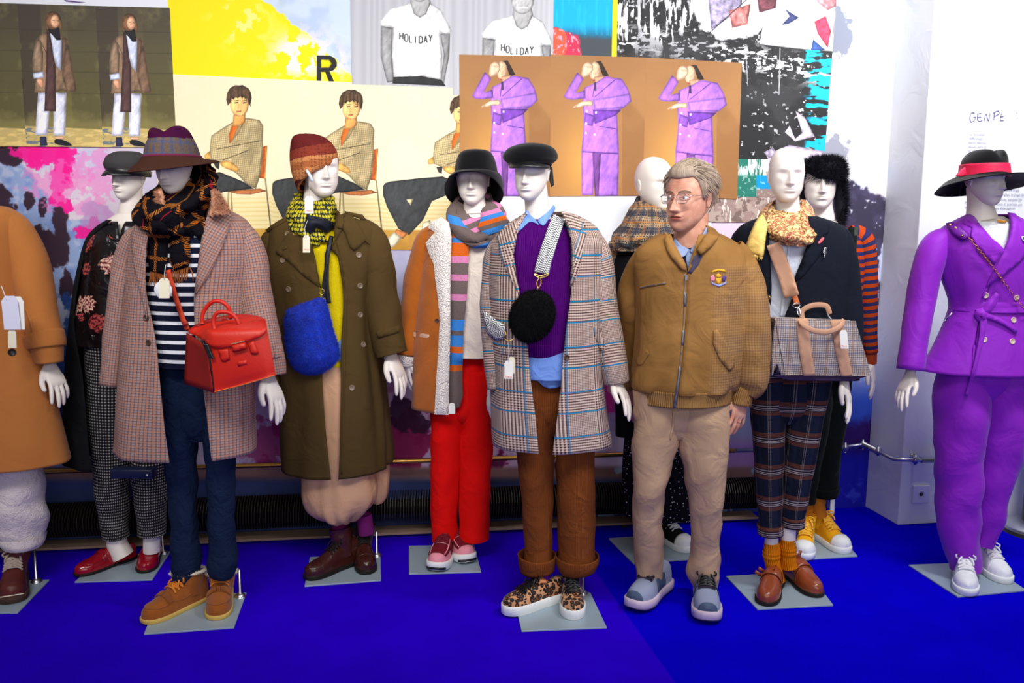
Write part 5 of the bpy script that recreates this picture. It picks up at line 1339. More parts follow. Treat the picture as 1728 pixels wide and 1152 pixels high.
# round black fur bag with zebra strap
B = Fig(935, 1014, 'handbag', 'round black fur bag hanging from a zebra webbing strap on purple sweater', 'bag')
ctr = B.pt(898, 533, .222); rx, rz = 37 * B.k(.2), 43 * B.k(.2)
P = []
for i in range(17):
    u = -1 + 2 * i / 16; rr = math.sqrt(max(0, 1 - u ** 4)) * .98 + .02
    tl = .12
    P.append([ctr + N * (u * .045) + (A * math.cos(a) * rx * (1 + 0) + UP * (math.sin(a) * rz) + A * math.sin(a) * tl * rz) * rr for a in [2 * math.pi * k / 40 for k in range(41)]])
bm = grid(P, [[(0, 0)] * 41] * 17); cap(bm, list(range(41))); cap(bm, list(range(16 * 41, 17 * 41)))
BFUR = mat('black_fur', C(10, 10, 12), rough=.9, spec=.15)
bo = B.emit('pouch', bm, BFUR); B.emit('fur', fur(bm, 9000, .014, .0008, 3), BFUR, parent=bo, kind='stuff', smooth=False)
zs = belt_strap(B, [(944, 366), (936, 386), (926, 416), (918, 442), (914, 461)], (22, 25), COAT6, ZEBRA, None, off=.026, name='strap', rot=.3)
B.emit('buckle', tube([B.pt(902, 462, .185), B.pt(913, 465, .185), B.pt(925, 461, .185), B.pt(922, 466, .187), B.pt(912, 468, .187), B.pt(904, 466, .187)], .0022, 8, 3, closed=True), GOLD)
B.emit('clasp', tube([B.pt(911, 467, .187), B.pt(906, 476, .19), B.pt(908, 486, .193), B.pt(913, 478, .193), B.pt(912, 467, .189)], .0025, 8, 4), GOLD)
B.emit('chain', tube([B.pt(908, 484, .193), B.pt(907, 491, .205), B.pt(905, 498, .21)], .002, 6, 3), GOLD)
B.emit('strap', drape(B, [(815, 522), (824, 530), (850, 548), (853, 555), (850, 570), (838, 574), (822, 562), (817, 540)], COAT6, off=.016, step=5, puff=.012, pr=6, rot=.8), ZEBRA, thick=.003)
B.emit('clasp', tube([B.pt(850, 558, .2), B.pt(854, 563, .205), B.pt(851, 570, .205), B.pt(858, 575, .205), B.pt(866, 572, .205)], .0028, 8, 4), GOLD)
t_ = tag_on(B, B.root, None, 851, 608, 15, 31, .215, TAGW)
tag_on(B, B.root, t_, 858, 602, 11, 28, .205, TAGY, name='back_tag')
emit(B.root, 'string', tube([B.pt(859, 575, .205), B.pt(858.5, 590, .212), B.pt(858.5, 611, .216)], .0012, 5, 2), STRING, parent=t_)
emit(B.root, 'lettering', word_mesh(B, 'Merci', 853, 637, 11, .2168), REDINK, parent=t_, smooth=False)

# ================================================================== M3: fedora, tweed coat
F = Fig(330, 1022, 'mannequin', 'mannequin in a pink-brown tweed coat, tartan scarf and wide-brimmed brown fedora', 'mannequin')
hd, W, H = head_mesh(F, 293, 236, 324, yaw=-14, pitch=12, roll=4, d=.04)
body = hd.add(neck(F, [(300, 300, 38, 0), (306, 330, 42, -.02), (312, 360, 50, -.03)]))
hands(F, (453, 632, 481, 713, .04, .06, 150, False))
F.emit('head', body, SKIN_W, label='glossy white mannequin head and neck')
tr = legs(F, [(302, 720, 60), (305, 790, 52), (309, 850, 47), (313, 920, 46), (314, 950, 52), (311, 968, 44), (310, 978, 40)], [(372, 720, 60), (372, 790, 48), (373, 850, 46), (375, 910, 46), (377, 945, 52), (376, 962, 48), (375, 970, 42)], [Hr(590, 258, 402, .12), Hr(640, 262, 404, .13), Hr(710, 268, 402, .12), Hr(745, 282, 392, .08)], wr=(.007, 14, 2))
F.emit('jeans', tr, JEAN)
tee = loft(F, [Hr(372, 290, 340, .07), Hr(385, 258, 380, .10), Hr(420, 245, 405, .125), Hr(480, 246, 404, .12), Hr(560, 254, 402, .12), Hr(612, 258, 402, .13), Hr(621, 260, 401, .131)], 60, 5, (.002, .010, 2.4, 5, 1))
teeo = F.emit('striped_top', tee, BRETON, thick=.003, label='navy and white striped top')
ct = loft(F, [O(352, 284, 372, 292, 352, .085), O(362, 256, 398, 280, 350, .115), O(378, 235, 418, 262, 346, .135), O(405, 224, 428, 250, 341, .148), O(450, 219, 430, 246, 335, .152), O(505, 214, 424, 247, 329, .15), O(575, 210, 424, 264, 332, .16), O(650, 206, 428, 274, 342, .175), O(720, 203, 432, 281, 350, .188), O(776, 201, 434, 288, 355, .195)], 72, 6, (.003, .020, 2.2, 2.2, 7), opened=True)
ct.add(limb(F, [(260, 388, 36, -.02), (230, 408, 44, -.03), (214, 460, 46, -.04), (204, 530, 44, -.04), (196, 600, 42, -.04), (191, 650, 38, -.03)], 28, 5, 1.15, (.004, 9, 2)))
ct.add(limb(F, [(388, 384, 36, 0), (412, 402, 46, 0), (424, 440, 52, 0), (432, 500, 52, .01), (444, 560, 52, .03), (454, 605, 48, .05), (459, 634, 42, .06)], 28, 5, 1.1, (.005, 9, 6)))
coat = F.emit('coat', ct, TWEED, thick=.004, label='pink-brown check tweed coat')
cb = ct.bvh(); tgt = MO(coat, teeo)
F.emit('lapel', drape(F, [(230, 375), (243, 380), (250, 400), (246, 440), (246, 490), (249, 540), (238, 500), (224, 440), (222, 400)], tgt, off=.006, step=6, rot=.2), TWEED, parent=coat, thick=.004)
F.emit('lapel', drape(F, [(352, 362), (362, 356), (392, 359), (388, 380), (374, 420), (352, 466), (330, 497), (332, 470), (340, 420), (343, 385)], tgt, off=.007, step=6, rot=.5), TWEED, parent=coat, thick=.005)
for x, y in [(252, 578), (248, 536)]: button(F, x, y, 5.5, cb, HORN, coat)
F.emit('sleeve_tab', drape(F, [(456, 598), (470, 588), (474, 593), (473, 602), (460, 606)], tgt, off=.005, step=4), TWEED, parent=coat, thick=.004)
button(F, 467, 594, 3.5, cb, HORN, coat)
FURC = mat('camel_fur', lambda t: t.mix(t.noise(60, 3), C(176, 120, 88), C(220, 168, 138)), rough=1, spec=.05)
fm = drape(F, [(340, 352), (346, 328), (352, 320), (366, 322), (378, 338), (386, 350), (390, 358), (376, 362), (360, 362), (344, 366)], MO(coat), off=.075, step=5, puff=.04, pr=14)
fm.add(drape(F, [(263, 322), (272, 316), (278, 334), (282, 352), (272, 362), (264, 350)], MO(coat), off=.05, step=5, puff=.03, pr=9))
fo = F.emit('fur_collar', fm, FURC, parent=coat, label='pale camel fur collar'); F.emit('fur', fur(fm, 5000, .016, .001, 5, (0, 0, -.2)), FURC, parent=coat, kind='stuff', smooth=False)
cw = loft(F, [Hr(288, 312, 350, .05, -.03, .05), Hr(300, 284, 360, .08, -.01, .06), Hr(316, 261, 364, .11, .01, .05), Hr(332, 249, 352, .13, .02, .035), Hr(350, 240, 345, .148, .03, .02), Hr(368, 237, 342, .15, .03, .02), Hr(386, 248, 340, .135, .03, .02), Hr(398, 264, 330, .10, .03)], 72, 6, (.028, .030, 2.6, 5, 2), diag=2.2)
sc = F.emit('scarf', cw, TARTAN, label='chunky black and amber tartan scarf with fringes')
tg2 = MO(coat, teeo).add(cw)
F.emit('scarf_fold', drape(F, [(246, 330), (262, 338), (288, 352), (318, 372), (332, 384), (326, 402), (300, 392), (268, 376), (240, 368), (233, 352)], tg2, off=.006, step=6, puff=.030, pr=13, wr=(.006, 9), rot=.9), TARTAN, parent=sc)
F.emit('scarf_fold', drape(F, [(344, 300), (362, 306), (366, 322), (352, 340), (330, 356), (300, 368), (284, 366), (290, 352), (318, 336), (334, 318)], tg2, off=.008, step=6, puff=.034, pr=13, wr=(.006, 9), rot=-.5), TARTAN, parent=sc)
F.emit('scarf_fold', drape(F, [(322, 356), (344, 352), (346, 378), (340, 404), (318, 392), (300, 384), (306, 372)], tg2, off=.010, step=6, puff=.030, pr=12, wr=(.006, 9), rot=-.7), TARTAN, parent=sc)
tl = F.emit('scarf_end', drape(F, [(252, 372), (278, 368), (286, 392), (283, 430), (280, 462), (270, 470), (252, 458), (248, 424), (250, 396)], tg2, off=.010, step=6, puff=.022, pr=10, wr=(.005, 9), rot=.1), TARTAN, parent=sc)
F.emit('scarf_end', drape(F, [(290, 388), (312, 380), (320, 404), (322, 430), (318, 452), (294, 462), (286, 440), (286, 408)], tg2, off=.014, step=6, puff=.026, pr=10, wr=(.005, 9), rot=-.3), TARTAN, parent=sc)
AMBY = mat('amber_yarn', C(150, 84, 34), rough=1)
fringe(F, [(254, 458), (280, 464)], 16, .045, AMBY, sc, .21, seed=2); fringe(F, [(292, 458), (320, 450)], 16, .045, AMBY, sc, .215, seed=4)
BROWNF = mat('brown_felt', C(66, 40, 32), rough=.95, spec=.08); WINE = mat('wine_felt', C(66, 14, 54), rough=.95, spec=.08)
def hat_tweed(t):
    u, v = t.uv(); n = t.noise(190, 3); c = t.mix(n, C(70, 62, 62), C(126, 104, 88)); c = t.mix(t.sq(u + 10 + t.noise(50) * .01, .055, .3) * .6 * t.noise(130).gt(.45), c, C(50, 76, 128)); return t.mix(t.sq(v + 10, .045, .25) * .4, c, C(64, 84, 124))
HTW = mat('blue_brown_tweed', hat_tweed, rough=1, spec=.05, weave=(300, .002))
crown = lambda rows: loft(F, rows, 60, 5)
ht = F.emit('hat', loft(F, [Hr(264, 246, 334, .122, .04, 0, 262), Hr(272, 240, 342, .13, .04, .004, 266), Hr(282, 226, 358, .165, .04, .018, 268), Hr(286, 219, 366, .178, .04, .022, 271)], 72, 5, (.001, .008, 1.2, 1)), BROWNF, thick=.004, label='brown fedora with wide brim, tweed side and wine crown')
F.emit('crown_side', crown([Hr(232, 254, 324, .10, .04, 0, 231), Hr(245, 249, 330, .115, .04, 0, 244), Hr(258, 247, 334, .121, .04, 0, 256), Hr(268, 245, 336, .124, .04, 0, 264)]), HTW, parent=ht, label='tweed side of crown')
top = crown([Hr(212, 276, 300, .03, .04), Hr(214, 262, 310, .075, .04), Hr(220, 256, 317, .092, .04), Hr(228, 254, 322, .098, .04), Hr(234, 253, 325, .102, .04)])
cap(top, list(range(61)))
pc_ = F.pt(281, 212, .1)
for i, p in enumerate(top.v):
    rel = (p - F.pt(282, 214, .04)); ux, uy = rel.dot(A), rel.dot(N)
    top.v[i] = p - UP * (.034 * gauss(ux, .030) * sst(np.array(p.z), F.pt(0 + 282, 232, .04).z, F.pt(282, 213, .04).z) * (1 if True else 0)) + UP * .006 * gauss(abs(ux) - .055, .03)
F.emit('crown_top', top, WINE, parent=ht, label='wine felt pinched crown')
F.emit('hat_band', loft(F, [Hr(262, 245, 336, .125, .04, 0, 259), Hr(266, 244, 337, .126, .04, 0, 263)], 60, 2), mat('wine_cord', C(110, 34, 66), rough=.9), parent=ht, thick=.002)
WRUB = MATS['white_rubber']; CREPE = mat('crepe_sole', C(206, 172, 92), rough=.8); SUEB = mat('suede_boot', lambda t: t.mix(t.noise(24, 4), C(132, 70, 24), C(164, 94, 40)), rough=.95, spec=.05, sheen=.25, weave=(500, .0008)); SHLIN = mat('fleece_lining', C(240, 232, 214), rough=1); LACET = mat('amber_lace', C(216, 128, 40), rough=.7)
BOOT = ([0, .03, .10, .22, .36, .46, .56, .68, .80, .90, .965, 1.0], [.012, .028, .036, .040, .042, .044, .047, .051, .050, .043, .030, .010], [.085, .10, .105, .105, .105, .100, .088, .070, .058, .050, .040, .024])
for toe, heel, tp in [((242, 1052), (340, 1010), (318, 966)), ((366, 1046), (376, 1006), (375, 968))]:
    s = Shoe(F, toe, heel=heel, L=.30, sole=.014, prof=BOOT)
    so = F.emit('boot', s.upper().add(s.shaft(F, tp, 50, t=.24, w0=.045)), SUEB, label='tan suede moccasin boot')
    F.emit('sole', s.sole_mesh(h=.018), CREPE, parent=so, label='pale crepe sole')
    F.emit('laces', s.laces(.40, .58, 4, v=.42, r=.0026, off=.006), LACET, parent=so)
    F.emit('apron_seam', tube([s.at(t, v, .001) for t, v in [(.60, -.62), (.72, -.62), (.84, -.55), (.92, -.3), (.95, 0), (.92, .3), (.84, .55), (.72, .62), (.60, .62)]], .0028, 6, 4), SUEB, parent=so)
    F.emit('side_seam', tube([s.at(t, v, .001) for t, v in [(.62, -.66), (.45, -.80), (.25, -.72), (.06, -.66)]] , .002, 6, 4).add(tube([s.at(t, -v, .001) for t, v in [(.62, -.66), (.45, -.80), (.25, -.72), (.06, -.66)]], .002, 6, 4)), SUEB, parent=so)
    fr = M()
    for i in range(22):
        v = -.58 + 1.16 * i / 21; fr.add(tube([s.at(.64, v, .006), s.at(.68, v, .007), s.at(.72, v, .005)], .0022, 5, 2))
    F.emit('fringe', fr, SUEB, parent=so, kind='stuff')
    k0 = F.k()
    b_ = so_p = None
    lin = s.shaft(F, (tp[0], tp[1] - 3), 52, t=.24, w0=.044); q = lin.v[-23 * 2:]; 
    ring = [p for p in lin.v[-23:]]
    F.emit('lining', fur(tube(ring[:-1], .005, 6, 1, closed=True), 1400, .008, .0012, 6, (0, 0, .1)).add(tube(ring[:-1], .005, 6, 1, closed=True)), SHLIN, parent=so, label='white fleece edge', smooth=False, kind='stuff')
plate(F, [(268, 1010), (416, 1002), (395, 1061), (243, 1072)], GLASSP, rod=(405, 1009))
FM3, COAT3 = F, MO(coat, teeo)
tg = tag_on(F, F.root, sc, 268, 469, 18, 34, .235, TAGY)
emit(F.root, 'security_disc', lathe(F.pt(276, 489, .222), N, [(.032, 0), (.034, .004), (.030, .008), (.012, .010), (.001, .010)], 22), PLASTIC, parent=sc)
emit(F.root, 'tag_string', tube([F.pt(280, 446, .225), F.pt(278, 458, .235), F.pt(277, 472, .237)], .0012, 5, 2), STRING, parent=sc)

# red handbag
B = Fig(385, 1022, 'handbag', 'bright red leather flap handbag with two handles, on the tweed coat', 'bag')
REDL = mat('red_leather', C(206, 38, 20), rough=.42, spec=.45, wrinkle=(70, .0006)); REDD = mat('dark_red_leather', C(140, 22, 14), rough=.45, spec=.4, wrinkle=(70, .0006))
def quadbody(F, front, backd, frontd, mt, name, nx=14, ny=12, belly=.02, shift=0.0):
    """a bag body: front face outline TL TR BR BL in pixels at depth frontd, back face at depth backd."""
    TL, TR, BR, BL = [np.array(p, float) for p in front]
    def pt(u, v, d):
        q = (TL * (1 - u) + TR * u) * (1 - v) + (BL * (1 - u) + BR * u) * v; return F.pt(q[0], q[1], frontd) + N * (d - frontd)
    m = M(); P = []
    for j in range(ny + 1):
        v = j / ny; row = []
        for i in range(nx + 1):
            u = i / nx; row.append(pt(u, v, frontd + belly * math.sin(math.pi * u) ** .6 * math.sin(math.pi * min(1, v * 1.0)) ** .6))
        P.append(row)
    g = grid(P, [[(i / nx * .3, j / ny * .3) for i in range(nx + 1)] for j in range(ny + 1)]); m.add(g)
    Pb = [[pt(i / nx, j / ny, backd) - A * shift for i in range(nx + 1)] for j in range(ny + 1)]
    m.add(grid(Pb, [[(i / nx * .3, j / ny * .3) for i in range(nx + 1)] for j in range(ny + 1)]))
    n1 = (nx + 1) * (ny + 1); ix = lambda j, i: j * (nx + 1) + i
    ring = [ix(0, i) for i in range(nx)] + [ix(j, nx) for j in range(ny)] + [ix(ny, i) for i in range(nx, 0, -1)] + [ix(j, 0) for j in range(ny, 0, -1)]
    for a in range(len(ring)):
        b = ring[(a + 1) % len(ring)]; m.f.append((ring[a], b, b + n1, ring[a] + n1))
    return m
fd = .30; bd_ = .19
front = [(352, 560), (446, 540), (463, 632), (360, 662)]
bmain = quadbody(B, front, bd_, fd, REDL, 'b', belly=.018, shift=.062)
bo = B.emit('bag_body', bmain, REDL, bevel=.004)
# left gusset seen from the side
gp = [B.pt(316, 561, .22), B.pt(350, 585, fd), B.pt(361, 662, fd + .002), B.pt(312, 647, .20)]
g = M(); n_ = 8
for j in range(n_ + 1):
    for i in range(n_ + 1):
        u, v = i / n_, j / n_; p = (gp[0] * (1 - u) + gp[1] * u) * (1 - v) + (gp[3] * (1 - u) + gp[2] * u) * v
        g.v.append(p - A * .008 * math.sin(math.pi * u) * math.sin(math.pi * v) * -1); g.uv.append((u, v))
g.f = [(j * 9 + i, j * 9 + i + 1, (j + 1) * 9 + i + 1, (j + 1) * 9 + i) for j in range(8) for i in range(8)]
B.emit('gusset', g, REDD, thick=.004, off=-1)
B.emit('edge_piping', tube([B.pt(344, 574, fd + .004), B.pt(352, 600, fd + .004), B.pt(358, 632, fd + .004), B.pt(361, 661, fd + .004)], .0022, 6, 3), LEATHB)
B.emit('edge_piping', tube([B.pt(361, 661, fd + .003), B.pt(410, 649, fd + .003), B.pt(463, 633, fd + .003)], .0016, 6, 3), mat('orange_edge', C(226, 120, 50), rough=.5))
# top and flap
tp = M(); rows_ = [[(314, 559), (340, 552), (380, 545), (420, 541), (448, 545)], [(322, 551), (345, 540), (378, 534), (410, 532), (436, 540)]]
fl_o = [(314, 561), (326, 550), (350, 541), (385, 535), (416, 536), (440, 541), (449, 553), (447, 564), (430, 572), (405, 580), (388, 585), (372, 588), (358, 586), (348, 578), (336, 568)]
fm_ = drape(B, fl_o, M().add(bmain), off=.006, step=6, smooth=10, rnd=1)
for i, p in enumerate(fm_.v):
    yy = to_px(p)[1]; s_ = max(0, min(1, (562 - yy) / 28)); fm_.v[i] = p - N * (.085 * s_ ** 1.4)
flo = B.emit('flap', fm_, REDL, thick=.004)
B.emit('top_panel', drape(B, [(326, 551), (350, 538), (378, 535), (412, 536), (436, 541), (420, 548), (370, 552), (335, 560)], None, flat=.2, step=6), REDD, thick=.003)
for q in [[(341, 546, .21), (342, 530, .21), (350, 516, .21), (362, 508, .215), (376, 510, .215), (386, 520, .21), (389, 536, .205)], [(362, 556, .29), (360, 542, .285), (364, 530, .285), (374, 526, .285), (388, 528, .285), (398, 536, .285), (404, 548, .285)]]:
    B.emit('handle', tube([B.pt(*p) for p in q], .0078, 12, 4), REDL)
B.emit('clasp_bar', tube([B.pt(391, 580.5, fd + .03), B.pt(413, 575, fd + .03)], .003, 8, 1), mat('pale_gold', C(246, 216, 170), rough=.2, metal=1))
B.emit('clasp_tab', drape(B, [(391, 583), (414, 577), (416, 588), (394, 594)], M().add(bmain), off=.010, step=4, puff=.008, pr=4), REDL, thick=.003)
for q in [[(368, 590), (385, 587), (388, 606), (380, 610), (374, 609)], [(418, 580), (428, 574), (437, 596), (432, 598), (424, 597)]]:
    B.emit('strap_panel', drape(B, q, M().add(bmain), off=.002, step=4, puff=.004, pr=4), REDL, thick=.002)
B.emit('embossed_patch', drape(B, [(400, 611), (416, 607), (417, 614), (402, 618)], M().add(bmain), off=.001, step=4), REDL, thick=.001)
B.emit('charm', box(B.pt(352, 592, fd + .02), .020, .012, .058, ax=(A + UP * -.12).normalized(), ay=N, az=(UP * 1 - A * .38).normalized()), LEATHB, bevel=.003, smooth=False)
B.emit('charm_loop', tube([B.pt(340, 574, fd + .01), B.pt(343, 578, fd + .02), B.pt(346, 582, fd + .02)], .0028, 6, 3), LEATHB)
belt_strap(B, [(284, 455), (290, 478), (300, 512), (309, 538), (317, 556)], 8.5, COAT3, mat('orange_red_strap', C(206, 66, 34), rough=.5), None, off=.02, name='shoulder_strap')
B.emit('strap_buckle', drape(B, [(307, 544), (316, 541), (319, 548), (310, 551)], COAT3, off=.028, step=4), REDD, thick=.004)
FACE_L = 'glossy white mannequin head and neck'
# ================================================================== M4: beanie, olive trench coat
F = Fig(578, 950, 'mannequin', 'mannequin in an olive trench coat, yellow sweater and knitted brown beanie', 'mannequin')
hd, W, H = head_mesh(F, 541, 238, 333, yaw=26, pitch=0)
body = hd.add(neck(F, [(536, 305, 40, -.02), (534, 332, 42, -.02), (534, 362, 48, -.02)]))
F.emit('head', body, SKIN_W, label=FACE_L)
hands(F, (660, 596, 690, 670, .03, .05, 150, False), (479, 640, 476, 716, -.03, 0, 30, True))
swo = F.emit('sweater', loft(F, [Hr(386, 508, 570, .07), Hr(400, 490, 600, .10), Hr(440, 480, 620, .12), Hr(520, 486, 618, .12), Hr(600, 494, 616, .125), Hr(618, 496, 616, .128)], 60, 5, (.003, .010, 2.4, 4, 3)).add(limb(F, [(470, 540, 34, -.02), (477, 600, 32, -.01), (479, 646, 26, -.01)], 24, 4)), YELK, thick=.003)
F.emit('shirt_hem', drape(F, [(572, 575), (584, 565), (584, 606), (574, 610), (566, 600)], MO(swo), off=.012, step=5), mat('pale_denim', C(120, 160, 215), rough=.9), thick=.003)
F.emit('skirt', loft(F, [Hr(600, 498, 620, .125), Hr(680, 500, 636, .14), Hr(760, 504, 634, .15), Hr(812, 508, 634, .15), Hr(845, 511, 638, .155), Hr(866, 522, 628, .145), Hr(878, 540, 614, .12), Hr(882, 556, 606, .09)], 72, 6, (.004, .030, 3.2, 1.6, 5)).add(loft(F, [Hr(690, 622, 652, .04, -.12), Hr(790, 624, 658, .05, -.12), Hr(836, 622, 654, .05, -.12), Hr(850, 630, 646, .03, -.12)], 30, 4, (.002, .01, 3, 2))), SATIN)
ct = loft(F, [O(364, 506, 574, 512, 570, .085), O(370, 486, 600, 505, 568, .11), O(380, 464, 628, 503, 566, .13), O(398, 453, 640, 522, 565, .142), O(440, 450, 640, 533, 572, .15), O(500, 452, 632, 541, 579, .15), O(575, 464, 634, 545, 576, .158), O(640, 478, 641, 545, 576, .165), O(700, 480, 646, 549, 575, .175), O(760, 481, 648, 555, 574, .185), O(804, 483, 648, 560, 572, .19)], 76, 6, (.004, .018, 2.6, 2.2, 11), opened=True)
ct.add(loft(F, [Hr(560, 610, 640, .05, -.08), Hr(680, 616, 654, .07, -.08), Hr(772, 620, 663, .08, -.08), Hr(784, 622, 660, .08, -.08)], 30, 4, (.002, .008, 3, 2)))
ct.add(limb(F, [(480, 398, 36, -.02), (459, 412, 44, -.02), (458, 470, 48, -.03), (462, 540, 46, -.02), (470, 600, 42, -.01), (476, 630, 38, -.01)], 28, 5, 1.15, (.006, 11, 2)))
ct.add(limb(F, [(604, 384, 36, 0), (626, 398, 44, 0), (636, 440, 52, 0), (643, 500, 56, 0), (652, 555, 54, .02), (658, 582, 54, .03), (662, 598, 52, .035)], 28, 5, 1.1, (.007, 11, 7)))
coat = F.emit('trench_coat', ct, OLIVE, thick=.004, label='olive brown double-breasted trench coat')
cb = ct.bvh(); tgt = MO(coat, swo)
F.emit('lapel', drape(F, [(503, 372), (496, 384), (482, 398), (465, 426), (486, 440), (514, 466), (541, 486), (534, 450), (524, 402), (512, 384)], tgt, off=.007, step=6), OLIVE, parent=coat, thick=.004)
F.emit('lapel', drape(F, [(566, 366), (580, 360), (578, 386), (558, 420), (572, 434), (578, 468), (582, 488), (576, 440), (564, 400)], tgt, off=.007, step=6), OLIVE, parent=coat, thick=.004)
F.emit('storm_flap', drape(F, [(580, 360), (594, 362), (608, 382), (624, 414), (616, 406), (606, 416), (598, 423), (590, 416), (584, 396), (576, 384)], tgt, off=.009, step=6), OLIVE, parent=coat, thick=.004)
F.emit('collar', drape(F, [(562, 352), (572, 356), (580, 374), (578, 386), (564, 384), (556, 372)], tgt, off=.014, step=5), OLIVE, parent=coat, thick=.005)
F.emit('epaulette', drape(F, [(448, 388), (482, 366), (486, 372), (454, 391)], tgt, off=.006, step=5), OLIVE, parent=coat, thick=.005)
F.emit('epaulette', drape(F, [(582, 356), (612, 362), (618, 371), (612, 371), (584, 361)], tgt, off=.008, step=5), OLIVE, parent=coat, thick=.005)
PEARL = mat('smoky_button', C(130, 112, 92), rough=.3, spec=.5)
for x, y in [(486, 395), (478, 439), (488, 488), (605, 430), (607, 482), (607, 531), (612, 581), (594, 654)]: button(F, x, y, 5, cb, PEARL, coat)
F.emit('sleeve_strap', drape(F, [(635, 559), (673, 549), (675, 558), (668, 562), (638, 570)], tgt, off=.007, step=5), OLIVE, parent=coat, thick=.005)
F.emit('welt', drape(F, [(476, 420), (484, 415), (485, 418), (478, 423)], tgt, off=.012, step=3), OLIVE, parent=coat, thick=.002)
F.emit('front_seam', drape(F, [(583, 500), (586, 500), (583, 640), (578, 800), (575, 800), (579, 640)], tgt, off=.004, step=6), OLIVE, parent=coat, thick=.002)
cw = loft(F, [Hr(328, 500, 556, .075, .0, .03), Hr(342, 492, 560, .10, .02, .03), Hr(360, 485, 566, .12, .03, .03), Hr(380, 488, 565, .13, .03, .03), Hr(396, 500, 562, .12, .03, .03), Hr(407, 520, 552, .09, .03, .02)], 72, 6, (.020, .020, 3.0, 6, 4), diag=1.6)
sc = F.emit('scarf', cw, HONEY, label='yellow scarf with dark-ringed circles')
F.emit('scarf_knot', drape(F, [(518, 362), (540, 366), (560, 374), (566, 384), (552, 394), (534, 384), (524, 396), (512, 384)], M().add(cw), off=.004, step=5, puff=.018, pr=8, wr=(.004, 7)), mat('dark_scarf_lining', C(22, 26, 40), rough=.6), parent=sc, label='dark navy knot of scarf')
zz = lambda y: F.pt(530, y, .06).z
z0, z1 = zz(330), zz(224)
FI = mat('fair_isle_knit', lambda t: (t.mix(t.vor(70, rnd=.2).lt(.40) * .5, ramp(t, ((t.uv()[1] + t.uv()[0] * .10 + t.noise(40) * .012) - z0) * (1 / (z1 - z0)), [(0, C(196, 130, 88)), (.17, C(104, 48, 42)), (.33, C(84, 38, 38)), (.42, C(206, 136, 84)), (.56, C(176, 104, 62)), (.66, C(206, 136, 84)), (.72, C(140, 60, 46)), (.88, C(106, 36, 38))]), C(92, 46, 36)), t.noise(150, 3)), rough=1, spec=.03, height=.006)
bh = loft(F, [Hr(228, 506, 536, .05, -.01), Hr(230, 500, 544, .075, -.01), Hr(238, 495, 556, .098, 0), Hr(254, 493, 564, .11, 0, .0, 250), Hr(272, 493, 567, .114, 0, .0, 260), Hr(291, 495, 568, .114, 0, -.005, 269), Hr(308, 500, 568, .112, 0, -.015, 275), Hr(319, 505, 567, .109, -.005, -.022, 279)], 56, 5, (.006, .002, 2.4, 3, 1), ccap=(True, False))
be = F.emit('beanie', bh, FI, thick=.006, label='brown and rust patterned knitted beanie')
F.emit('knit_edge', tube([bh.v[len(bh.v) - 1 - 57 + i] for i in range(0, 56, 2)], .006, 8, 1, closed=True), mat('rust_knit_edge', lambda t: (t.mix(t.noise(90, 3), C(150, 90, 58), C(196, 130, 86)), t.noise(160)), rough=1, height=.004), parent=be)
tg_ = tag_on(F, F.root, be, 514, 331, 15, 29, .13, TAGW); emit(F.root, 'string', tube([F.pt(521, 292, .12), F.pt(522, 334, .132)], .0011, 5, 1), STRING, parent=be); emit(F.root, 'lettering', word_mesh(F, 'Merci', 516.5, 357, 10.5, .1315), REDINK, parent=be, smooth=False)
emit(F.root, 'security_clip', tube([F.pt(517, 287, .12), F.pt(523, 296, .122), F.pt(527, 306, .12)], [.006, .007, .006], 8, 3), mat('pale_blue_plastic', C(206, 220, 236), rough=.4), parent=be)
tg_ = tag_on(F, F.root, sc, 511, 397, 12, 29, .21, TAGY); emit(F.root, 'string', tube([F.pt(519, 372, .2), F.pt(514, 386, .21), F.pt(517, 400, .213)], .0011, 5, 2), STRING, parent=sc); emit(F.root, 'lettering', word_mesh(F, 'Merci', 513.5, 422, 8, .2115), REDINK, parent=sc, smooth=False)
BROWNL = mat('brown_boot_leather', C(60, 26, 20), rough=.25, spec=.5, wrinkle=(40, .002)); DSOLE = mat('dark_sole', C(26, 18, 16), rough=.6); PLUM = mat('plum_sock', C(104, 16, 92), rough=.95)
ANK = ([0, .03, .10, .22, .36, .46, .56, .68, .80, .90, .965, 1.0], [.012, .028, .035, .037, .037, .038, .042, .047, .047, .041, .028, .010], [.08, .10, .105, .105, .105, .098, .080, .060, .050, .046, .038, .024])
for toe, heel, tp in [((516, 978), (604, 946), (574, 890)), ((620, 969), (612, 940), (618, 882))]:
    s = Shoe(F, toe, heel=heel, L=.30, sole=.020, prof=ANK); so = F.emit('boot', s.upper().add(s.shaft(F, tp, 36, t=.24, w0=.042)), BROWNL, label='polished brown leather ankle boot')
    F.emit('sole', s.sole_mesh(h=.022), DSOLE, parent=so); F.emit('laces', s.laces(.38, .58, 5, v=.4, r=.0018, off=.005), DSOLE, parent=so)
    F.emit('toe_cap_seam', tube([s.at(.78, v, .001) for v in (-.95, -.5, 0, .5, .95)], .0016, 6, 4), BROWNL, parent=so)
    F.emit('sock', limb(F, [(tp[0] - 4, 868, 28), (tp[0] - 2, 884, 28), (tp[0], 900, 28)], 18, 3), PLUM)
plate(F, [(523, 942), (642, 935), (643, 981), (514, 991)], GLASSP, rod=(636, 940))
TR4 = MO(coat, swo)
B = Fig(530, 950, 'handbag', 'royal blue fur pouch bag on a black strap over the yellow sweater', 'bag')
bp_ = drape(B, [(480, 526), (500, 516), (524, 508), (546, 500), (554, 520), (562, 556), (573, 590), (571, 606), (556, 622), (540, 630), (522, 632), (502, 626), (490, 612), (482, 580)], TR4, off=.015, step=8, puff=.075, pr=26, smooth=30, rnd=1)
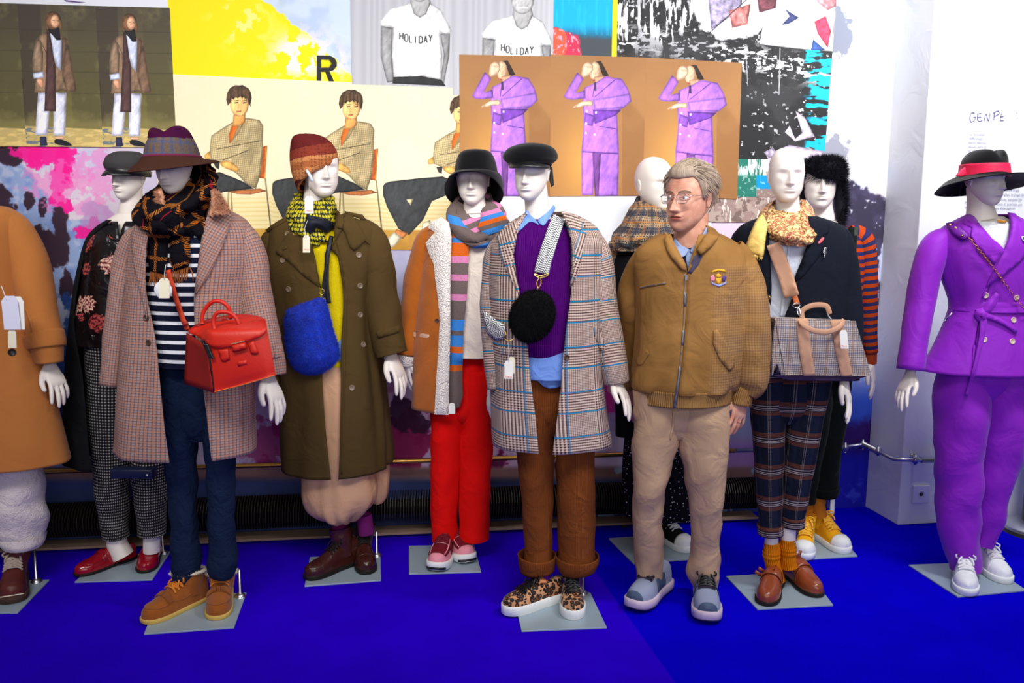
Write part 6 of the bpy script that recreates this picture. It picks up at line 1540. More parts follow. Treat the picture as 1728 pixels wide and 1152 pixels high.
BLUEF = mat('blue_fur', lambda t: t.mix(t.noise(30, 3), C(0, 26, 150), C(16, 70, 226)), rough=.8, spec=.15, sheen=.3)
bo = B.emit('pouch', bp_, BLUEF); B.emit('fur', fur(bp_, 14000, .012, .0009, 8, (0, 0, -.6), .35), BLUEF, parent=bo, kind='stuff', smooth=False)
STRB = mat('black_strap', C(24, 26, 34), rough=.5)
belt_strap(B, [(560, 398), (555, 418), (552, 440), (551, 470), (552, 490), (555, 512)], 8, TR4, STRB, None, off=.027, name='shoulder_strap'); belt_strap(B, [(552, 442), (548, 465), (546, 482), (547, 502)], 5, TR4, STRB, None, off=.028, name='strap')
B.emit('buckle', drape(B, [(548, 424), (556, 424), (556, 437), (548, 437)], TR4, off=.020, step=4), SILVER, thick=.004); B.emit('ring', tube([B.pt(543 + 4 * math.cos(a), 492 + 5 * math.sin(a), .19) for a in np.linspace(0, 2 * math.pi, 9)[:-1]], .0014, 6, 2, closed=True), GOLD)

# ================================================================== M5: bucket hat, shearling coat
F = Fig(778, 938, 'mannequin', 'mannequin in a tan shearling coat, bright red trousers and black bucket hat', 'mannequin')
hd, W, H = head_mesh(F, 798, 260, 345, yaw=-4, pitch=2)
F.emit('head', hd.add(neck(F, [(800, 315, 36, -.02), (801, 340, 36, -.02), (802, 360, 44, -.02)], [Hr(356, 786, 820, .05, -.02), Hr(372, 762, 850, .07, -.02), Hr(392, 748, 868, .08, -.02)])), SKIN_W, label=FACE_L)
hands(F, (682, 606, 690, 668, .0, .0, 40, True))
teo = F.emit('tee', loft(F, [Hr(384, 776, 832, .07), Hr(398, 748, 866, .09), Hr(440, 736, 872, .11), Hr(520, 742, 866, .11), Hr(580, 744, 860, .12), Hr(604, 744, 858, .124)], 60, 5, (.003, .009, 2.6, 4, 2)), CREAM, thick=.003)
tr = legs(F, [(756, 690, 62), (753, 760, 56), (750, 830, 50), (750, 880, 48), (751, 911, 44)], [(804, 690, 58), (803, 760, 58), (801, 830, 56), (800, 880, 54), (799, 906, 54)], [Hr(590, 742, 860, .12), Hr(640, 738, 846, .125), Hr(700, 740, 834, .10), Hr(716, 752, 820, .05)], wr=(.006, 9, 4))
F.emit('trousers', tr, CHERRY, label='bright red straight trousers')
ct = loft(F, [O(372, 756, 846, 764, 838, .085), O(382, 736, 864, 752, 845, .105), O(396, 722, 872, 752, 848, .125), O(440, 714, 876, 753, 846, .135), O(500, 708, 872, 753, 846, .138), O(570, 702, 868, 752, 846, .145), O(640, 700, 864, 751, 846, .155), O(696, 699, 862, 750, 846, .162)], 70, 6, (.003, .008, 2.2, 2.2, 4), opened=True)
ct.add(limb(F, [(748, 394, 32, -.02), (722, 410, 40, -.02), (710, 460, 46, -.03), (698, 530, 42, -.03), (690, 580, 36, -.01), (688, 600, 32, 0)], 28, 5, 1.15, (.005, 9, 3)))
coat = F.emit('coat', ct, SUEDE, thick=.006, label='tan suede shearling coat'); cb = ct.bvh(); tgt = MO(coat, teo)
F.emit('lapel', drape(F, [(722, 384), (728, 374), (745, 366), (758, 376), (762, 400), (760, 470), (760, 560), (758, 640), (757, 700), (733, 699), (736, 640), (739, 600), (742, 540), (739, 505), (734, 470), (732, 446), (724, 428), (718, 410), (728, 398), (734, 392)], MO(coat), off=.010, step=6, puff=.016, pr=7, wr=(.003, 6), cut=.13), SHEARL, parent=coat, label='cream shearling lapel and front edge')
F.emit('cuff', limb(F, [(686, 598, 34, .0), (685, 606, 36, .0), (685, 615, 32, .0)], 24, 3, 1.15, (.003, 40, 1)), SHEARL, parent=coat, label='shearling cuff')
F.emit('pocket_opening', drape(F, [(698, 559), (712, 560), (728, 565), (722, 571), (702, 571), (698, 567)], tgt, off=.006, step=3, puff=.004, pr=3), mat('pocket_lining', C(206, 166, 140), rough=1), parent=coat)
F.emit('pocket_seam', tube([surf(cb, x, y, .003)[0] for x, y in [(696, 557), (712, 559), (726, 563)]], .0022, 6, 3).add(tube([surf(cb, x, y, .003)[0] for x, y in [(728, 566), (736, 566)]], .0022, 6, 3)), SUEDE, parent=coat)
button(F, 738, 541, 4, cb, HORN, coat)
zt_ = lambda y: F.pt(780, y, .15).z
def scarfmat(name, stops, y0, y1, wob=0.0):
    za, zb = zt_(y1), zt_(y0); st = sorted([((zt_(y) - za) / (zb - za), c) for y, c in stops], key=lambda q: q[0])
    col = dict(g=C(120, 104, 100), p=C(238, 146, 196), o=C(244, 110, 10), b=C(58, 150, 240))
    # each stop names the colour ABOVE that y; convert to ramp positions from below
    return mat(name, lambda t: (t.mix(t.noise(140, 2) * .35, ramp(t, (t.uv()[1] + (t.uv()[0] * wob if wob else 0) - za) * (1 / (zb - za)), [(p, col[c]) for p, c in st]), C(90, 84, 90)), t.noise(220)), rough=1, spec=.04, height=.003)
TAILM = scarfmat('striped_scarf_tail', [(690, 'g'), (629, 'o'), (618, 'b'), (597, 'o'), (587, 'b'), (568, 'g'), (560, 'b'), (540, 'g'), (508, 'p'), (498, 'g'), (475, 'p'), (464, 'g'), (445, 'p'), (432, 'o'), (411, 'b'), (402, 'o'), (394, 'g')], 388, 692)
LOOPM = scarfmat('striped_scarf_loop', [(420, 'g'), (404, 'b'), (390, 'g'), (376, 'g'), (368, 'p'), (360, 'g'), (350, 'p'), (340, 'g')], 330, 420, .25); LOOPM2 = scarfmat('striped_scarf_back', [(420, 'p'), (400, 'o'), (386, 'b'), (374, 'g'), (366, 'o'), (358, 'b'), (350, 'p'), (342, 'g')], 328, 420, -.3)
cw = loft(F, [Hr(334, 776, 826, .06, -.05, .05), Hr(348, 764, 838, .085, -.02, .07), Hr(364, 756, 852, .11, .01, .07), Hr(382, 757, 858, .125, .02, .06), Hr(396, 766, 850, .115, .02, .05), Hr(402, 780, 836, .09, .02, .04)], 70, 6, (.014, .016, 2.8, 5, 9), diag=1.5)
sc = F.emit('scarf', cw, LOOPM, label='multicoloured striped wool scarf')
F.emit('scarf_fold', drape(F, [(757, 350), (772, 362), (784, 380), (800, 392), (822, 392), (826, 402), (806, 409), (786, 408), (768, 400), (758, 384), (755, 366)], MO(coat, teo).add(cw), off=.008, step=6, puff=.024, pr=9), LOOPM, parent=sc)
F.emit('scarf_fold', drape(F, [(808, 350), (820, 338), (836, 344), (850, 360), (862, 376), (852, 386), (832, 394), (818, 398), (806, 384), (812, 366)], MO(coat, teo).add(cw), off=.008, step=6, puff=.026, pr=10), LOOPM2, parent=sc)
F.emit('scarf_end', drape(F, [(764, 388), (792, 388), (791, 440), (788, 500), (782, 560), (780, 640), (781, 668), (776, 686), (764, 692), (757, 688), (759, 600), (760, 500), (760, 430)], MO(coat, teo).add(tr), off=.022, step=7, puff=.014, pr=8, wr=(.003, 12)), TAILM, parent=sc)
tag_on(F, F.root, sc, 757, 680, 11, 18, .18, TAGW)
bk = loft(F, [Hr(253, 792, 812, .04), Hr(254, 783, 823, .075), Hr(258, 776, 829, .095), Hr(267, 772, 833, .107), Hr(282, 769, 836, .116), Hr(289, 768, 837, .119), Hr(294, 763, 842, .137, 0, -.018), Hr(306, 754, 846, .158, 0, -.045), Hr(320, 749, 848, .172, 0, -.080, yr=324)], 64, 5, (0, .010, 1.3, 2, 3), ccap=(True, False))
h_ = F.emit('hat', bk, FELTB, thick=.004, label='black cotton bucket hat'); F.emit('seam', loft(F, [Hr(288, 767, 838, .1205), Hr(290.5, 767, 838, .1215)], 50, 1), FELTB, parent=h_, thick=.0015); p_, n_ = surf(bk.bvh(), 828, 277, .0)
F.emit('eyelet', lathe(p_, n_, [(.005, 0), (.005, .002), (.002, .002)], 10), GOLD, parent=h_)
PINK = mat('pink_mesh', C(236, 150, 166), rough=.7, spec=.2); MAROON = mat('maroon_mesh', C(110, 12, 34), rough=.8); ORG = mat('orange_foam', C(250, 90, 60), rough=.6)
RUN = ([0, .03, .10, .22, .36, .46, .56, .68, .80, .90, .965, 1.0], [.014, .030, .036, .036, .036, .039, .044, .050, .050, .043, .031, .012], [.065, .082, .082, .078, .084, .090, .080, .064, .054, .048, .040, .026])
for toe, ang in [((735, 965), -10), ((790, 951), 22)]:
    s = Shoe(F, toe, ang=ang, L=.285, sole=.032, prof=RUN, wk=1.0, hk=1.0); so = F.emit('sneaker', s.upper(), PINK, label='pink and maroon running shoe')
    F.emit('toe_panel', s.upper(.66, .90, .003, -.62, .62, 10, 12), MAROON, parent=so, thick=.002); F.emit('tongue', s.upper(.34, .64, .004, -.40, .40, 10, 10), MAROON, parent=so, thick=.003)
    for sg in (-1, 1): F.emit('side_panel', s.upper(.40, .66, .003, .55 if sg > 0 else -.92, .92 if sg > 0 else -.55, 8, 6), MAROON, parent=so, thick=.002)
    F.emit('overlay_stripe', tube([s.at(t, .45, .004) for t in (.62, .75, .9)], .003, 6, 3).add(tube([s.at(t, -.45, .004) for t in (.62, .75, .9)], .003, 6, 3)), PINK, parent=so)
    F.emit('midsole', s.sole_mesh(h=.038, extra=.007, toe_spring=.010), WRUB, parent=so); F.emit('heel_foam', s.sole_mesh(h=.012, extra=.006, t1=.4, z=.034), ORG, parent=so); F.emit('toe_rubber', s.sole_mesh(h=.016, extra=.009, t0=.93, toe_spring=.012), BLK, parent=so)
    F.emit('laces', s.laces(.40, .60, 4, v=.32, off=.007, bow=False), MAROON, parent=so)
    F.emit('sock', limb(F, [(to[0], 896, 26), (to[0], 912, 26), (to[0], 930, 28)], 16, 3) if (to := (752, 0) if ang < 0 else (784, 0)) else None, MAROON)
plate(F, [(690, 923), (800, 921), (812, 967), (690, 970)], GLASSP)
FM5 = MO(coat, teo)

# ================================================================== M2: grey cap, floral blouse
F = Fig(215, 954, 'mannequin', 'mannequin in a black floral blouse, long black coat and grey baker boy cap', 'mannequin')
hd, W, H = head_mesh(F, 217, 260, 336, yaw=-18, pitch=4, roll=-2)
F.emit('head', hd.add(neck(F, [(222, 305, 34, -.02), (222, 335, 34, -.02), (220, 362, 40, -.02)], [Hr(358, 202, 238, .05, -.02), Hr(374, 178, 262, .07, -.02), Hr(396, 160, 280, .08, -.02)])), SKIN_W, label=FACE_L)
bl = loft(F, [O(374, 182, 262, 200, 214, .075), O(384, 168, 274, 201, 208, .10), O(404, 153, 282, 204.2, 205, .118), O(440, 143, 282, 204.5, 205, .125), O(500, 137, 276, 199.5, 200, .128), O(560, 130, 272, 193.5, 194, .135), O(586, 127, 272, 190, 190.5, .14)], 64, 6, (.004, .016, 3.0, 3, 5), opened=True)
blo = F.emit('blouse', bl, FLORAL, thick=.002, label='glossy black blouse with red and pink flowers')
F.emit('placket', drape(F, [(203, 404), (207, 404), (203, 480), (197, 584), (192, 584), (199, 480)], MO(blo), off=.002, step=5), FLORAL, parent=blo, thick=.002)
F.emit('collar_band', drape(F, [(171, 386), (176, 384), (190, 399), (206, 406), (205, 410), (188, 404)], MO(blo), off=.003, step=3, puff=.003, pr=2), FLORAL, parent=blo, thick=.002)
tr = legs(F, [(190, 640, 84), (190, 720, 78), (190, 800, 62), (193, 860, 52), (196, 905, 44)], [(252, 640, 70), (254, 720, 68), (254, 800, 62), (254, 850, 54), (257, 900, 44)], [Hr(560, 142, 276, .12), Hr(620, 144, 284, .13), Hr(690, 150, 290, .12), Hr(715, 170, 276, .08)], wr=(.008, 9, 6))
F.emit('trousers', tr, GING, label='black and cream micro check trousers')
ct = loft(F, [O(372, 184, 262, 188, 256, .09), O(386, 164, 280, 168, 270, .105), O(410, 146, 288, 147.5, 280, .11), O(470, 130, 292, 131, 282, .115), O(550, 120, 296, 122, 284, .12), O(650, 116, 298, 138, 286, .16), O(740, 116, 300, 148, 288, .165), O(792, 118, 300, 156, 288, .165)], 60, 6, (.003, .016, 2.2, 2.2, 4), opened=True)
ct.add(limb(F, [(172, 400, 14, -.1), (150, 428, 16, -.11), (135, 500, 16, -.11), (124, 580, 18, -.11), (121, 640, 18, -.1)], 24, 5, 1.1))
F.emit('coat', ct, BLACKC, thick=.004, label='long black wool coat worn open')
F.emit('bag_corner', box(F.pt(226, 797, .12), .19, .06, .045, ax=A, ay=N, az=UP), mat('dark_blue_leather', C(24, 30, 62), rough=.4), bevel=.008, label='corner of dark blue bag below the coat')
F.emit('rivet', lathe(F.pt(248, 802, .15), N, [(.006, 0), (.005, .003), (.001, .004)], 10), SILVER)
GRYF = mat('grey_felt', C(68, 66, 68), rough=1, spec=.05, weave=(300, .001))
cp = loft(F, [Hr(255, 205, 228, .03, 0), Hr(256, 196, 236, .07), Hr(262, 184, 246, .10, 0, 0, 264), Hr(272, 180, 250, .112, 0, 0, 276), Hr(281, 181, 251, .108, 0, 0, 286), Hr(288, 185, 250, .10, 0, 0, 293)], 52, 5, (.001, .003, 2, 2), ccap=(True, False))
h_ = F.emit('cap', cp, GRYF, label='grey felt baker boy cap with black peak'); F.emit('cap_band', loft(F, [Hr(282, 183, 251, .108, 0, 0, 287), Hr(292, 186, 250, .102, 0, 0, 297)], 48, 2), LEATHB, parent=h_, thick=.003); F.emit('visor', visor(F, 216, 288, 31, .098, .036, .022, -14), LEATHB, parent=h_, thick=.003)
OXB = mat('oxblood_leather', C(150, 10, 30), rough=.22, spec=.5, coat=.3)
for toe, heel in [((127, 972), (226, 940)), ((243, 967), (266, 928))]:
    s = Shoe(F, toe, heel=heel, L=.285, sole=.012, hk=.95, wk=.98); so = F.emit('loafer', s.upper(), OXB, label='shiny dark red penny loafer'); F.emit('sole', s.sole_mesh(h=.014), DSOLE, parent=so); F.emit('heel', s.sole_mesh(h=.012, t1=.24, z=0), DSOLE, parent=so)
    F.emit('apron_seam', tube([s.at(t, v, .001) for t, v in [(.50, -.6), (.65, -.6), (.80, -.5), (.88, 0), (.80, .5), (.65, .6), (.50, .6)]], .002, 6, 4), OXB, parent=so); F.emit('penny_strap', s.upper(.54, .61, .003, -.72, .72, 6, 12), OXB, parent=so, thick=.003)
for q in ([(196, 890, 34), (197, 915, 34), (208, 938, 36)], [(258, 888, 28), (256, 912, 28), (256, 930, 28)]): F.emit('ankle', limb(F, q, 18, 4, 1.15), SKIN_W)
plate(F, [(172, 942), (288, 932), (257, 980), (126, 984)], GLASSP, rod=(275, 936))

# ================================================================== M1: camel coat at the left edge
F = Fig(-28, 985, 'mannequin', 'mannequin in a long camel wool coat, cut by the left picture edge', 'mannequin')
hd, W, H = head_mesh(F, -36, 236, 324, yaw=10)
F.emit('head', hd.add(neck(F, [(-34, 295, 38, -.02), (-34, 325, 38, -.02), (-34, 350, 46, -.02)], [Hr(342, -54, -14, .05, -.02), Hr(358, -84, 16, .07, -.02), Hr(380, -96, 30, .08, -.02)])), SKIN_W, label=FACE_L)
hands(F, (84, 612, 112, 684, .02, .04, 150, False))
tr = legs(F, [(-78, 780, 84), (-74, 840, 82), (-72, 880, 76), (-70, 908, 60)], [(26, 780, 78), (32, 830, 84), (36, 868, 82), (38, 896, 72), (38, 912, 66)], [Hr(640, -104, 44, .12), Hr(720, -104, 50, .13), Hr(790, -98, 48, .12), Hr(810, -80, 30, .08)], wr=(.012, 12, 3))
fo = F.emit('trousers', tr, FLEECE, label='cream fleece jogging trousers'); F.emit('cuff', limb(F, [(38, 900, 70), (38, 910, 74), (38, 918, 66)], 26, 4, 1.15, (.006, 25, 3)), FLEECE, parent=fo)
ct = loft(F, [Hr(348, -62, -10, .07), Hr(352, -80, 12, .10), Hr(366, -100, 28, .13), Hr(390, -112, 40, .148), Hr(440, -116, 44, .16), Hr(520, -120, 48, .165), Hr(600, -136, 72, .18), Hr(700, -150, 92, .20), Hr(760, -160, 106, .215), Hr(796, -166, 115, .22)], 70, 6, (.002, .018, 2.0, 1.6, 4))
ct.add(limb(F, [(6, 372, 44, -.01), (28, 392, 50, -.01), (48, 440, 58, -.01), (60, 500, 56, .01), (72, 550, 52, .03), (80, 585, 46, .045), (84, 612, 38, .05)], 28, 5, 1.15, (.004, 8, 2)))
coat = F.emit('coat', ct, CAMEL, thick=.005, label='long camel wool coat'); cb = ct.bvh()
F.emit('cuff', limb(F, [(74, 564, 58, .034), (78, 578, 56, .042), (79.5, 586, 53, .045)], 28, 3, 1.15), CAMEL, parent=coat, thick=.006)
F.emit('shoulder_seam', tube([surf(cb, x, y, .001)[0] for x, y in [(24, 432), (34, 416), (46, 404), (52, 399)]], .0018, 6, 3), CAMEL, parent=coat); F.emit('pocket_welt', drape(F, [(42, 520), (46, 522), (56, 546), (58, 566), (54, 562), (48, 540)], M().add(ct), off=.003, step=4, puff=.003, pr=3), CAMEL, parent=coat, thick=.003)
button(F, 20, 594, 6.5, cb, mat('black_button', C(28, 22, 22), rough=.35), coat)
tg_ = tag_on(F, F.root, coat, 14, 500, 26, 56, .245, TAGW, name='back_tag', tilt=2); tg_ = tag_on(F, F.root, coat, 2, 499, 28, 57, .255, mat('violet_white_card', C(226, 226, 246), rough=.6), tilt=5); tag_on(F, F.root, coat, 13, 556, 14, 31, .25, TAGY, name='small_tag', tilt=1)
emit(F.root, 'string', tube([F.pt(2, 482, .24), F.pt(6, 492, .25), F.pt(11, 506, .257)], .0016, 5, 2), STRING, parent=coat)
BRB = mat('hiking_boot_leather', C(92, 36, 30), rough=.45, spec=.4)
HIK = ([0, .03, .10, .22, .36, .46, .56, .68, .80, .90, .965, 1.0], [.014, .032, .040, .042, .042, .044, .048, .053, .053, .047, .034, .012], [.09, .11, .115, .115, .115, .110, .092, .072, .062, .057, .048, .030])
for toe, heel, tp in [((20, 1018), (30, 975), (30, 928)), ((-112, 1022), (-84, 985), (-74, 930))]:
    s = Shoe(F, toe, heel=heel, L=.30, sole=.024, prof=HIK); so = F.emit('boot', s.upper().add(s.shaft(F, tp, 42, t=.26, w0=.046)), BRB, label='brown hiking boot with grey laces'); F.emit('sole', s.sole_mesh(h=.028, extra=.007), mat('lug_sole', C(70, 48, 40), rough=.8), parent=so)
    F.emit('welt_stitching', tube([s.at(t, v, .004) - UP * .0 for t, v in [(.55, -1), (.75, -1), (.9, -1), (.99, -.9)]] + [s.at(t, v, .004) for t, v in [(.99, .9), (.9, 1), (.75, 1), (.55, 1)]], .0025, 6, 3), TAGY, parent=so)
    F.emit('laces', s.laces(.36, .62, 6, v=.40, r=.0028, off=.006), mat('grey_lace', C(176, 160, 150), rough=.9), parent=so); F.emit('tongue', s.upper(.30, .42, .008, -.4, .4, 6, 8), SUEDE, parent=so, thick=.004)
    F.emit('sock', limb(F, [(tp[0] - 3, 905, 30), (tp[0] - 1, 925, 32), (tp[0] + 1, 950, 34)], 16, 3), mat('grey_sock', C(120, 116, 130), rough=1))
plate(F, [(-60, 985), (84, 980), (30, 1036), (-130, 1040)], GLASSP, rod=(62, 984), rh=.16)
# ================================================================== M7: bald head, shawl, dotted skirt (behind the man)
F = Fig(1118, 916, 'mannequin', 'bald mannequin in a checked shawl and dotted skirt, standing behind the man', 'mannequin')
hd, W, H = head_mesh(F, 1104, 265, 356, yaw=34, pitch=2)
F.emit('head', hd.add(neck(F, [(1100, 330, 38, -.02), (1100, 355, 40, -.02), (1101, 385, 50, -.02)])), SKIN_W, label=FACE_L)
hands(F, (1052, 668, 1061, 728, .0, .02, 30, True))
F.emit('skirt', loft(F, [Hr(640, 1060, 1156, .13), Hr(740, 1056, 1162, .14), Hr(800, 1053, 1166, .15), Hr(866, 1054, 1168, .155), Hr(880, 1058, 1164, .15)], 70, 6, (.004, .028, 4.2, 1.4, 2)), DOTS, thick=.002, label='black skirt with small white dots')
ct = loft(F, [Hr(384, 1072, 1132, .08), Hr(400, 1050, 1158, .11), Hr(440, 1038, 1172, .13), Hr(540, 1034, 1174, .13), Hr(640, 1038, 1172, .14), Hr(742, 1040, 1172, .15)], 56, 5, (.003, .014, 2.5, 2, 4))
ct.add(limb(F, [(1062, 410, 30, -.02), (1046, 440, 34, -.02), (1040, 520, 36, -.02), (1044, 610, 34, 0), (1050, 672, 30, .0)], 24, 4))
co = F.emit('coat', ct, BLACKC, label='black wool coat')
sw_ = loft(F, [Hr(334, 1076, 1122, .075, -.04, .02), Hr(350, 1068, 1138, .105, .0, .03), Hr(372, 1054, 1152, .13, .01, .03), Hr(394, 1038, 1166, .15, .01, .03), Hr(412, 1030, 1174, .155, .0, .02), Hr(424, 1028, 1176, .155, 0, .0)], 70, 6, (.016, .014, 3, 5, 6), diag=1.4)
sh = F.emit('shawl', sw_, SHAWL, thick=.003, label='blue amber and cream checked shawl')
F.emit('shawl_end', drape(F, [(1027, 408), (1040, 400), (1062, 398), (1050, 410), (1042, 424), (1036, 446), (1029, 446), (1024, 428)], M().add(sw_).add(ct), off=.010, step=5, puff=.006, pr=4), SHAWL, parent=sh)
fringe(F, [(1058, 409), (1100, 398)], 20, .020, mat('dark_teal_yarn', C(36, 52, 60), rough=1), sh, .17, .0015, 9)
CANV = mat('black_canvas', C(16, 16, 18), rough=.9)
HITOP = ([0, .03, .10, .22, .36, .46, .56, .68, .80, .90, .965, 1.0], [.012, .027, .033, .035, .035, .036, .040, .046, .047, .041, .030, .012], [.08, .10, .105, .105, .105, .092, .074, .056, .048, .044, .036, .022])
def hitop(F, toe, heel, tp, fab, lace, lab, cap=WRUB, w_=36):
    s = Shoe(F, toe, heel=heel, L=.29, sole=.026, prof=HITOP); so = F.emit('sneaker', s.upper().add(s.shaft(F, tp, w_, t=.24, w0=.041)), fab, label=lab); F.emit('sole', s.sole_mesh(h=.032, extra=.006), WRUB, parent=so, label='white rubber sole'); F.emit('toe_cap', s.upper(.80, 1.0, .003, -1, 1, 10, 18), cap, parent=so, thick=.002)
    F.emit('laces', s.laces(.36, .66, 6, v=.38, r=.0026, off=.006), lace, parent=so); F.emit('eyelets', M().add(tube([s.at(t, v, .004) for t, v in [(.40, .6), (.402, .6)]], .004, 6, 1)).add(tube([s.at(t, v, .004) for t, v in [(.52, .6), (.522, .6)]], .004, 6, 1)).add(tube([s.at(t, v, .004) for t, v in [(.40, -.6), (.402, -.6)]], .004, 6, 1)).add(tube([s.at(t, v, .004) for t, v in [(.52, -.6), (.522, -.6)]], .004, 6, 1)), SILVER, parent=so, kind='stuff')
    return so
hitop(F, (1164, 932), (1110, 905), (1124, 872), CANV, mat('white_lace', C(240, 240, 244), rough=.8), 'black canvas high-top with white toe'); hitop(F, (1104, 946), (1092, 912), (1092, 872), CANV, MATS['white_lace'], 'black canvas high-top with white toe')
plate(F, [(1027, 910), (1150, 902), (1182, 944), (1069, 953)], GLASSP)

# ================================================================== M8: navy blazer, plaid trousers
F = Fig(1322, 992, 'mannequin', 'bald mannequin in a navy blazer, paisley scarf and plaid trousers', 'mannequin')
hd, W, H = head_mesh(F, 1327, 249, 342, yaw=-6, pitch=0)
F.emit('head', hd.add(neck(F, [(1329, 315, 38, -.02), (1329, 342, 38, -.02), (1329, 368, 46, -.02)], [Hr(362, 1310, 1350, .05, -.02), Hr(380, 1280, 1384, .07, -.02), Hr(400, 1262, 1404, .08, -.02)])), SKIN_W, label=FACE_L)
hands(F, (1424, 640, 1442, 714, .05, .07, 150, False))
tr = legs(F, [(1296, 640, 66), (1297, 720, 58), (1298, 790, 50), (1299, 850, 44), (1300, 898, 40)], [(1366, 640, 72), (1356, 720, 60), (1347, 790, 52), (1340, 850, 44), (1338, 884, 36)], [Hr(560, 1262, 1410, .12), Hr(620, 1262, 1408, .125), Hr(690, 1266, 1392, .11), Hr(716, 1290, 1360, .06)], wr=(.004, 8, 8))
to_ = F.emit('trousers', tr, PLAIDT, label='navy trousers with rust and cream plaid'); F.emit('cuff', limb(F, [(1299.5, 884, 43), (1300, 900, 42)], 26, 3, 1.12), PLAIDT, parent=to_, thick=.003); F.emit('cuff', limb(F, [(1338.5, 870, 39), (1338, 887, 38)], 26, 3, 1.12), PLAIDT, parent=to_, thick=.003)
sho = F.emit('shirt', loft(F, [Hr(384, 1296, 1364, .085), Hr(400, 1276, 1392, .105), Hr(450, 1274, 1400, .118), Hr(540, 1276, 1404, .12), Hr(620, 1272, 1404, .13)], 56, 5, (.003, .008, 3, 4)), SHIRTW, label='white shirt'); F.emit('placket', drape(F, [(1330, 412), (1335, 412), (1322, 535), (1316, 535)], MO(sho), off=.003, step=5), SHIRTW, parent=sho, thick=.002)
ct = loft(F, [O(366, 1290, 1376, 1302, 1362, .08), O(376, 1262, 1406, 1298, 1364, .11), O(388, 1246, 1422, 1296, 1365, .128), O(412, 1242, 1430, 1298, 1362, .14), O(450, 1246, 1434, 1299, 1352, .148), O(500, 1256, 1432, 1301, 1336, .15), O(540, 1260, 1430, 1303, 1322, .152), O(580, 1260, 1430, 1304, 1316, .158), O(628, 1258, 1434, 1298, 1316, .165)], 70, 6, (.003, .008, 2.2, 2.2, 3), opened=True)
ct.add(limb(F, [(1266, 392, 32, -.02), (1252, 412, 38, -.03), (1254, 470, 42, -.05), (1260, 540, 42, -.05), (1262, 610, 38, -.04)], 24, 4, 1.1)).add(limb(F, [(1396, 392, 36, -.01), (1414, 408, 44, 0), (1422, 460, 50, 0), (1428, 530, 50, .02), (1430, 590, 46, .04), (1428, 640, 40, .05)], 28, 5, 1.1, (.004, 9, 4)))
coat = F.emit('blazer', ct, NAVYC, thick=.004, label='dark navy blazer'); cb = ct.bvh(); tgt = MO(coat, sho)
F.emit('lapel', drape(F, [(1363, 380), (1378, 372), (1400, 378), (1398, 392), (1386, 402), (1394, 410), (1384, 430), (1362, 458), (1340, 480), (1344, 462), (1356, 432), (1365, 408)], tgt, off=.006, step=6), NAVYC, parent=coat, thick=.004); F.emit('lapel', drape(F, [(1296, 384), (1284, 390), (1272, 420), (1280, 460), (1300, 515), (1301, 480), (1298, 430)], tgt, off=.006, step=6), NAVYC, parent=coat, thick=.004)
p_, n_ = surf(cb, 1298, 502, .002); button(F, 1297, 502, 4, tgt.bvh(), GOLD, coat)
F.emit('lips_pin', drape(F, [(1379, 410), (1386, 401), (1391, 400), (1389, 406), (1382, 412)], tgt, off=.012, step=2, rnd=1), mat('pink_enamel', C(232, 100, 110), rough=.3), parent=coat, thick=.003, label='pink lips pin'); F.emit('bolt_pin', drape(F, [(1391, 417), (1396, 418), (1393, 424), (1396, 425), (1389, 437), (1391, 428), (1388, 427)], tgt, off=.012, step=2), SILVER, parent=coat, thick=.003, label='silver lightning bolt pin')
cw = loft(F, [Hr(346, 1302, 1356, .07, -.03, .03), Hr(356, 1292, 1366, .10, -.01, .045), Hr(370, 1284, 1375, .13, .01, .045), Hr(386, 1282, 1378, .155, .02, .03), Hr(400, 1290, 1372, .155, .03, .02), Hr(411, 1306, 1360, .13, .04, .01)], 70, 6, (.012, .014, 2.8, 5, 12), diag=1.7)
sc = F.emit('scarf', cw, PAIS, label='yellow scarf with crimson paisley print')
F.emit('scarf_end', drape(F, [(1288, 362), (1295, 378), (1292, 400), (1288, 434), (1274, 430), (1259, 425), (1260, 412), (1266, 394), (1274, 376), (1282, 364)], tgt, off=.014, step=5, puff=.012, pr=7, wr=(.004, 8)), YSCARF, parent=sc, thick=.002, label='plain yellow scarf end with fringe'); fringe(F, [(1260, 425), (1286, 433)], 22, .016, YSCARF, sc, .13, .0012, 11, 'fringe')
F.emit('scarf_fold', drape(F, [(1288, 360), (1300, 352), (1308, 372), (1322, 386), (1344, 392), (1356, 398), (1340, 408), (1314, 404), (1296, 392)], M().add(cw).add(ct), off=.004, step=4, puff=.020, pr=8, wr=(.003, 9)), PAIS, parent=sc); F.emit('scarf_fold', drape(F, [(1352, 336), (1360, 338), (1372, 352), (1378, 372), (1374, 392), (1360, 396), (1352, 380), (1349, 354)], M().add(cw), off=.004, step=4, puff=.020, pr=8, wr=(.004, 7)), PAIS, parent=sc)
MUST = mat('mustard_rib_sock', lambda t: (t.mix(t.noise(90, 2), C(210, 110, 8), C(236, 140, 20)), (t.uv()[0] * 700).sin()), rough=.95, spec=.08, height=.002)
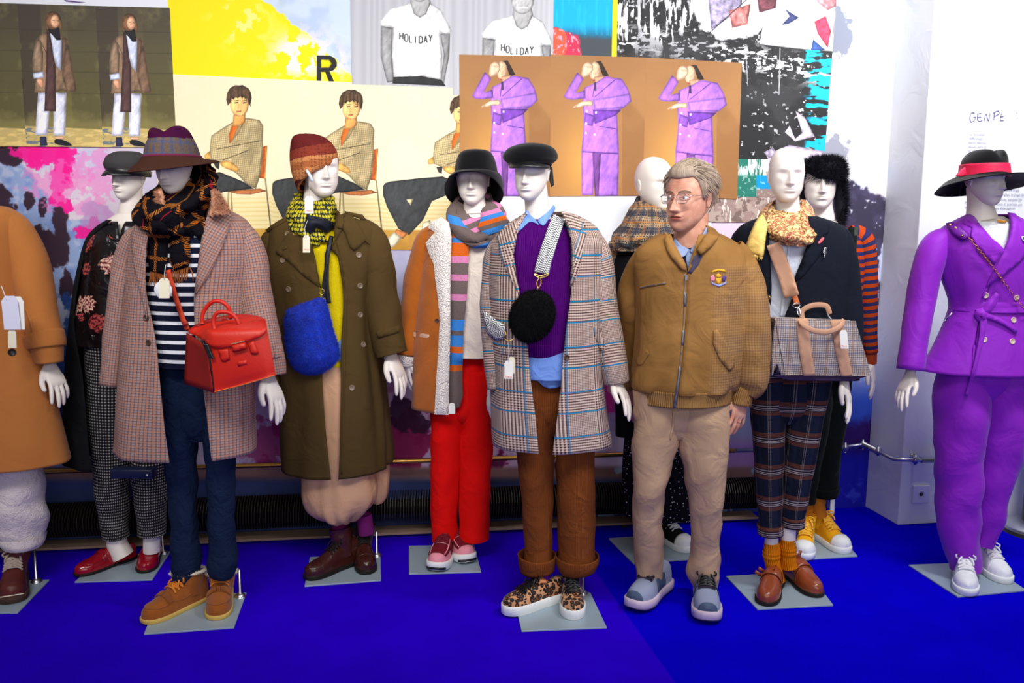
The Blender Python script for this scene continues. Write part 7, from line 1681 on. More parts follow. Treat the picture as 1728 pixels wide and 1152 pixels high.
for q, a in [([(1302, 914, 27), (1303, 924, 29), (1302, 940, 28), (1306, 960, 28), (1310, 980, 30)], [(1302, 890, 24), (1302, 918, 24)]), ([(1329, 908, 27), (1329, 920, 28), (1329, 938, 28), (1331, 956, 30)], [(1331, 880, 26), (1330, 912, 26)])]:
    so = F.emit('sock', limb(F, q, 22, 5, 1.1, (.002, 60, 2)), MUST); F.emit('sock_roll', limb(F, [(q[0][0], q[0][1] + 14, 30), (q[0][0], q[0][1] + 17, 31.5), (q[0][0], q[0][1] + 20, 30), (q[0][0], q[0][1] + 23, 31.5), (q[0][0], q[0][1] + 26, 30)], 22, 3, 1.1), MUST, parent=so); F.emit('ankle', limb(F, a, 18, 3, 1.1), SKIN_W)
COGN = mat('cognac_leather', C(140, 66, 34), rough=.25, spec=.5, coat=.2, wrinkle=(30, .0012))
for toe, heel in [((1290, 1022), (1312, 980)), ((1382, 1008), (1328, 968))]:
    s = Shoe(F, toe, heel=heel, L=.30, sole=.016, hk=1.15, wk=1.04); so = F.emit('monk_shoe', s.upper(), COGN, label='cognac leather double monk shoe, straps undone'); F.emit('sole', s.sole_mesh(h=.018), DSOLE, parent=so); F.emit('vamp_seam', tube([s.at(.62, v, .001) for v in (-.95, -.5, 0, .5, .95)], .0018, 6, 4), COGN, parent=so); F.emit('flap', s.upper(.40, .60, .005, -.75, .75, 8, 12), COGN, parent=so, thick=.003)
    lf = heel[0] > toe[0]
    for t in ((.40, .54) if lf else (.44,)):
        b0 = s.at(t, .62 if lf else .1, .008); q_ = -A * .030 + UP * .016 if lf else A * .016 + UP * .034
        F.emit('strap', tube([s.at(t, -.1, .008), b0, b0 + q_ * .5 + N * .006, b0 + q_], .0075, 8, 4, ratio=.3), COGN, parent=so)
plate(F, [(1225, 974), (1362, 966), (1406, 1023), (1278, 1030)], GLASSP)
# tweed tote
TR8 = MO(coat, sho)
B = Fig(1385, 992, 'handbag', 'check tweed tote bag with beige canvas bands hanging from a wide strap', 'bag')
def tote(t):
    u, v = t.uv(); u = u + 10; v = v + 10; p = .0085
    c = t.mix(t.noise(200), C(180, 166, 160), C(216, 204, 196)); c = t.mix(t.sq(u, p, .4) * .6, c, C(70, 66, 80)); c = t.mix(t.sq(v, p, .4) * .6, c, C(72, 66, 80)); c = t.mix(t.sq(u + .01, .05, .16) * .45, c, C(150, 100, 60)); return t.mix(t.sq(v + .01, .05, .14) * .4, c, C(70, 84, 140))
TOTE = cloth('tote_tweed', tote); CANB = mat('beige_canvas', C(196, 150, 122), rough=.8, weave=wv)
bm = quadbody(B, [(1308, 537), (1443, 542), (1470, 634), (1325, 632)], .185, .255, TOTE, 'b', belly=.012, shift=.018)
for i, p in enumerate(bm.v): bm.uv[i] = (p.dot(A), p.z)
bo = B.emit('bag_body', bm, TOTE, bevel=.002)
B.emit('side_fold', drape(B, [(1308, 540), (1311, 560), (1324, 632), (1318, 634), (1311, 612), (1302, 636), (1302, 600), (1305, 560)], None, flat=.245, step=6, wr=(.006, 9)), TOTE, parent=bo, thick=.003); B.emit('bottom_panel', drape(B, [(1304, 632), (1322, 631), (1470, 633), (1450, 638), (1436, 643), (1330, 641)], None, flat=.235, step=6), mat('plum_tweed', C(70, 52, 84), rough=1), parent=bo, thick=.003)
bmf = M().add(bm)
for q in ([(1343, 537), (1363, 537), (1369, 590), (1376, 634), (1356, 634), (1348, 590)], [(1401, 540), (1421, 540), (1430, 590), (1439, 635), (1419, 635), (1409, 590)]): B.emit('canvas_band', drape(B, q, bmf, off=.003, step=6), CANB, thick=.002)
B.emit('handle', tube([B.pt(1354, 538, .18), B.pt(1354, 524, .18), B.pt(1372, 515, .185), B.pt(1394, 516, .185), B.pt(1400, 530, .18)], .011, 10, 5, ratio=.3), CANB); B.emit('handle', tube([B.pt(1350, 540, .265), B.pt(1358, 550, .295), B.pt(1374, 558, .31), B.pt(1396, 560, .31), B.pt(1416, 552, .295), B.pt(1424, 540, .265)], .011, 10, 5, ratio=.3), CANB)
belt_strap(B, [(1305, 411), (1312, 430), (1326, 466), (1336, 500)], (24, 26), TR8, CANB, None, off=.032, name='shoulder_strap'); B.emit('leather_tab', drape(B, [(1336, 500), (1345, 498), (1350, 512), (1341, 515)], TR8, off=.018, step=4), mat('orange_leather', C(206, 110, 60), rough=.5), thick=.003)
B.emit('ring', tube([B.pt(1344 + 6 * math.cos(a), 515 + 3.5 * math.sin(a), .2) for a in np.linspace(0, 2 * math.pi, 11)[:-1]], .002, 6, 2, closed=True), SILVER); B.emit('clasp', tube([B.pt(1346, 517, .2), B.pt(1350, 524, .21), B.pt(1351, 532, .22), B.pt(1346, 528, .22), B.pt(1346, 519, .2)], .003, 8, 4), SILVER); B.emit('clasp', tube([B.pt(1396, 528, .2), B.pt(1399, 534, .205), B.pt(1404, 540, .21)], .004, 8, 3), SILVER)
t_ = tag_on(B, B.root, None, 1417, 557, 13, 31, .315, TAGW, tilt=2); emit(B.root, 'lettering', word_mesh(B, 'Merci', 1420, 585, 9, .3165), REDINK, parent=t_, smooth=False)

# ================================================================== M9: fur trapper hat, striped jumper
F = Fig(1388, 914, 'mannequin', 'mannequin in a rust and navy striped jumper and black fur trapper hat', 'mannequin')
hd, W, H = head_mesh(F, 1383, 268, 353, yaw=-10, pitch=0)
F.emit('head', hd.add(neck(F, [(1388, 325, 32, -.02), (1388, 348, 32, -.02), (1388, 372, 42, -.02)], [Hr(368, 1372, 1404, .05, -.02), Hr(384, 1350, 1426, .07, -.02), Hr(404, 1336, 1444, .08, -.02)])), SKIN_W, label=FACE_L)
hands(F, (1470, 612, 1478, 674, .0, .03, 150, False))
ct = loft(F, [Hr(382, 1368, 1412, .07), Hr(396, 1336, 1446, .10), Hr(430, 1326, 1458, .12), Hr(520, 1330, 1450, .12), Hr(600, 1334, 1446, .125), Hr(640, 1334, 1444, .12)], 56, 5, (.002, .006, 2.4, 4, 3)).add(limb(F, [(1432, 396, 30, 0), (1452, 404, 38, 0), (1460, 440, 36, 0), (1463, 500, 32, 0), (1466, 560, 26, .0), (1469, 595, 22, .0)], 26, 5, 1.1, (.002, 9, 1))).add(limb(F, [(1346, 400, 30, 0), (1330, 420, 36, -.04), (1326, 500, 34, -.06), (1328, 590, 26, -.05)], 20, 4))
jo = F.emit('jumper', ct, KNITST, thick=.003, label='rust and navy striped knitted jumper'); F.emit('cuff', limb(F, [(1468, 586, 22), (1469, 600, 21), (1470, 614, 18)], 22, 3), mat('rust_knit', C(178, 70, 30), rough=1, weave=(300, .002)), parent=jo)
tr = legs(F, [(1372, 640, 66), (1368, 720, 60), (1362, 790, 46), (1358, 846, 38)], [(1412, 640, 46), (1408, 700, 44), (1398, 770, 42), (1391, 820, 46), (1390, 836, 44)], [Hr(420, 1340, 1444, .128), Hr(520, 1336, 1444, .13), Hr(600, 1338, 1436, .135), Hr(660, 1340, 1436, .13), Hr(700, 1350, 1424, .09)], wr=(.006, 9, 5))
do = F.emit('dungarees', tr, VELV, label='black-green velvet dungarees'); F.emit('cuff', limb(F, [(1391, 820, 48), (1391, 832, 47)], 24, 3, 1.1), VELV, parent=do, thick=.004)
F.emit('strap', drape(F, [(1431, 384), (1448, 383), (1447, 396), (1444, 430), (1442, 470), (1432, 470), (1434, 420)], M().add(ct).add(tr), off=.004, step=5), VELV, parent=do, thick=.003)
F.emit('strap_slider', drape(F, [(1441, 383), (1449, 383), (1447, 398), (1441, 398)], M().add(ct).add(tr), off=.010, step=4), mat('olive_webbing', C(50, 56, 48), rough=.8), parent=do, thick=.003); F.emit('red_cord', tube([F.pt(1427, 384, .13), F.pt(1431, 400, .14), F.pt(1434, 440, .145), F.pt(1436, 480, .145)], .002, 6, 3), mat('red_cord', C(220, 50, 60), rough=.7), parent=do)
hm = loft(F, [Hr(268, 1374, 1408, .05), Hr(270, 1366, 1416, .08), Hr(276, 1360, 1422, .10), Hr(286, 1358, 1423, .108), Hr(295, 1358, 1422, .106), Hr(302, 1360, 1418, .10)], 48, 4, (.003, .003, 3, 2), ccap=(True, True))
hm.add(limb(F, [(1412, 290, 24, -.02), (1416, 310, 22, -.01), (1418, 335, 20, .0), (1419, 360, 16, .02), (1420, 380, 8, .03)], 20, 4)).add(limb(F, [(1364, 290, 20, -.02), (1360, 312, 18, -.02), (1360, 336, 14, -.02)], 20, 4))
HATF = mat('blue_black_fur', C(14, 15, 24), rough=.8, spec=.2); ho = F.emit('fur_hat', hm, HATF, label='fluffy black fur trapper hat with ear flaps'); F.emit('fur', fur(hm, 11000, .032, .0011, 21, (0, 0, .1), .45), HATF, parent=ho, kind='stuff', smooth=False)
YCAN = mat('yellow_canvas', C(246, 178, 16), rough=.85, weave=(500, .0008)); YLAC = mat('yellow_lace', C(250, 190, 60), rough=.8); OCH = mat('ochre_sock', C(176, 104, 20), rough=1, weave=(300, .001))
hitop(F, (1428, 934), (1374, 902), (1386, 866), YCAN, YLAC, 'yellow canvas high-top sneaker', w_=38); hitop(F, (1356, 944), (1360, 908), (1360, 868), YCAN, YLAC, 'yellow canvas high-top sneaker', w_=36)
for x, y in [(1380, 836), (1360, 848)]: F.emit('sock', limb(F, [(x, y - 4, 22), (x, y + 8, 26), (x, y + 16, 24), (x + 2, y + 34, 28)], 20, 4, 1.1, (.002, 50, x % 7)), OCH)
plate(F, [(1318, 912), (1418, 906), (1447, 940), (1352, 946)], GLASSP)

# ================================================================== M10: violet suit, black hat with red band
F = Fig(1655, 974, 'mannequin', 'mannequin in a violet belted suit and wide black hat with red band', 'mannequin')
hd, W, H = head_mesh(F, 1662, 258, 345, yaw=22, pitch=4)
F.emit('head', hd.add(neck(F, [(1653, 315, 40, -.02), (1654, 345, 40, -.02), (1656, 370, 50, -.02)], [Hr(364, 1630, 1690, .05, -.02), Hr(382, 1602, 1724, .07, -.02), Hr(404, 1584, 1748, .08, -.02)])), SKIN_W, label=FACE_L)
hands(F, (1536, 628, 1510, 690, .02, .05, 20, True), (1798, 620, 1822, 692, .02, .05, 150, False))
teo = F.emit('tee', loft(F, [Hr(374, 1628, 1708, .085), Hr(392, 1606, 1728, .105), Hr(440, 1598, 1732, .112), Hr(520, 1610, 1724, .105)], 50, 5), WHITET)
tr = legs(F, [(1624, 620, 84), (1622, 700, 86), (1618, 790, 76), (1617, 860, 70), (1621, 915, 64), (1628, 946, 54), (1629, 960, 50)], [(1694, 620, 84), (1694, 690, 80), (1688, 760, 70), (1674, 850, 50), (1664, 905, 34), (1660, 921, 26)], [Hr(600, 1592, 1734, .12), Hr(650, 1584, 1738, .13), Hr(680, 1600, 1724, .09)], wr=(.011, 9, 2))
F.emit('trousers', tr, VIOLETSUIT)
ct = loft(F, [O(362, 1636, 1706, 1642, 1700, .08), O(374, 1612, 1728, 1646, 1706, .105), O(388, 1590, 1752, 1654, 1705, .122), O(412, 1582, 1760, 1684, 1696, .135), O(430, 1583, 1760, 1691.5, 1692.5, .137), O(470, 1592, 1750, 1671.5, 1672.5, .132), O(512, 1606, 1736, 1661, 1662, .122), O(540, 1602, 1744, 1655, 1656, .132), O(590, 1580, 1768, 1647, 1648, .155), O(634, 1556, 1790, 1642, 1643, .175)], 76, 6, (.001, .010, 2.2, 2, 6), opened=True)
ct.add(limb(F, [(1602, 396, 26, 0), (1581, 412, 42, 0), (1567, 444, 46, 0), (1556, 500, 44, .0), (1545, 560, 42, .02), (1537, 624, 42, .04)], 28, 5, 1.1, (.003, 9, 3))).add(limb(F, [(1738, 390, 30, 0), (1764, 404, 44, 0), (1776, 450, 46, 0), (1786, 540, 42, .02), (1796, 620, 42, .04)], 24, 5, 1.1))
coat = F.emit('jacket', ct, VIOLETSUIT, thick=.004, label='violet double-breasted belted jacket'); cb = ct.bvh(); tgt = MO(coat, teo)
F.emit('lapel', drape(F, [(1636, 362), (1644, 366), (1654, 380), (1692, 424), (1678, 446), (1650, 418), (1638, 398), (1640, 384), (1626, 378), (1628, 366)], tgt, off=.006, step=6), VIOLETSUIT, parent=coat, thick=.004); F.emit('lapel', drape(F, [(1700, 358), (1712, 360), (1726, 378), (1740, 392), (1732, 404), (1744, 412), (1722, 440), (1692, 466), (1664, 484), (1672, 466), (1692, 428), (1704, 396), (1706, 376)], tgt, off=.008, step=6), VIOLETSUIT, parent=coat, thick=.004)
F.emit('front_edge', drape(F, [(1672, 466), (1692, 446), (1690, 452), (1668, 480), (1660, 502), (1656, 502)], tgt, off=.006, step=4), VIOLETSUIT, parent=coat, thick=.003)
be = F.emit('belt', loft(F, [Hr(509, 1606, 1737, .127), Hr(518, 1607, 1737, .130), Hr(527, 1605, 1740, .133)], 60, 4, (.002, .002, 3, 3)), VIOLETSUIT, parent=coat, thick=.004)
t2 = tgt.add(o_m[be.name])
F.emit('belt_knot', drape(F, [(1646, 522), (1660, 518), (1670, 528), (1664, 542), (1650, 542), (1644, 532)], t2, off=.008, step=4, puff=.018, pr=7), VIOLETSUIT, parent=coat); F.emit('belt_loop', drape(F, [(1656, 524), (1668, 506), (1680, 493), (1688, 496), (1684, 508), (1672, 526), (1662, 534)], t2, off=.010, step=4, puff=.010, pr=5), VIOLETSUIT, parent=coat)
belt_strap(F, [(1660, 536), (1658, 560), (1652, 590), (1642, 630), (1630, 668)], (12, 4), M().add(t2).add(tr), VIOLETSUIT, coat, off=.010, name='belt_end'); belt_strap(F, [(1662, 532), (1680, 538), (1700, 548), (1716, 560)], (9, 7), t2, VIOLETSUIT, coat, off=.012, name='belt_end'); F.emit('peplum_seam', tube([surf(cb, x, y, .002)[0] for x, y in [(1592, 556), (1604, 555), (1622, 556), (1640, 557)]], .0022, 6, 3), VIOLETSUIT, parent=coat); F.emit('front_edge', drape(F, [(1644, 560), (1648, 560), (1644, 600), (1645, 637), (1641, 637), (1641, 600)], t2, off=.003, step=5), VIOLETSUIT, parent=coat, thick=.002)
PBT = mat('pale_button', C(216, 190, 176), rough=.3, spec=.5)
for x, y in [(1663, 498), (1714, 502), (1709, 540), (1660, 573), (1707, 576)]: button(F, x, y, 5, t2.bvh(), PBT, coat)
F.emit('brooch', drape(F, [(1722, 400), (1728, 396), (1736, 408), (1726, 410)], tgt, off=.012, step=3), SILVER, parent=coat, thick=.004); F.emit('neck_label', drape(F, [(1682, 370), (1698, 372), (1698, 376), (1684, 375)], MO(teo), off=.006, step=4), mat('amber_label', C(222, 150, 40), rough=.6), thick=.001)
F.emit('belt_clip', tube([F.pt(1595, 540, .1), F.pt(1601, 534, .11), F.pt(1607, 527, .11)], .004, 8, 2), SILVER)
br = loft(F, [Hr(290, 1628, 1694, .115, 0, 0), Hr(296, 1622, 1700, .135, 0, 0), Hr(302, 1606, 1716, .17, 0, -.01, yr=299), Hr(310, 1594, 1732, .20, 0, -.028, yr=304), Hr(315, 1587, 1744, .215, 0, -.040, yr=306)], 72, 5, (0, .012, 1.6, 1, 8))
h_ = F.emit('hat', br, FELTB, thick=.004, label='wide-brimmed black felt hat'); cr_ = loft(F, [Hr(251, 1658, 1682, .03), Hr(251.5, 1648, 1688, .07), Hr(256, 1638, 1691, .092), Hr(266, 1630, 1694, .105), Hr(280, 1626, 1695, .112), Hr(297, 1624, 1697, .118)], 60, 5)
cap(cr_, list(range(61)))
for i, p in enumerate(cr_.v):
    ux = (p - F.pt(1671, 252, 0)).dot(A); cr_.v[i] = p - UP * (.022 * gauss(ux, .022) * max(0, min(1, (p.z - F.pt(1660, 278, 0).z) / .05)))
F.emit('crown', cr_, FELTB, parent=h_); F.emit('hat_ribbon', loft(F, [Hr(275, 1626, 1696, .1145), Hr(285, 1625, 1697, .117), Hr(297, 1623, 1698, .120)], 60, 3), mat('coral_ribbon', C(236, 40, 84), rough=.5), parent=h_, thick=.002, label='coral red ribbon'); F.emit('ribbon_bow', drape(F, [(1612, 297), (1620, 287), (1628, 282), (1630, 296), (1622, 298)], None, flat=.03, step=4), MATS['coral_ribbon'], parent=h_, thick=.005)
WLE = mat('white_leather', C(240, 242, 246), rough=.45, spec=.4)
for toe, heel in [((1632, 1005), (1620, 962)), ((1700, 985), (1646, 948))]:
    s = Shoe(F, toe, heel=heel, L=.285, sole=.024, hk=1.1, wk=1.04); so = F.emit('sneaker', s.upper(), WLE, label='white leather sneaker'); F.emit('sole', s.sole_mesh(h=.030, extra=.005), WRUB, parent=so); F.emit('laces', s.laces(.46, .70, 5, v=.36, r=.0026, off=.005), MATS['white_lace'], parent=so); F.emit('tongue', s.upper(.38, .48, .007, -.38, .38, 6, 8), WLE, parent=so, thick=.004); F.emit('toe_seam', tube([s.at(.74, v, .001) for v in (-.95, -.5, 0, .5, .95)], .0014, 6, 4), WLE, parent=so)
plate(F, [(1533, 955), (1660, 950), (1732, 998), (1616, 1009)], GLASSP)
B = Fig(1690, 974, 'chain_strap', 'copper chain shoulder strap with a violet studded pad on violet suit', 'bag strap')
TR10 = M().add(t2); tb = TR10.bvh(); n_l = 46; cpts = catmull([(1634, 402, 0), (1660, 434, 0), (1690, 474, 0), (1712, 508, 0), (1732, 538, 0)], 12)
chain = M(); acc = [cpts[0]]
for p in cpts:
    if math.hypot(p[0] - acc[-1][0], p[1] - acc[-1][1]) > 3.6: acc.append(p)
for i in range(len(acc) - 1):
    q, n_ = surf(tb, acc[i][0], acc[i][1], .023); q2, _ = surf(tb, acc[i + 1][0], acc[i + 1][1], .023)
    if q is None or q2 is None: continue
    d_ = (q2 - q); c_ = (q + q2) / 2; dn = d_.normalized(); sd_ = dn.cross(n_).normalized(); tw = sd_ if i % 2 else (sd_ * .35 + n_ * .9).normalized()
    B.emit('chain_link', tube([c_ + dn * (.0075 * math.cos(a)) + tw * (.0048 * math.sin(a)) for a in np.linspace(0, 2 * math.pi, 9)[:-1]], .0016, 5, 1, closed=True), COPPER)
pad = B.emit('shoulder_pad', drape(B, [(1596, 377), (1606, 375), (1622, 384), (1634, 394), (1638, 401), (1624, 406), (1610, 396)], TR10, off=.012, step=4, puff=.006, pr=4), mat('violet_leather', C(110, 24, 150), rough=.5), thick=.004)
for x, y in [(1604, 380), (1613, 385), (1624, 398)]:
    q, n_ = surf(o_m[pad.name].bvh(), x, y, .003)
    if q: B.emit('stud', lathe(q, n_, [(.006, 0), (.005, .004), (.001, .006)], 10), GOLD, parent=pad)
# ================================================================== the man
F = Fig(1150, 1026, 'person', 'grey-haired person in tan zip jacket, glasses and beige trousers, looking aside', 'person')
def skin(t):
    n = t.noise(30, 4); c = t.mix(n.ss(.35, .7), C(206, 146, 122), C(226, 170, 146)); return t.mix(t.noise(14, 2).ss(.52, .7) * .5, c, C(206, 120, 100))
SKINM = mat('warm_skin', skin, rough=.5, spec=.35, weave=(260, .0006))
hd, W, H = head_mesh(F, 1163, 279, 391, yaw=-44, pitch=2, man=True, wide=.98)
hb = hd.bvh()
O0 = W(0, 0, 0); FR = (W(0, 1, 0) - O0).normalized()
def hs(x, z, off=0.0):
    """point on the front of the face at head coordinates."""
    o = W(x, 1.2, z); h = hb.ray_cast(o, -FR)
    return (h[0] + FR * off * H) if h[0] is not None else W(x, .35, z)
def facepatch(name, xs, zf0, zf1, mt, par, off=.004, n=12, k=5):
    P = []
    for i in range(n + 1):
        x = xs[0] + (xs[1] - xs[0]) * i / n; a, b = zf0(x), zf1(x); P.append([hs(x, a + (b - a) * j / k, off) for j in range(k + 1)])
    return F.emit(name, grid(P, [[(0, 0)] * (k + 1)] * (n + 1)), mt, parent=par)
neckm = neck(F, [(1168, 360, 56, -.02), (1166, 392, 56, -.02), (1166, 425, 66, -.03)])
bd = F.emit('body', hd.add(neckm), SKINM)
hands(F, (1252, 668, 1241, 738, .035, .03, 115, False), (1058, 650, 1054, 710, -.21, -.11, 20, True), mt=SKINM)
F.emit('ring', tube(hand_at(F, 1252, 668, 1241, 738, d=.035, dt=.03, palm=115, V=np.array([(.003 + .0098 * math.cos(a), -.0108 + .0098 * math.sin(a), -.112) for a in np.linspace(0, 2 * math.pi, 11)[:-1]])).v, .0014, 6, 2, closed=True), GOLD)
LIP = mat('lip', C(178, 96, 88), rough=.45); EYEW = mat('eye_white', C(236, 232, 228), rough=.2); IRIS = mat('iris', C(70, 72, 78), rough=.1); LID = mat('eyelid', C(196, 128, 108), rough=.5); HAIRM = mat('grey_brown_hair', lambda t: (t.mix(t.noise(26, 3, t.stretch(t.ob(), 2.2, 1, .5)), C(140, 116, 92), C(206, 188, 170)), t.noise(150, 3, t.stretch(t.ob(), 2, 1, .35))), rough=.55, spec=.35, height=.004); BROW = mat('brow_hair', C(122, 96, 78), rough=.8)
facepatch('upper_lip', (-.105, .105), lambda x: -.276, lambda x: -.276 + .030 * (1 - (x / .105) ** 2), LIP, bd); facepatch('lower_lip', (-.10, .10), lambda x: -.280 - .034 * (1 - (x / .10) ** 2), lambda x: -.279, LIP, bd)
for sx in (-1, 1):
    c = sx * .132
    e = hs(c, .012, -.035); P = []
    for i in range(9):
        a = math.pi * i / 8; P.append([e + (W(0, 0, 1) - O0) * (.040 * math.cos(a)) + ((W(1, 0, 0) - O0) * math.cos(2 * math.pi * j / 16) + (W(0, 1, 0) - O0) * math.sin(2 * math.pi * j / 16)) * (.056 * math.sin(a)) for j in range(17)])
    eye = F.emit('eye', grid(P, [[(0, 0)] * 17] * 9), EYEW, parent=bd)
    F.emit('iris', lathe(e + FR * H * .051 - (W(.012, 0, 0) - O0), FR, [(.019 * H, 0), (.019 * H, .004 * H), (.010 * H, .006 * H), (.001, .006 * H)], 14), IRIS, parent=eye)
    up_ = lambda x: .012 + .034 * (1 - ((x - c) / .075) ** 2)
    F.emit('eyelid', tube([hs(c + d, .012 + .034 * (1 - (d / .075) ** 2), .008) for d in (-.07, -.045, 0, .045, .07)], .0035, 8, 3), LID, parent=bd); F.emit('eyelid', tube([hs(c + d, .010 - .030 * (1 - (d / .075) ** 2), .006) for d in (-.07, -.045, 0, .045, .07)], .003, 8, 3), LID, parent=bd)
    facepatch('eyebrow', (c - .085, c + .085), lambda x: .078 + .02 * (1 - ((x - c) / .1) ** 2), lambda x: .098 + .026 * (1 - ((x - c) / .1) ** 2), BROW, bd, .008)
# hair: a shell from hairline to crown with swept strands
P = []; nz_, na_ = 22, 90
cm = np.array(HEADP)[::-1]
for j in range(nz_ + 1):
    v = j / nz_; row = []
    for k in range(na_ + 1):
        a = -math.pi + 2 * math.pi * k / na_; aa = abs(a)
        zl = np.interp(aa, [0, .4, .75, 1.0, 1.2, 1.30, 1.40, 1.55, 2.0, 2.25, 2.6, math.pi], [.30, .31, .32, .26, .10, -.05, .07, .12, .11, -.08, -.20, -.24])
        z = zl + (.515 - zl) * (1 - (1 - v) ** 1.35)
        zc = min(z, .50); wx, f, b = [float(np.interp(zc, cm[:, 0], cm[:, i])) for i in (1, 2, 3)]
        cy, dy = (f - b) / 2, (f + b) / 2
        grow = (.006 + .058 * min(1, v * 4) ** .7) * (1 + .35 * (noise.noise(Vector((math.cos(a) * 3, math.sin(a) * 3, z * 3)))))
        grow += .010 * noise.noise(Vector((a * 14 + z * 6, z * 2.2, 3))) * min(1, v * 4 + .3)
        x = (wx + grow) * math.sin(a); y = cy + (dy + grow) * math.cos(a); zz = z + grow * .9 * max(0, (z - .15) / .35)
        row.append(W(x, y, zz))
    P.append(row)
hm = grid(P, [[(0, 0)] * (na_ + 1)] * (nz_ + 1)); cap(hm, list(range(nz_ * (na_ + 1), (nz_ + 1) * (na_ + 1))))
hr = F.emit('hair', hm, HAIRM, thick=.004)
st = M(); rs = random.Random(5)
for i in range(520):                                       # loose locks, swept over to one side
    a = rs.uniform(-2.6, 2.6); v0 = rs.uniform(.05, .9); j = int(v0 * nz_); k = int((a + math.pi) / (2 * math.pi) * na_)
    p = P[j][k]; nrm = (p - W(0, -.05, .05)).normalized(); sw_ = (A * .9 + UP * (.15 if abs(a) < .8 else -.9) - N * .1); sw_ = (sw_ - nrm * sw_.dot(nrm)).normalized()
    l = rs.uniform(.025, .05); w0 = rs.uniform(.0012, .0024)
    st.add(tube([p, p + sw_ * l * .5 + nrm * .004, p + sw_ * l + nrm * rs.uniform(-.002, .004)], [w0, w0, .0003], 5, 2))
F.emit('locks', st, HAIRM, parent=hr, kind='stuff')
WIRE = mat('glasses_wire', C(206, 186, 176), rough=.25, metal=.9); LENS = mat('lens', C(240, 244, 250), rough=.03, spec=.5, alpha=.14)
gl = None
for sx in (-1, 1):
    c = sx * .145; pts = [W(c + .092 * math.copysign(abs(math.cos(t)) ** .75, math.cos(t)), .425 - .10 * (c + .092 * math.cos(t)) ** 2 * 4, .002 + .074 * math.copysign(abs(math.sin(t)) ** .75, math.sin(t))) for t in np.linspace(0, 2 * math.pi, 17)[:-1]]
    r = F.emit('glasses' if gl is None else 'rim', tube(pts, .0012, 6, 2, closed=True), WIRE, parent=gl)
    if gl is None: gl = r; r['label'] = 'thin wire-framed glasses'
    ml = M(); ml.v = list(pts); ml.uv = [(0, 0)] * 16; ml.f = [tuple(range(16))]; F.emit('lens', ml, LENS, parent=gl, smooth=False)
    F.emit('temple_arm', tube([W(sx * .24, .40, .03), W(sx * .315, .30, .045), W(sx * .335, .0, .05), W(sx * .33, -.10, .03)], .0014, 6, 4), WIRE, parent=gl)
F.emit('bridge', tube([W(-.055, .425, .02), W(0, .455, .035), W(.055, .425, .02)], .0014, 6, 3), WIRE, parent=gl)
# trousers
KHAKI = cloth('beige_cotton', lambda t: t.mix(t.noise(5, 4), C(176, 142, 112), C(208, 174, 140)), rough=.75, wr=(8, .012))
tr = legs(F, [(1108, 692, 80), (1104, 750, 76), (1097, 820, 58), (1093, 870, 52, -.04), (1094, 920, 54, -.08), (1096, 950, 52, -.10), (1096, 974, 46, -.11)], [(1184, 690, 96), (1186, 750, 88), (1190, 820, 66), (1191, 880, 54, -.03), (1190, 930, 52, -.06), (1187, 962, 58, -.08), (1189, 986, 46, -.09)], [Hr(655, 1080, 1222, .12), Hr(680, 1072, 1226, .13), Hr(710, 1068, 1228, .125), Hr(740, 1088, 1208, .06)], wr=(.008, 11, 1))
tro = F.emit('trousers', tr, KHAKI, label='creased beige cotton trousers')
F.emit('fly_seam', drape(F, [(1135, 692), (1138, 692), (1137, 720), (1132, 742), (1130, 740), (1134, 718)], tr, off=.002, step=4), KHAKI, parent=tro, thick=.002)
# shirt, jumper, jacket
jm = F.emit('jumper', loft(F, [Hr(418, 1140, 1196, .07), Hr(430, 1110, 1236, .10), Hr(460, 1090, 1256, .118), Hr(520, 1086, 1262, .12)], 50, 4), mat('navy_knit', C(30, 34, 70), rough=1, weave=(300, .001)))
SHB = cloth('pale_blue_shirt', C(148, 166, 206), rough=.7)
base = M().add(hd).add(o_m[jm.name])
F.emit('shirt_collar', drape(F, [(1140, 402), (1150, 414), (1164, 422), (1156, 432), (1146, 436), (1138, 420), (1136, 406)], base, off=.014, step=4), SHB, thick=.003); F.emit('shirt_collar', drape(F, [(1192, 382), (1198, 392), (1188, 412), (1172, 430), (1164, 424), (1168, 418), (1182, 402)], base, off=.016, step=4), SHB, thick=.003); F.emit('shirt_placket', drape(F, [(1158, 420), (1168, 422), (1172, 440), (1164, 470), (1158, 440)], MO(jm), off=.006, step=4), SHB, thick=.002)
def jacket(t):
    x, y, z = t.xyz(); n = t.noise(4, 4); c = t.mix(n.ss(.3, .7), C(128, 90, 42), C(160, 116, 62))
    # faint woven check over the left breast and sleeve, as the photograph shows it
    m = x.ss(.0, .05) * z.ss(.78, .80) * (1 - z.ss(1.40, 1.46)); u = x + 10; v = z + 10
    ck = t.sq(u, .0105) * .5 + t.sq(v, .0105) * .5; big = t.sq(v, .15, .5) * .35 + t.sq(u, .16, .5) * .25
    c = t.mix(m * ck * .28, c, C(206, 168, 124)); return t.mix(m * (1 - ck) * big, c, C(112, 84, 76))
JACK = cloth('tan_jacket_cotton', jacket, rough=.7, wr=(7, .012)); RIB = mat('tan_rib_knit', lambda t: (t.mix(t.noise(60, 2), C(150, 110, 62), C(176, 134, 82)), (t.uv()[0] * 900).sin()), rough=.95, spec=.08, height=.0015)
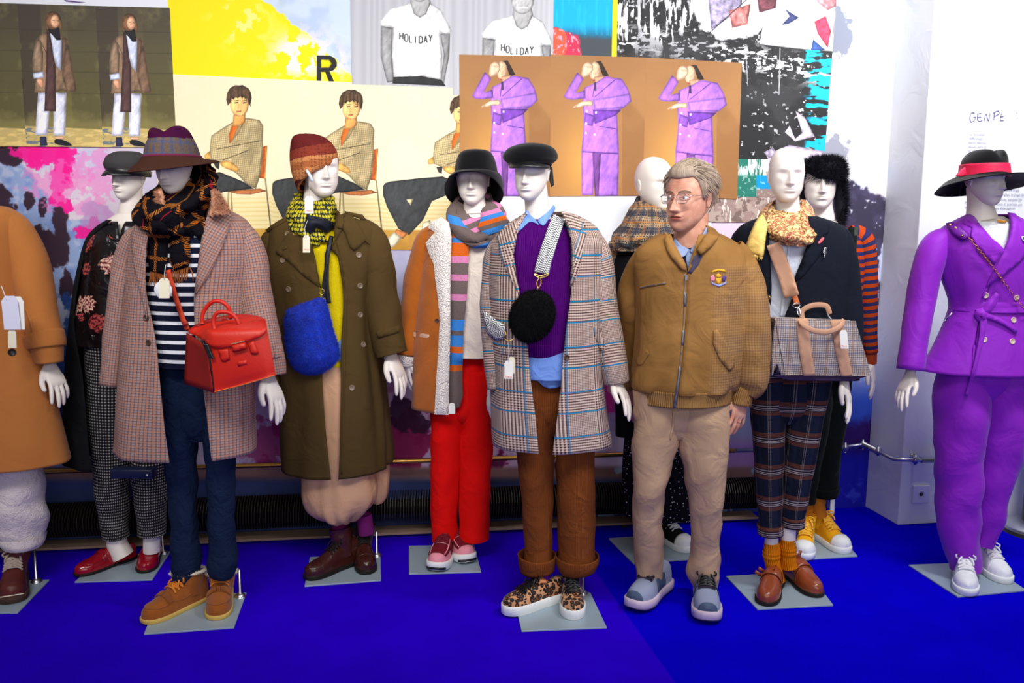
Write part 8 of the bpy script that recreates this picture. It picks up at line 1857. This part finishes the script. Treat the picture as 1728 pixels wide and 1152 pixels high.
ct = loft(F, [O(396, 1112, 1214, 1134, 1178, .10), O(408, 1092, 1236, 1137, 1174, .122), O(424, 1074, 1254, 1145, 1168, .14), O(446, 1070, 1262, 1156, 1162, .15), O(466, 1072, 1262, 1157.5, 1158, .153), O(540, 1074, 1258, 1155.5, 1156, .158), O(610, 1070, 1254, 1149.5, 1150, .168), O(652, 1064, 1244, 1144.5, 1145, .172), O(664, 1068, 1238, 1143.5, 1144, .162)], 76, 7, (.004, .016, 2.6, 3, 8), opened=True)
ct.add(limb(F, [(1094, 428, 34, -.05), (1079, 450, 44, -.08), (1068, 510, 50, -.12), (1066, 570, 46, -.18), (1062, 620, 44, -.21), (1062, 640, 36, -.21)], 28, 5, 1.1, (.007, 10, 2))).add(limb(F, [(1232, 422, 40, .0), (1250, 446, 48, .0), (1264, 500, 58, .0), (1269, 560, 54, .02), (1268, 610, 56, .03), (1265, 645, 54, .03), (1256, 664, 34, .035)], 30, 6, 1.1, (.009, 12, 5)))
coat = F.emit('jacket', ct, JACK, thick=.003, label='tan cotton zip jacket'); cb = ct.bvh(); tgt = MO(coat)
F.emit('waistband', loft(F, [O(660, 1069, 1237, 1143.5, 1144, .166), O(672, 1072, 1233, 1141.5, 1142, .158), O(686, 1074, 1230, 1138.5, 1139, .158)], 70, 4, opened=True), RIB, parent=coat, thick=.004); F.emit('cuff', limb(F, [(1256, 656, 34, .032), (1252, 668, 34, .035), (1249, 682, 34, .036)], 26, 3, 1.1), RIB, parent=coat, thick=.003); F.emit('cuff', limb(F, [(1061, 634, 34, -.21), (1060, 656, 30, -.21)], 22, 3, 1.1), RIB, parent=coat, thick=.003)
ZIP = mat('zip_metal', C(130, 130, 140), rough=.4, metal=.7)
F.emit('zip', drape(F, [(1155, 462), (1159, 462), (1157, 540), (1151, 610), (1144, 660), (1140, 688), (1136, 688), (1140, 660), (1147, 610), (1153, 540)], MO(coat), off=.004, step=4), ZIP, parent=coat, thick=.003); F.emit('zip_pull', box(F.pt(1158, 468, .165), .008, .004, .020, A, N, UP), ZIP, parent=coat, smooth=False)
F.emit('collar', drape(F, [(1124, 392), (1130, 402), (1140, 420), (1157, 448), (1158, 460), (1148, 452), (1134, 436), (1126, 422), (1121, 404)], M().add(ct), off=.008, step=5, puff=.006, pr=4), JACK, parent=coat, thick=.005); F.emit('collar', drape(F, [(1190, 380), (1204, 386), (1214, 396), (1204, 412), (1190, 424), (1182, 430), (1176, 420), (1186, 404), (1194, 392)], M().add(ct).add(hd), off=.016, step=5, puff=.008, pr=5), JACK, parent=coat, thick=.005)
F.emit('collar_facing', drape(F, [(1160, 440), (1170, 432), (1180, 428), (1186, 432), (1178, 448), (1166, 462), (1160, 460)], tgt, off=.003, step=5), mat('navy_facing', C(74, 70, 92), rough=.8), parent=coat, thick=.002)
F.emit('chest_pocket', drape(F, [(1079, 484), (1122, 475), (1127, 477), (1122, 480), (1080, 487)], tgt, off=.003, step=4, puff=.004, pr=3), JACK, parent=coat, thick=.002); F.emit('pocket_zip', tube([surf(cb, x, y, .006)[0] for x, y in [(1082, 485), (1100, 481), (1124, 477)]], .0022, 6, 3), ZIP, parent=coat)
fp = F.emit('pocket_flap', drape(F, [(1204, 557), (1210, 556), (1226, 580), (1240, 606), (1238, 620), (1230, 626), (1214, 606), (1203, 580)], tgt, off=.006, step=5), JACK, parent=coat, thick=.004); button(F, 1216, 595, 3, cb, SILVER, coat)
F.emit('pocket_flap', drape(F, [(1092, 590), (1096, 596), (1084, 616), (1076, 616), (1073, 606)], tgt, off=.006, step=4), JACK, parent=coat, thick=.003)
EY, EB, EP, ER = mat('gold_thread', C(240, 176, 40), rough=.7), mat('blue_thread', C(150, 160, 220), rough=.7), mat('pink_thread', C(230, 140, 160), rough=.7), mat('purple_thread', C(90, 60, 130), rough=.7)
for nm, pl, mm in [('emblem_arch', [(1200, 459), (1204, 455.5), (1212, 453.5), (1222, 454.5), (1226, 458), (1223, 459), (1212, 456.8), (1203, 460)], EY), ('emblem_crown', [(1208, 464), (1212, 461), (1217, 464), (1216, 468), (1209, 468)], EY), ('emblem_shield', [(1208, 469), (1217, 469), (1216, 476), (1212, 480), (1209, 476)], EY), ('emblem_beast', [(1199, 466), (1204, 464), (1207, 470), (1204, 476), (1199, 473)], EP), ('emblem_beast', [(1218, 468), (1223, 464), (1226, 468), (1223, 475), (1219, 474)], ER), ('emblem_ribbon', [(1200, 474), (1205, 478), (1212, 480), (1220, 478), (1226, 474), (1225, 479), (1213, 484), (1201, 479)], EB)]:
    F.emit(nm, drape(F, pl, tgt, off=.0045, step=2.5), mm, parent=coat, thick=.0008)
SHG = mat('blue_grey_mesh', C(144, 152, 180), rough=.8, weave=(600, .001)); SHD = mat('slate_overlay', C(70, 86, 112), rough=.6); LAV = mat('lavender_foam', C(206, 186, 206), rough=.6)
for toe, heel, ax in [((1068, 1030), (1112, 996), 1096), ((1194, 1051), (1188, 1003), 1189)]:
    s = Shoe(F, toe, heel=heel, L=.31, sole=.034, prof=RUN, wk=1.08, hk=1.05); so = F.emit('running_shoe', s.upper(), SHG, label='blue-grey running shoe with pale sole')
    F.emit('midsole', s.sole_mesh(h=.040, extra=.008, toe_spring=.010), LAV, parent=so); F.emit('outsole', s.sole_mesh(h=.010, extra=.008, toe_spring=.010), BLK, parent=so); F.emit('toe_overlay', s.upper(.955, 1.0, .003, -1, 1, 8, 16), SHD, parent=so, thick=.002); F.emit('tongue', s.upper(.34, .68, .005, -.34, .34, 10, 8), mat('plum_tongue', C(52, 36, 60), rough=.9), parent=so, thick=.003)
    for sg in (-1, 1): F.emit('side_panel', s.upper(.30, .58, .003, .5 if sg > 0 else -.95, .95 if sg > 0 else -.5, 8, 6), SHD, parent=so, thick=.002)
    F.emit('laces', s.laces(.44, .66, 5, v=.34, r=.0026, off=.009), BLK, parent=so)
    F.emit('sock', limb(F, [(ax, 955, 30, -.10), (ax, 980, 30, -.11), (ax, 1000, 32, -.11)], 16, 3), mat('grey_blue_sock', C(90, 96, 120), rough=1))
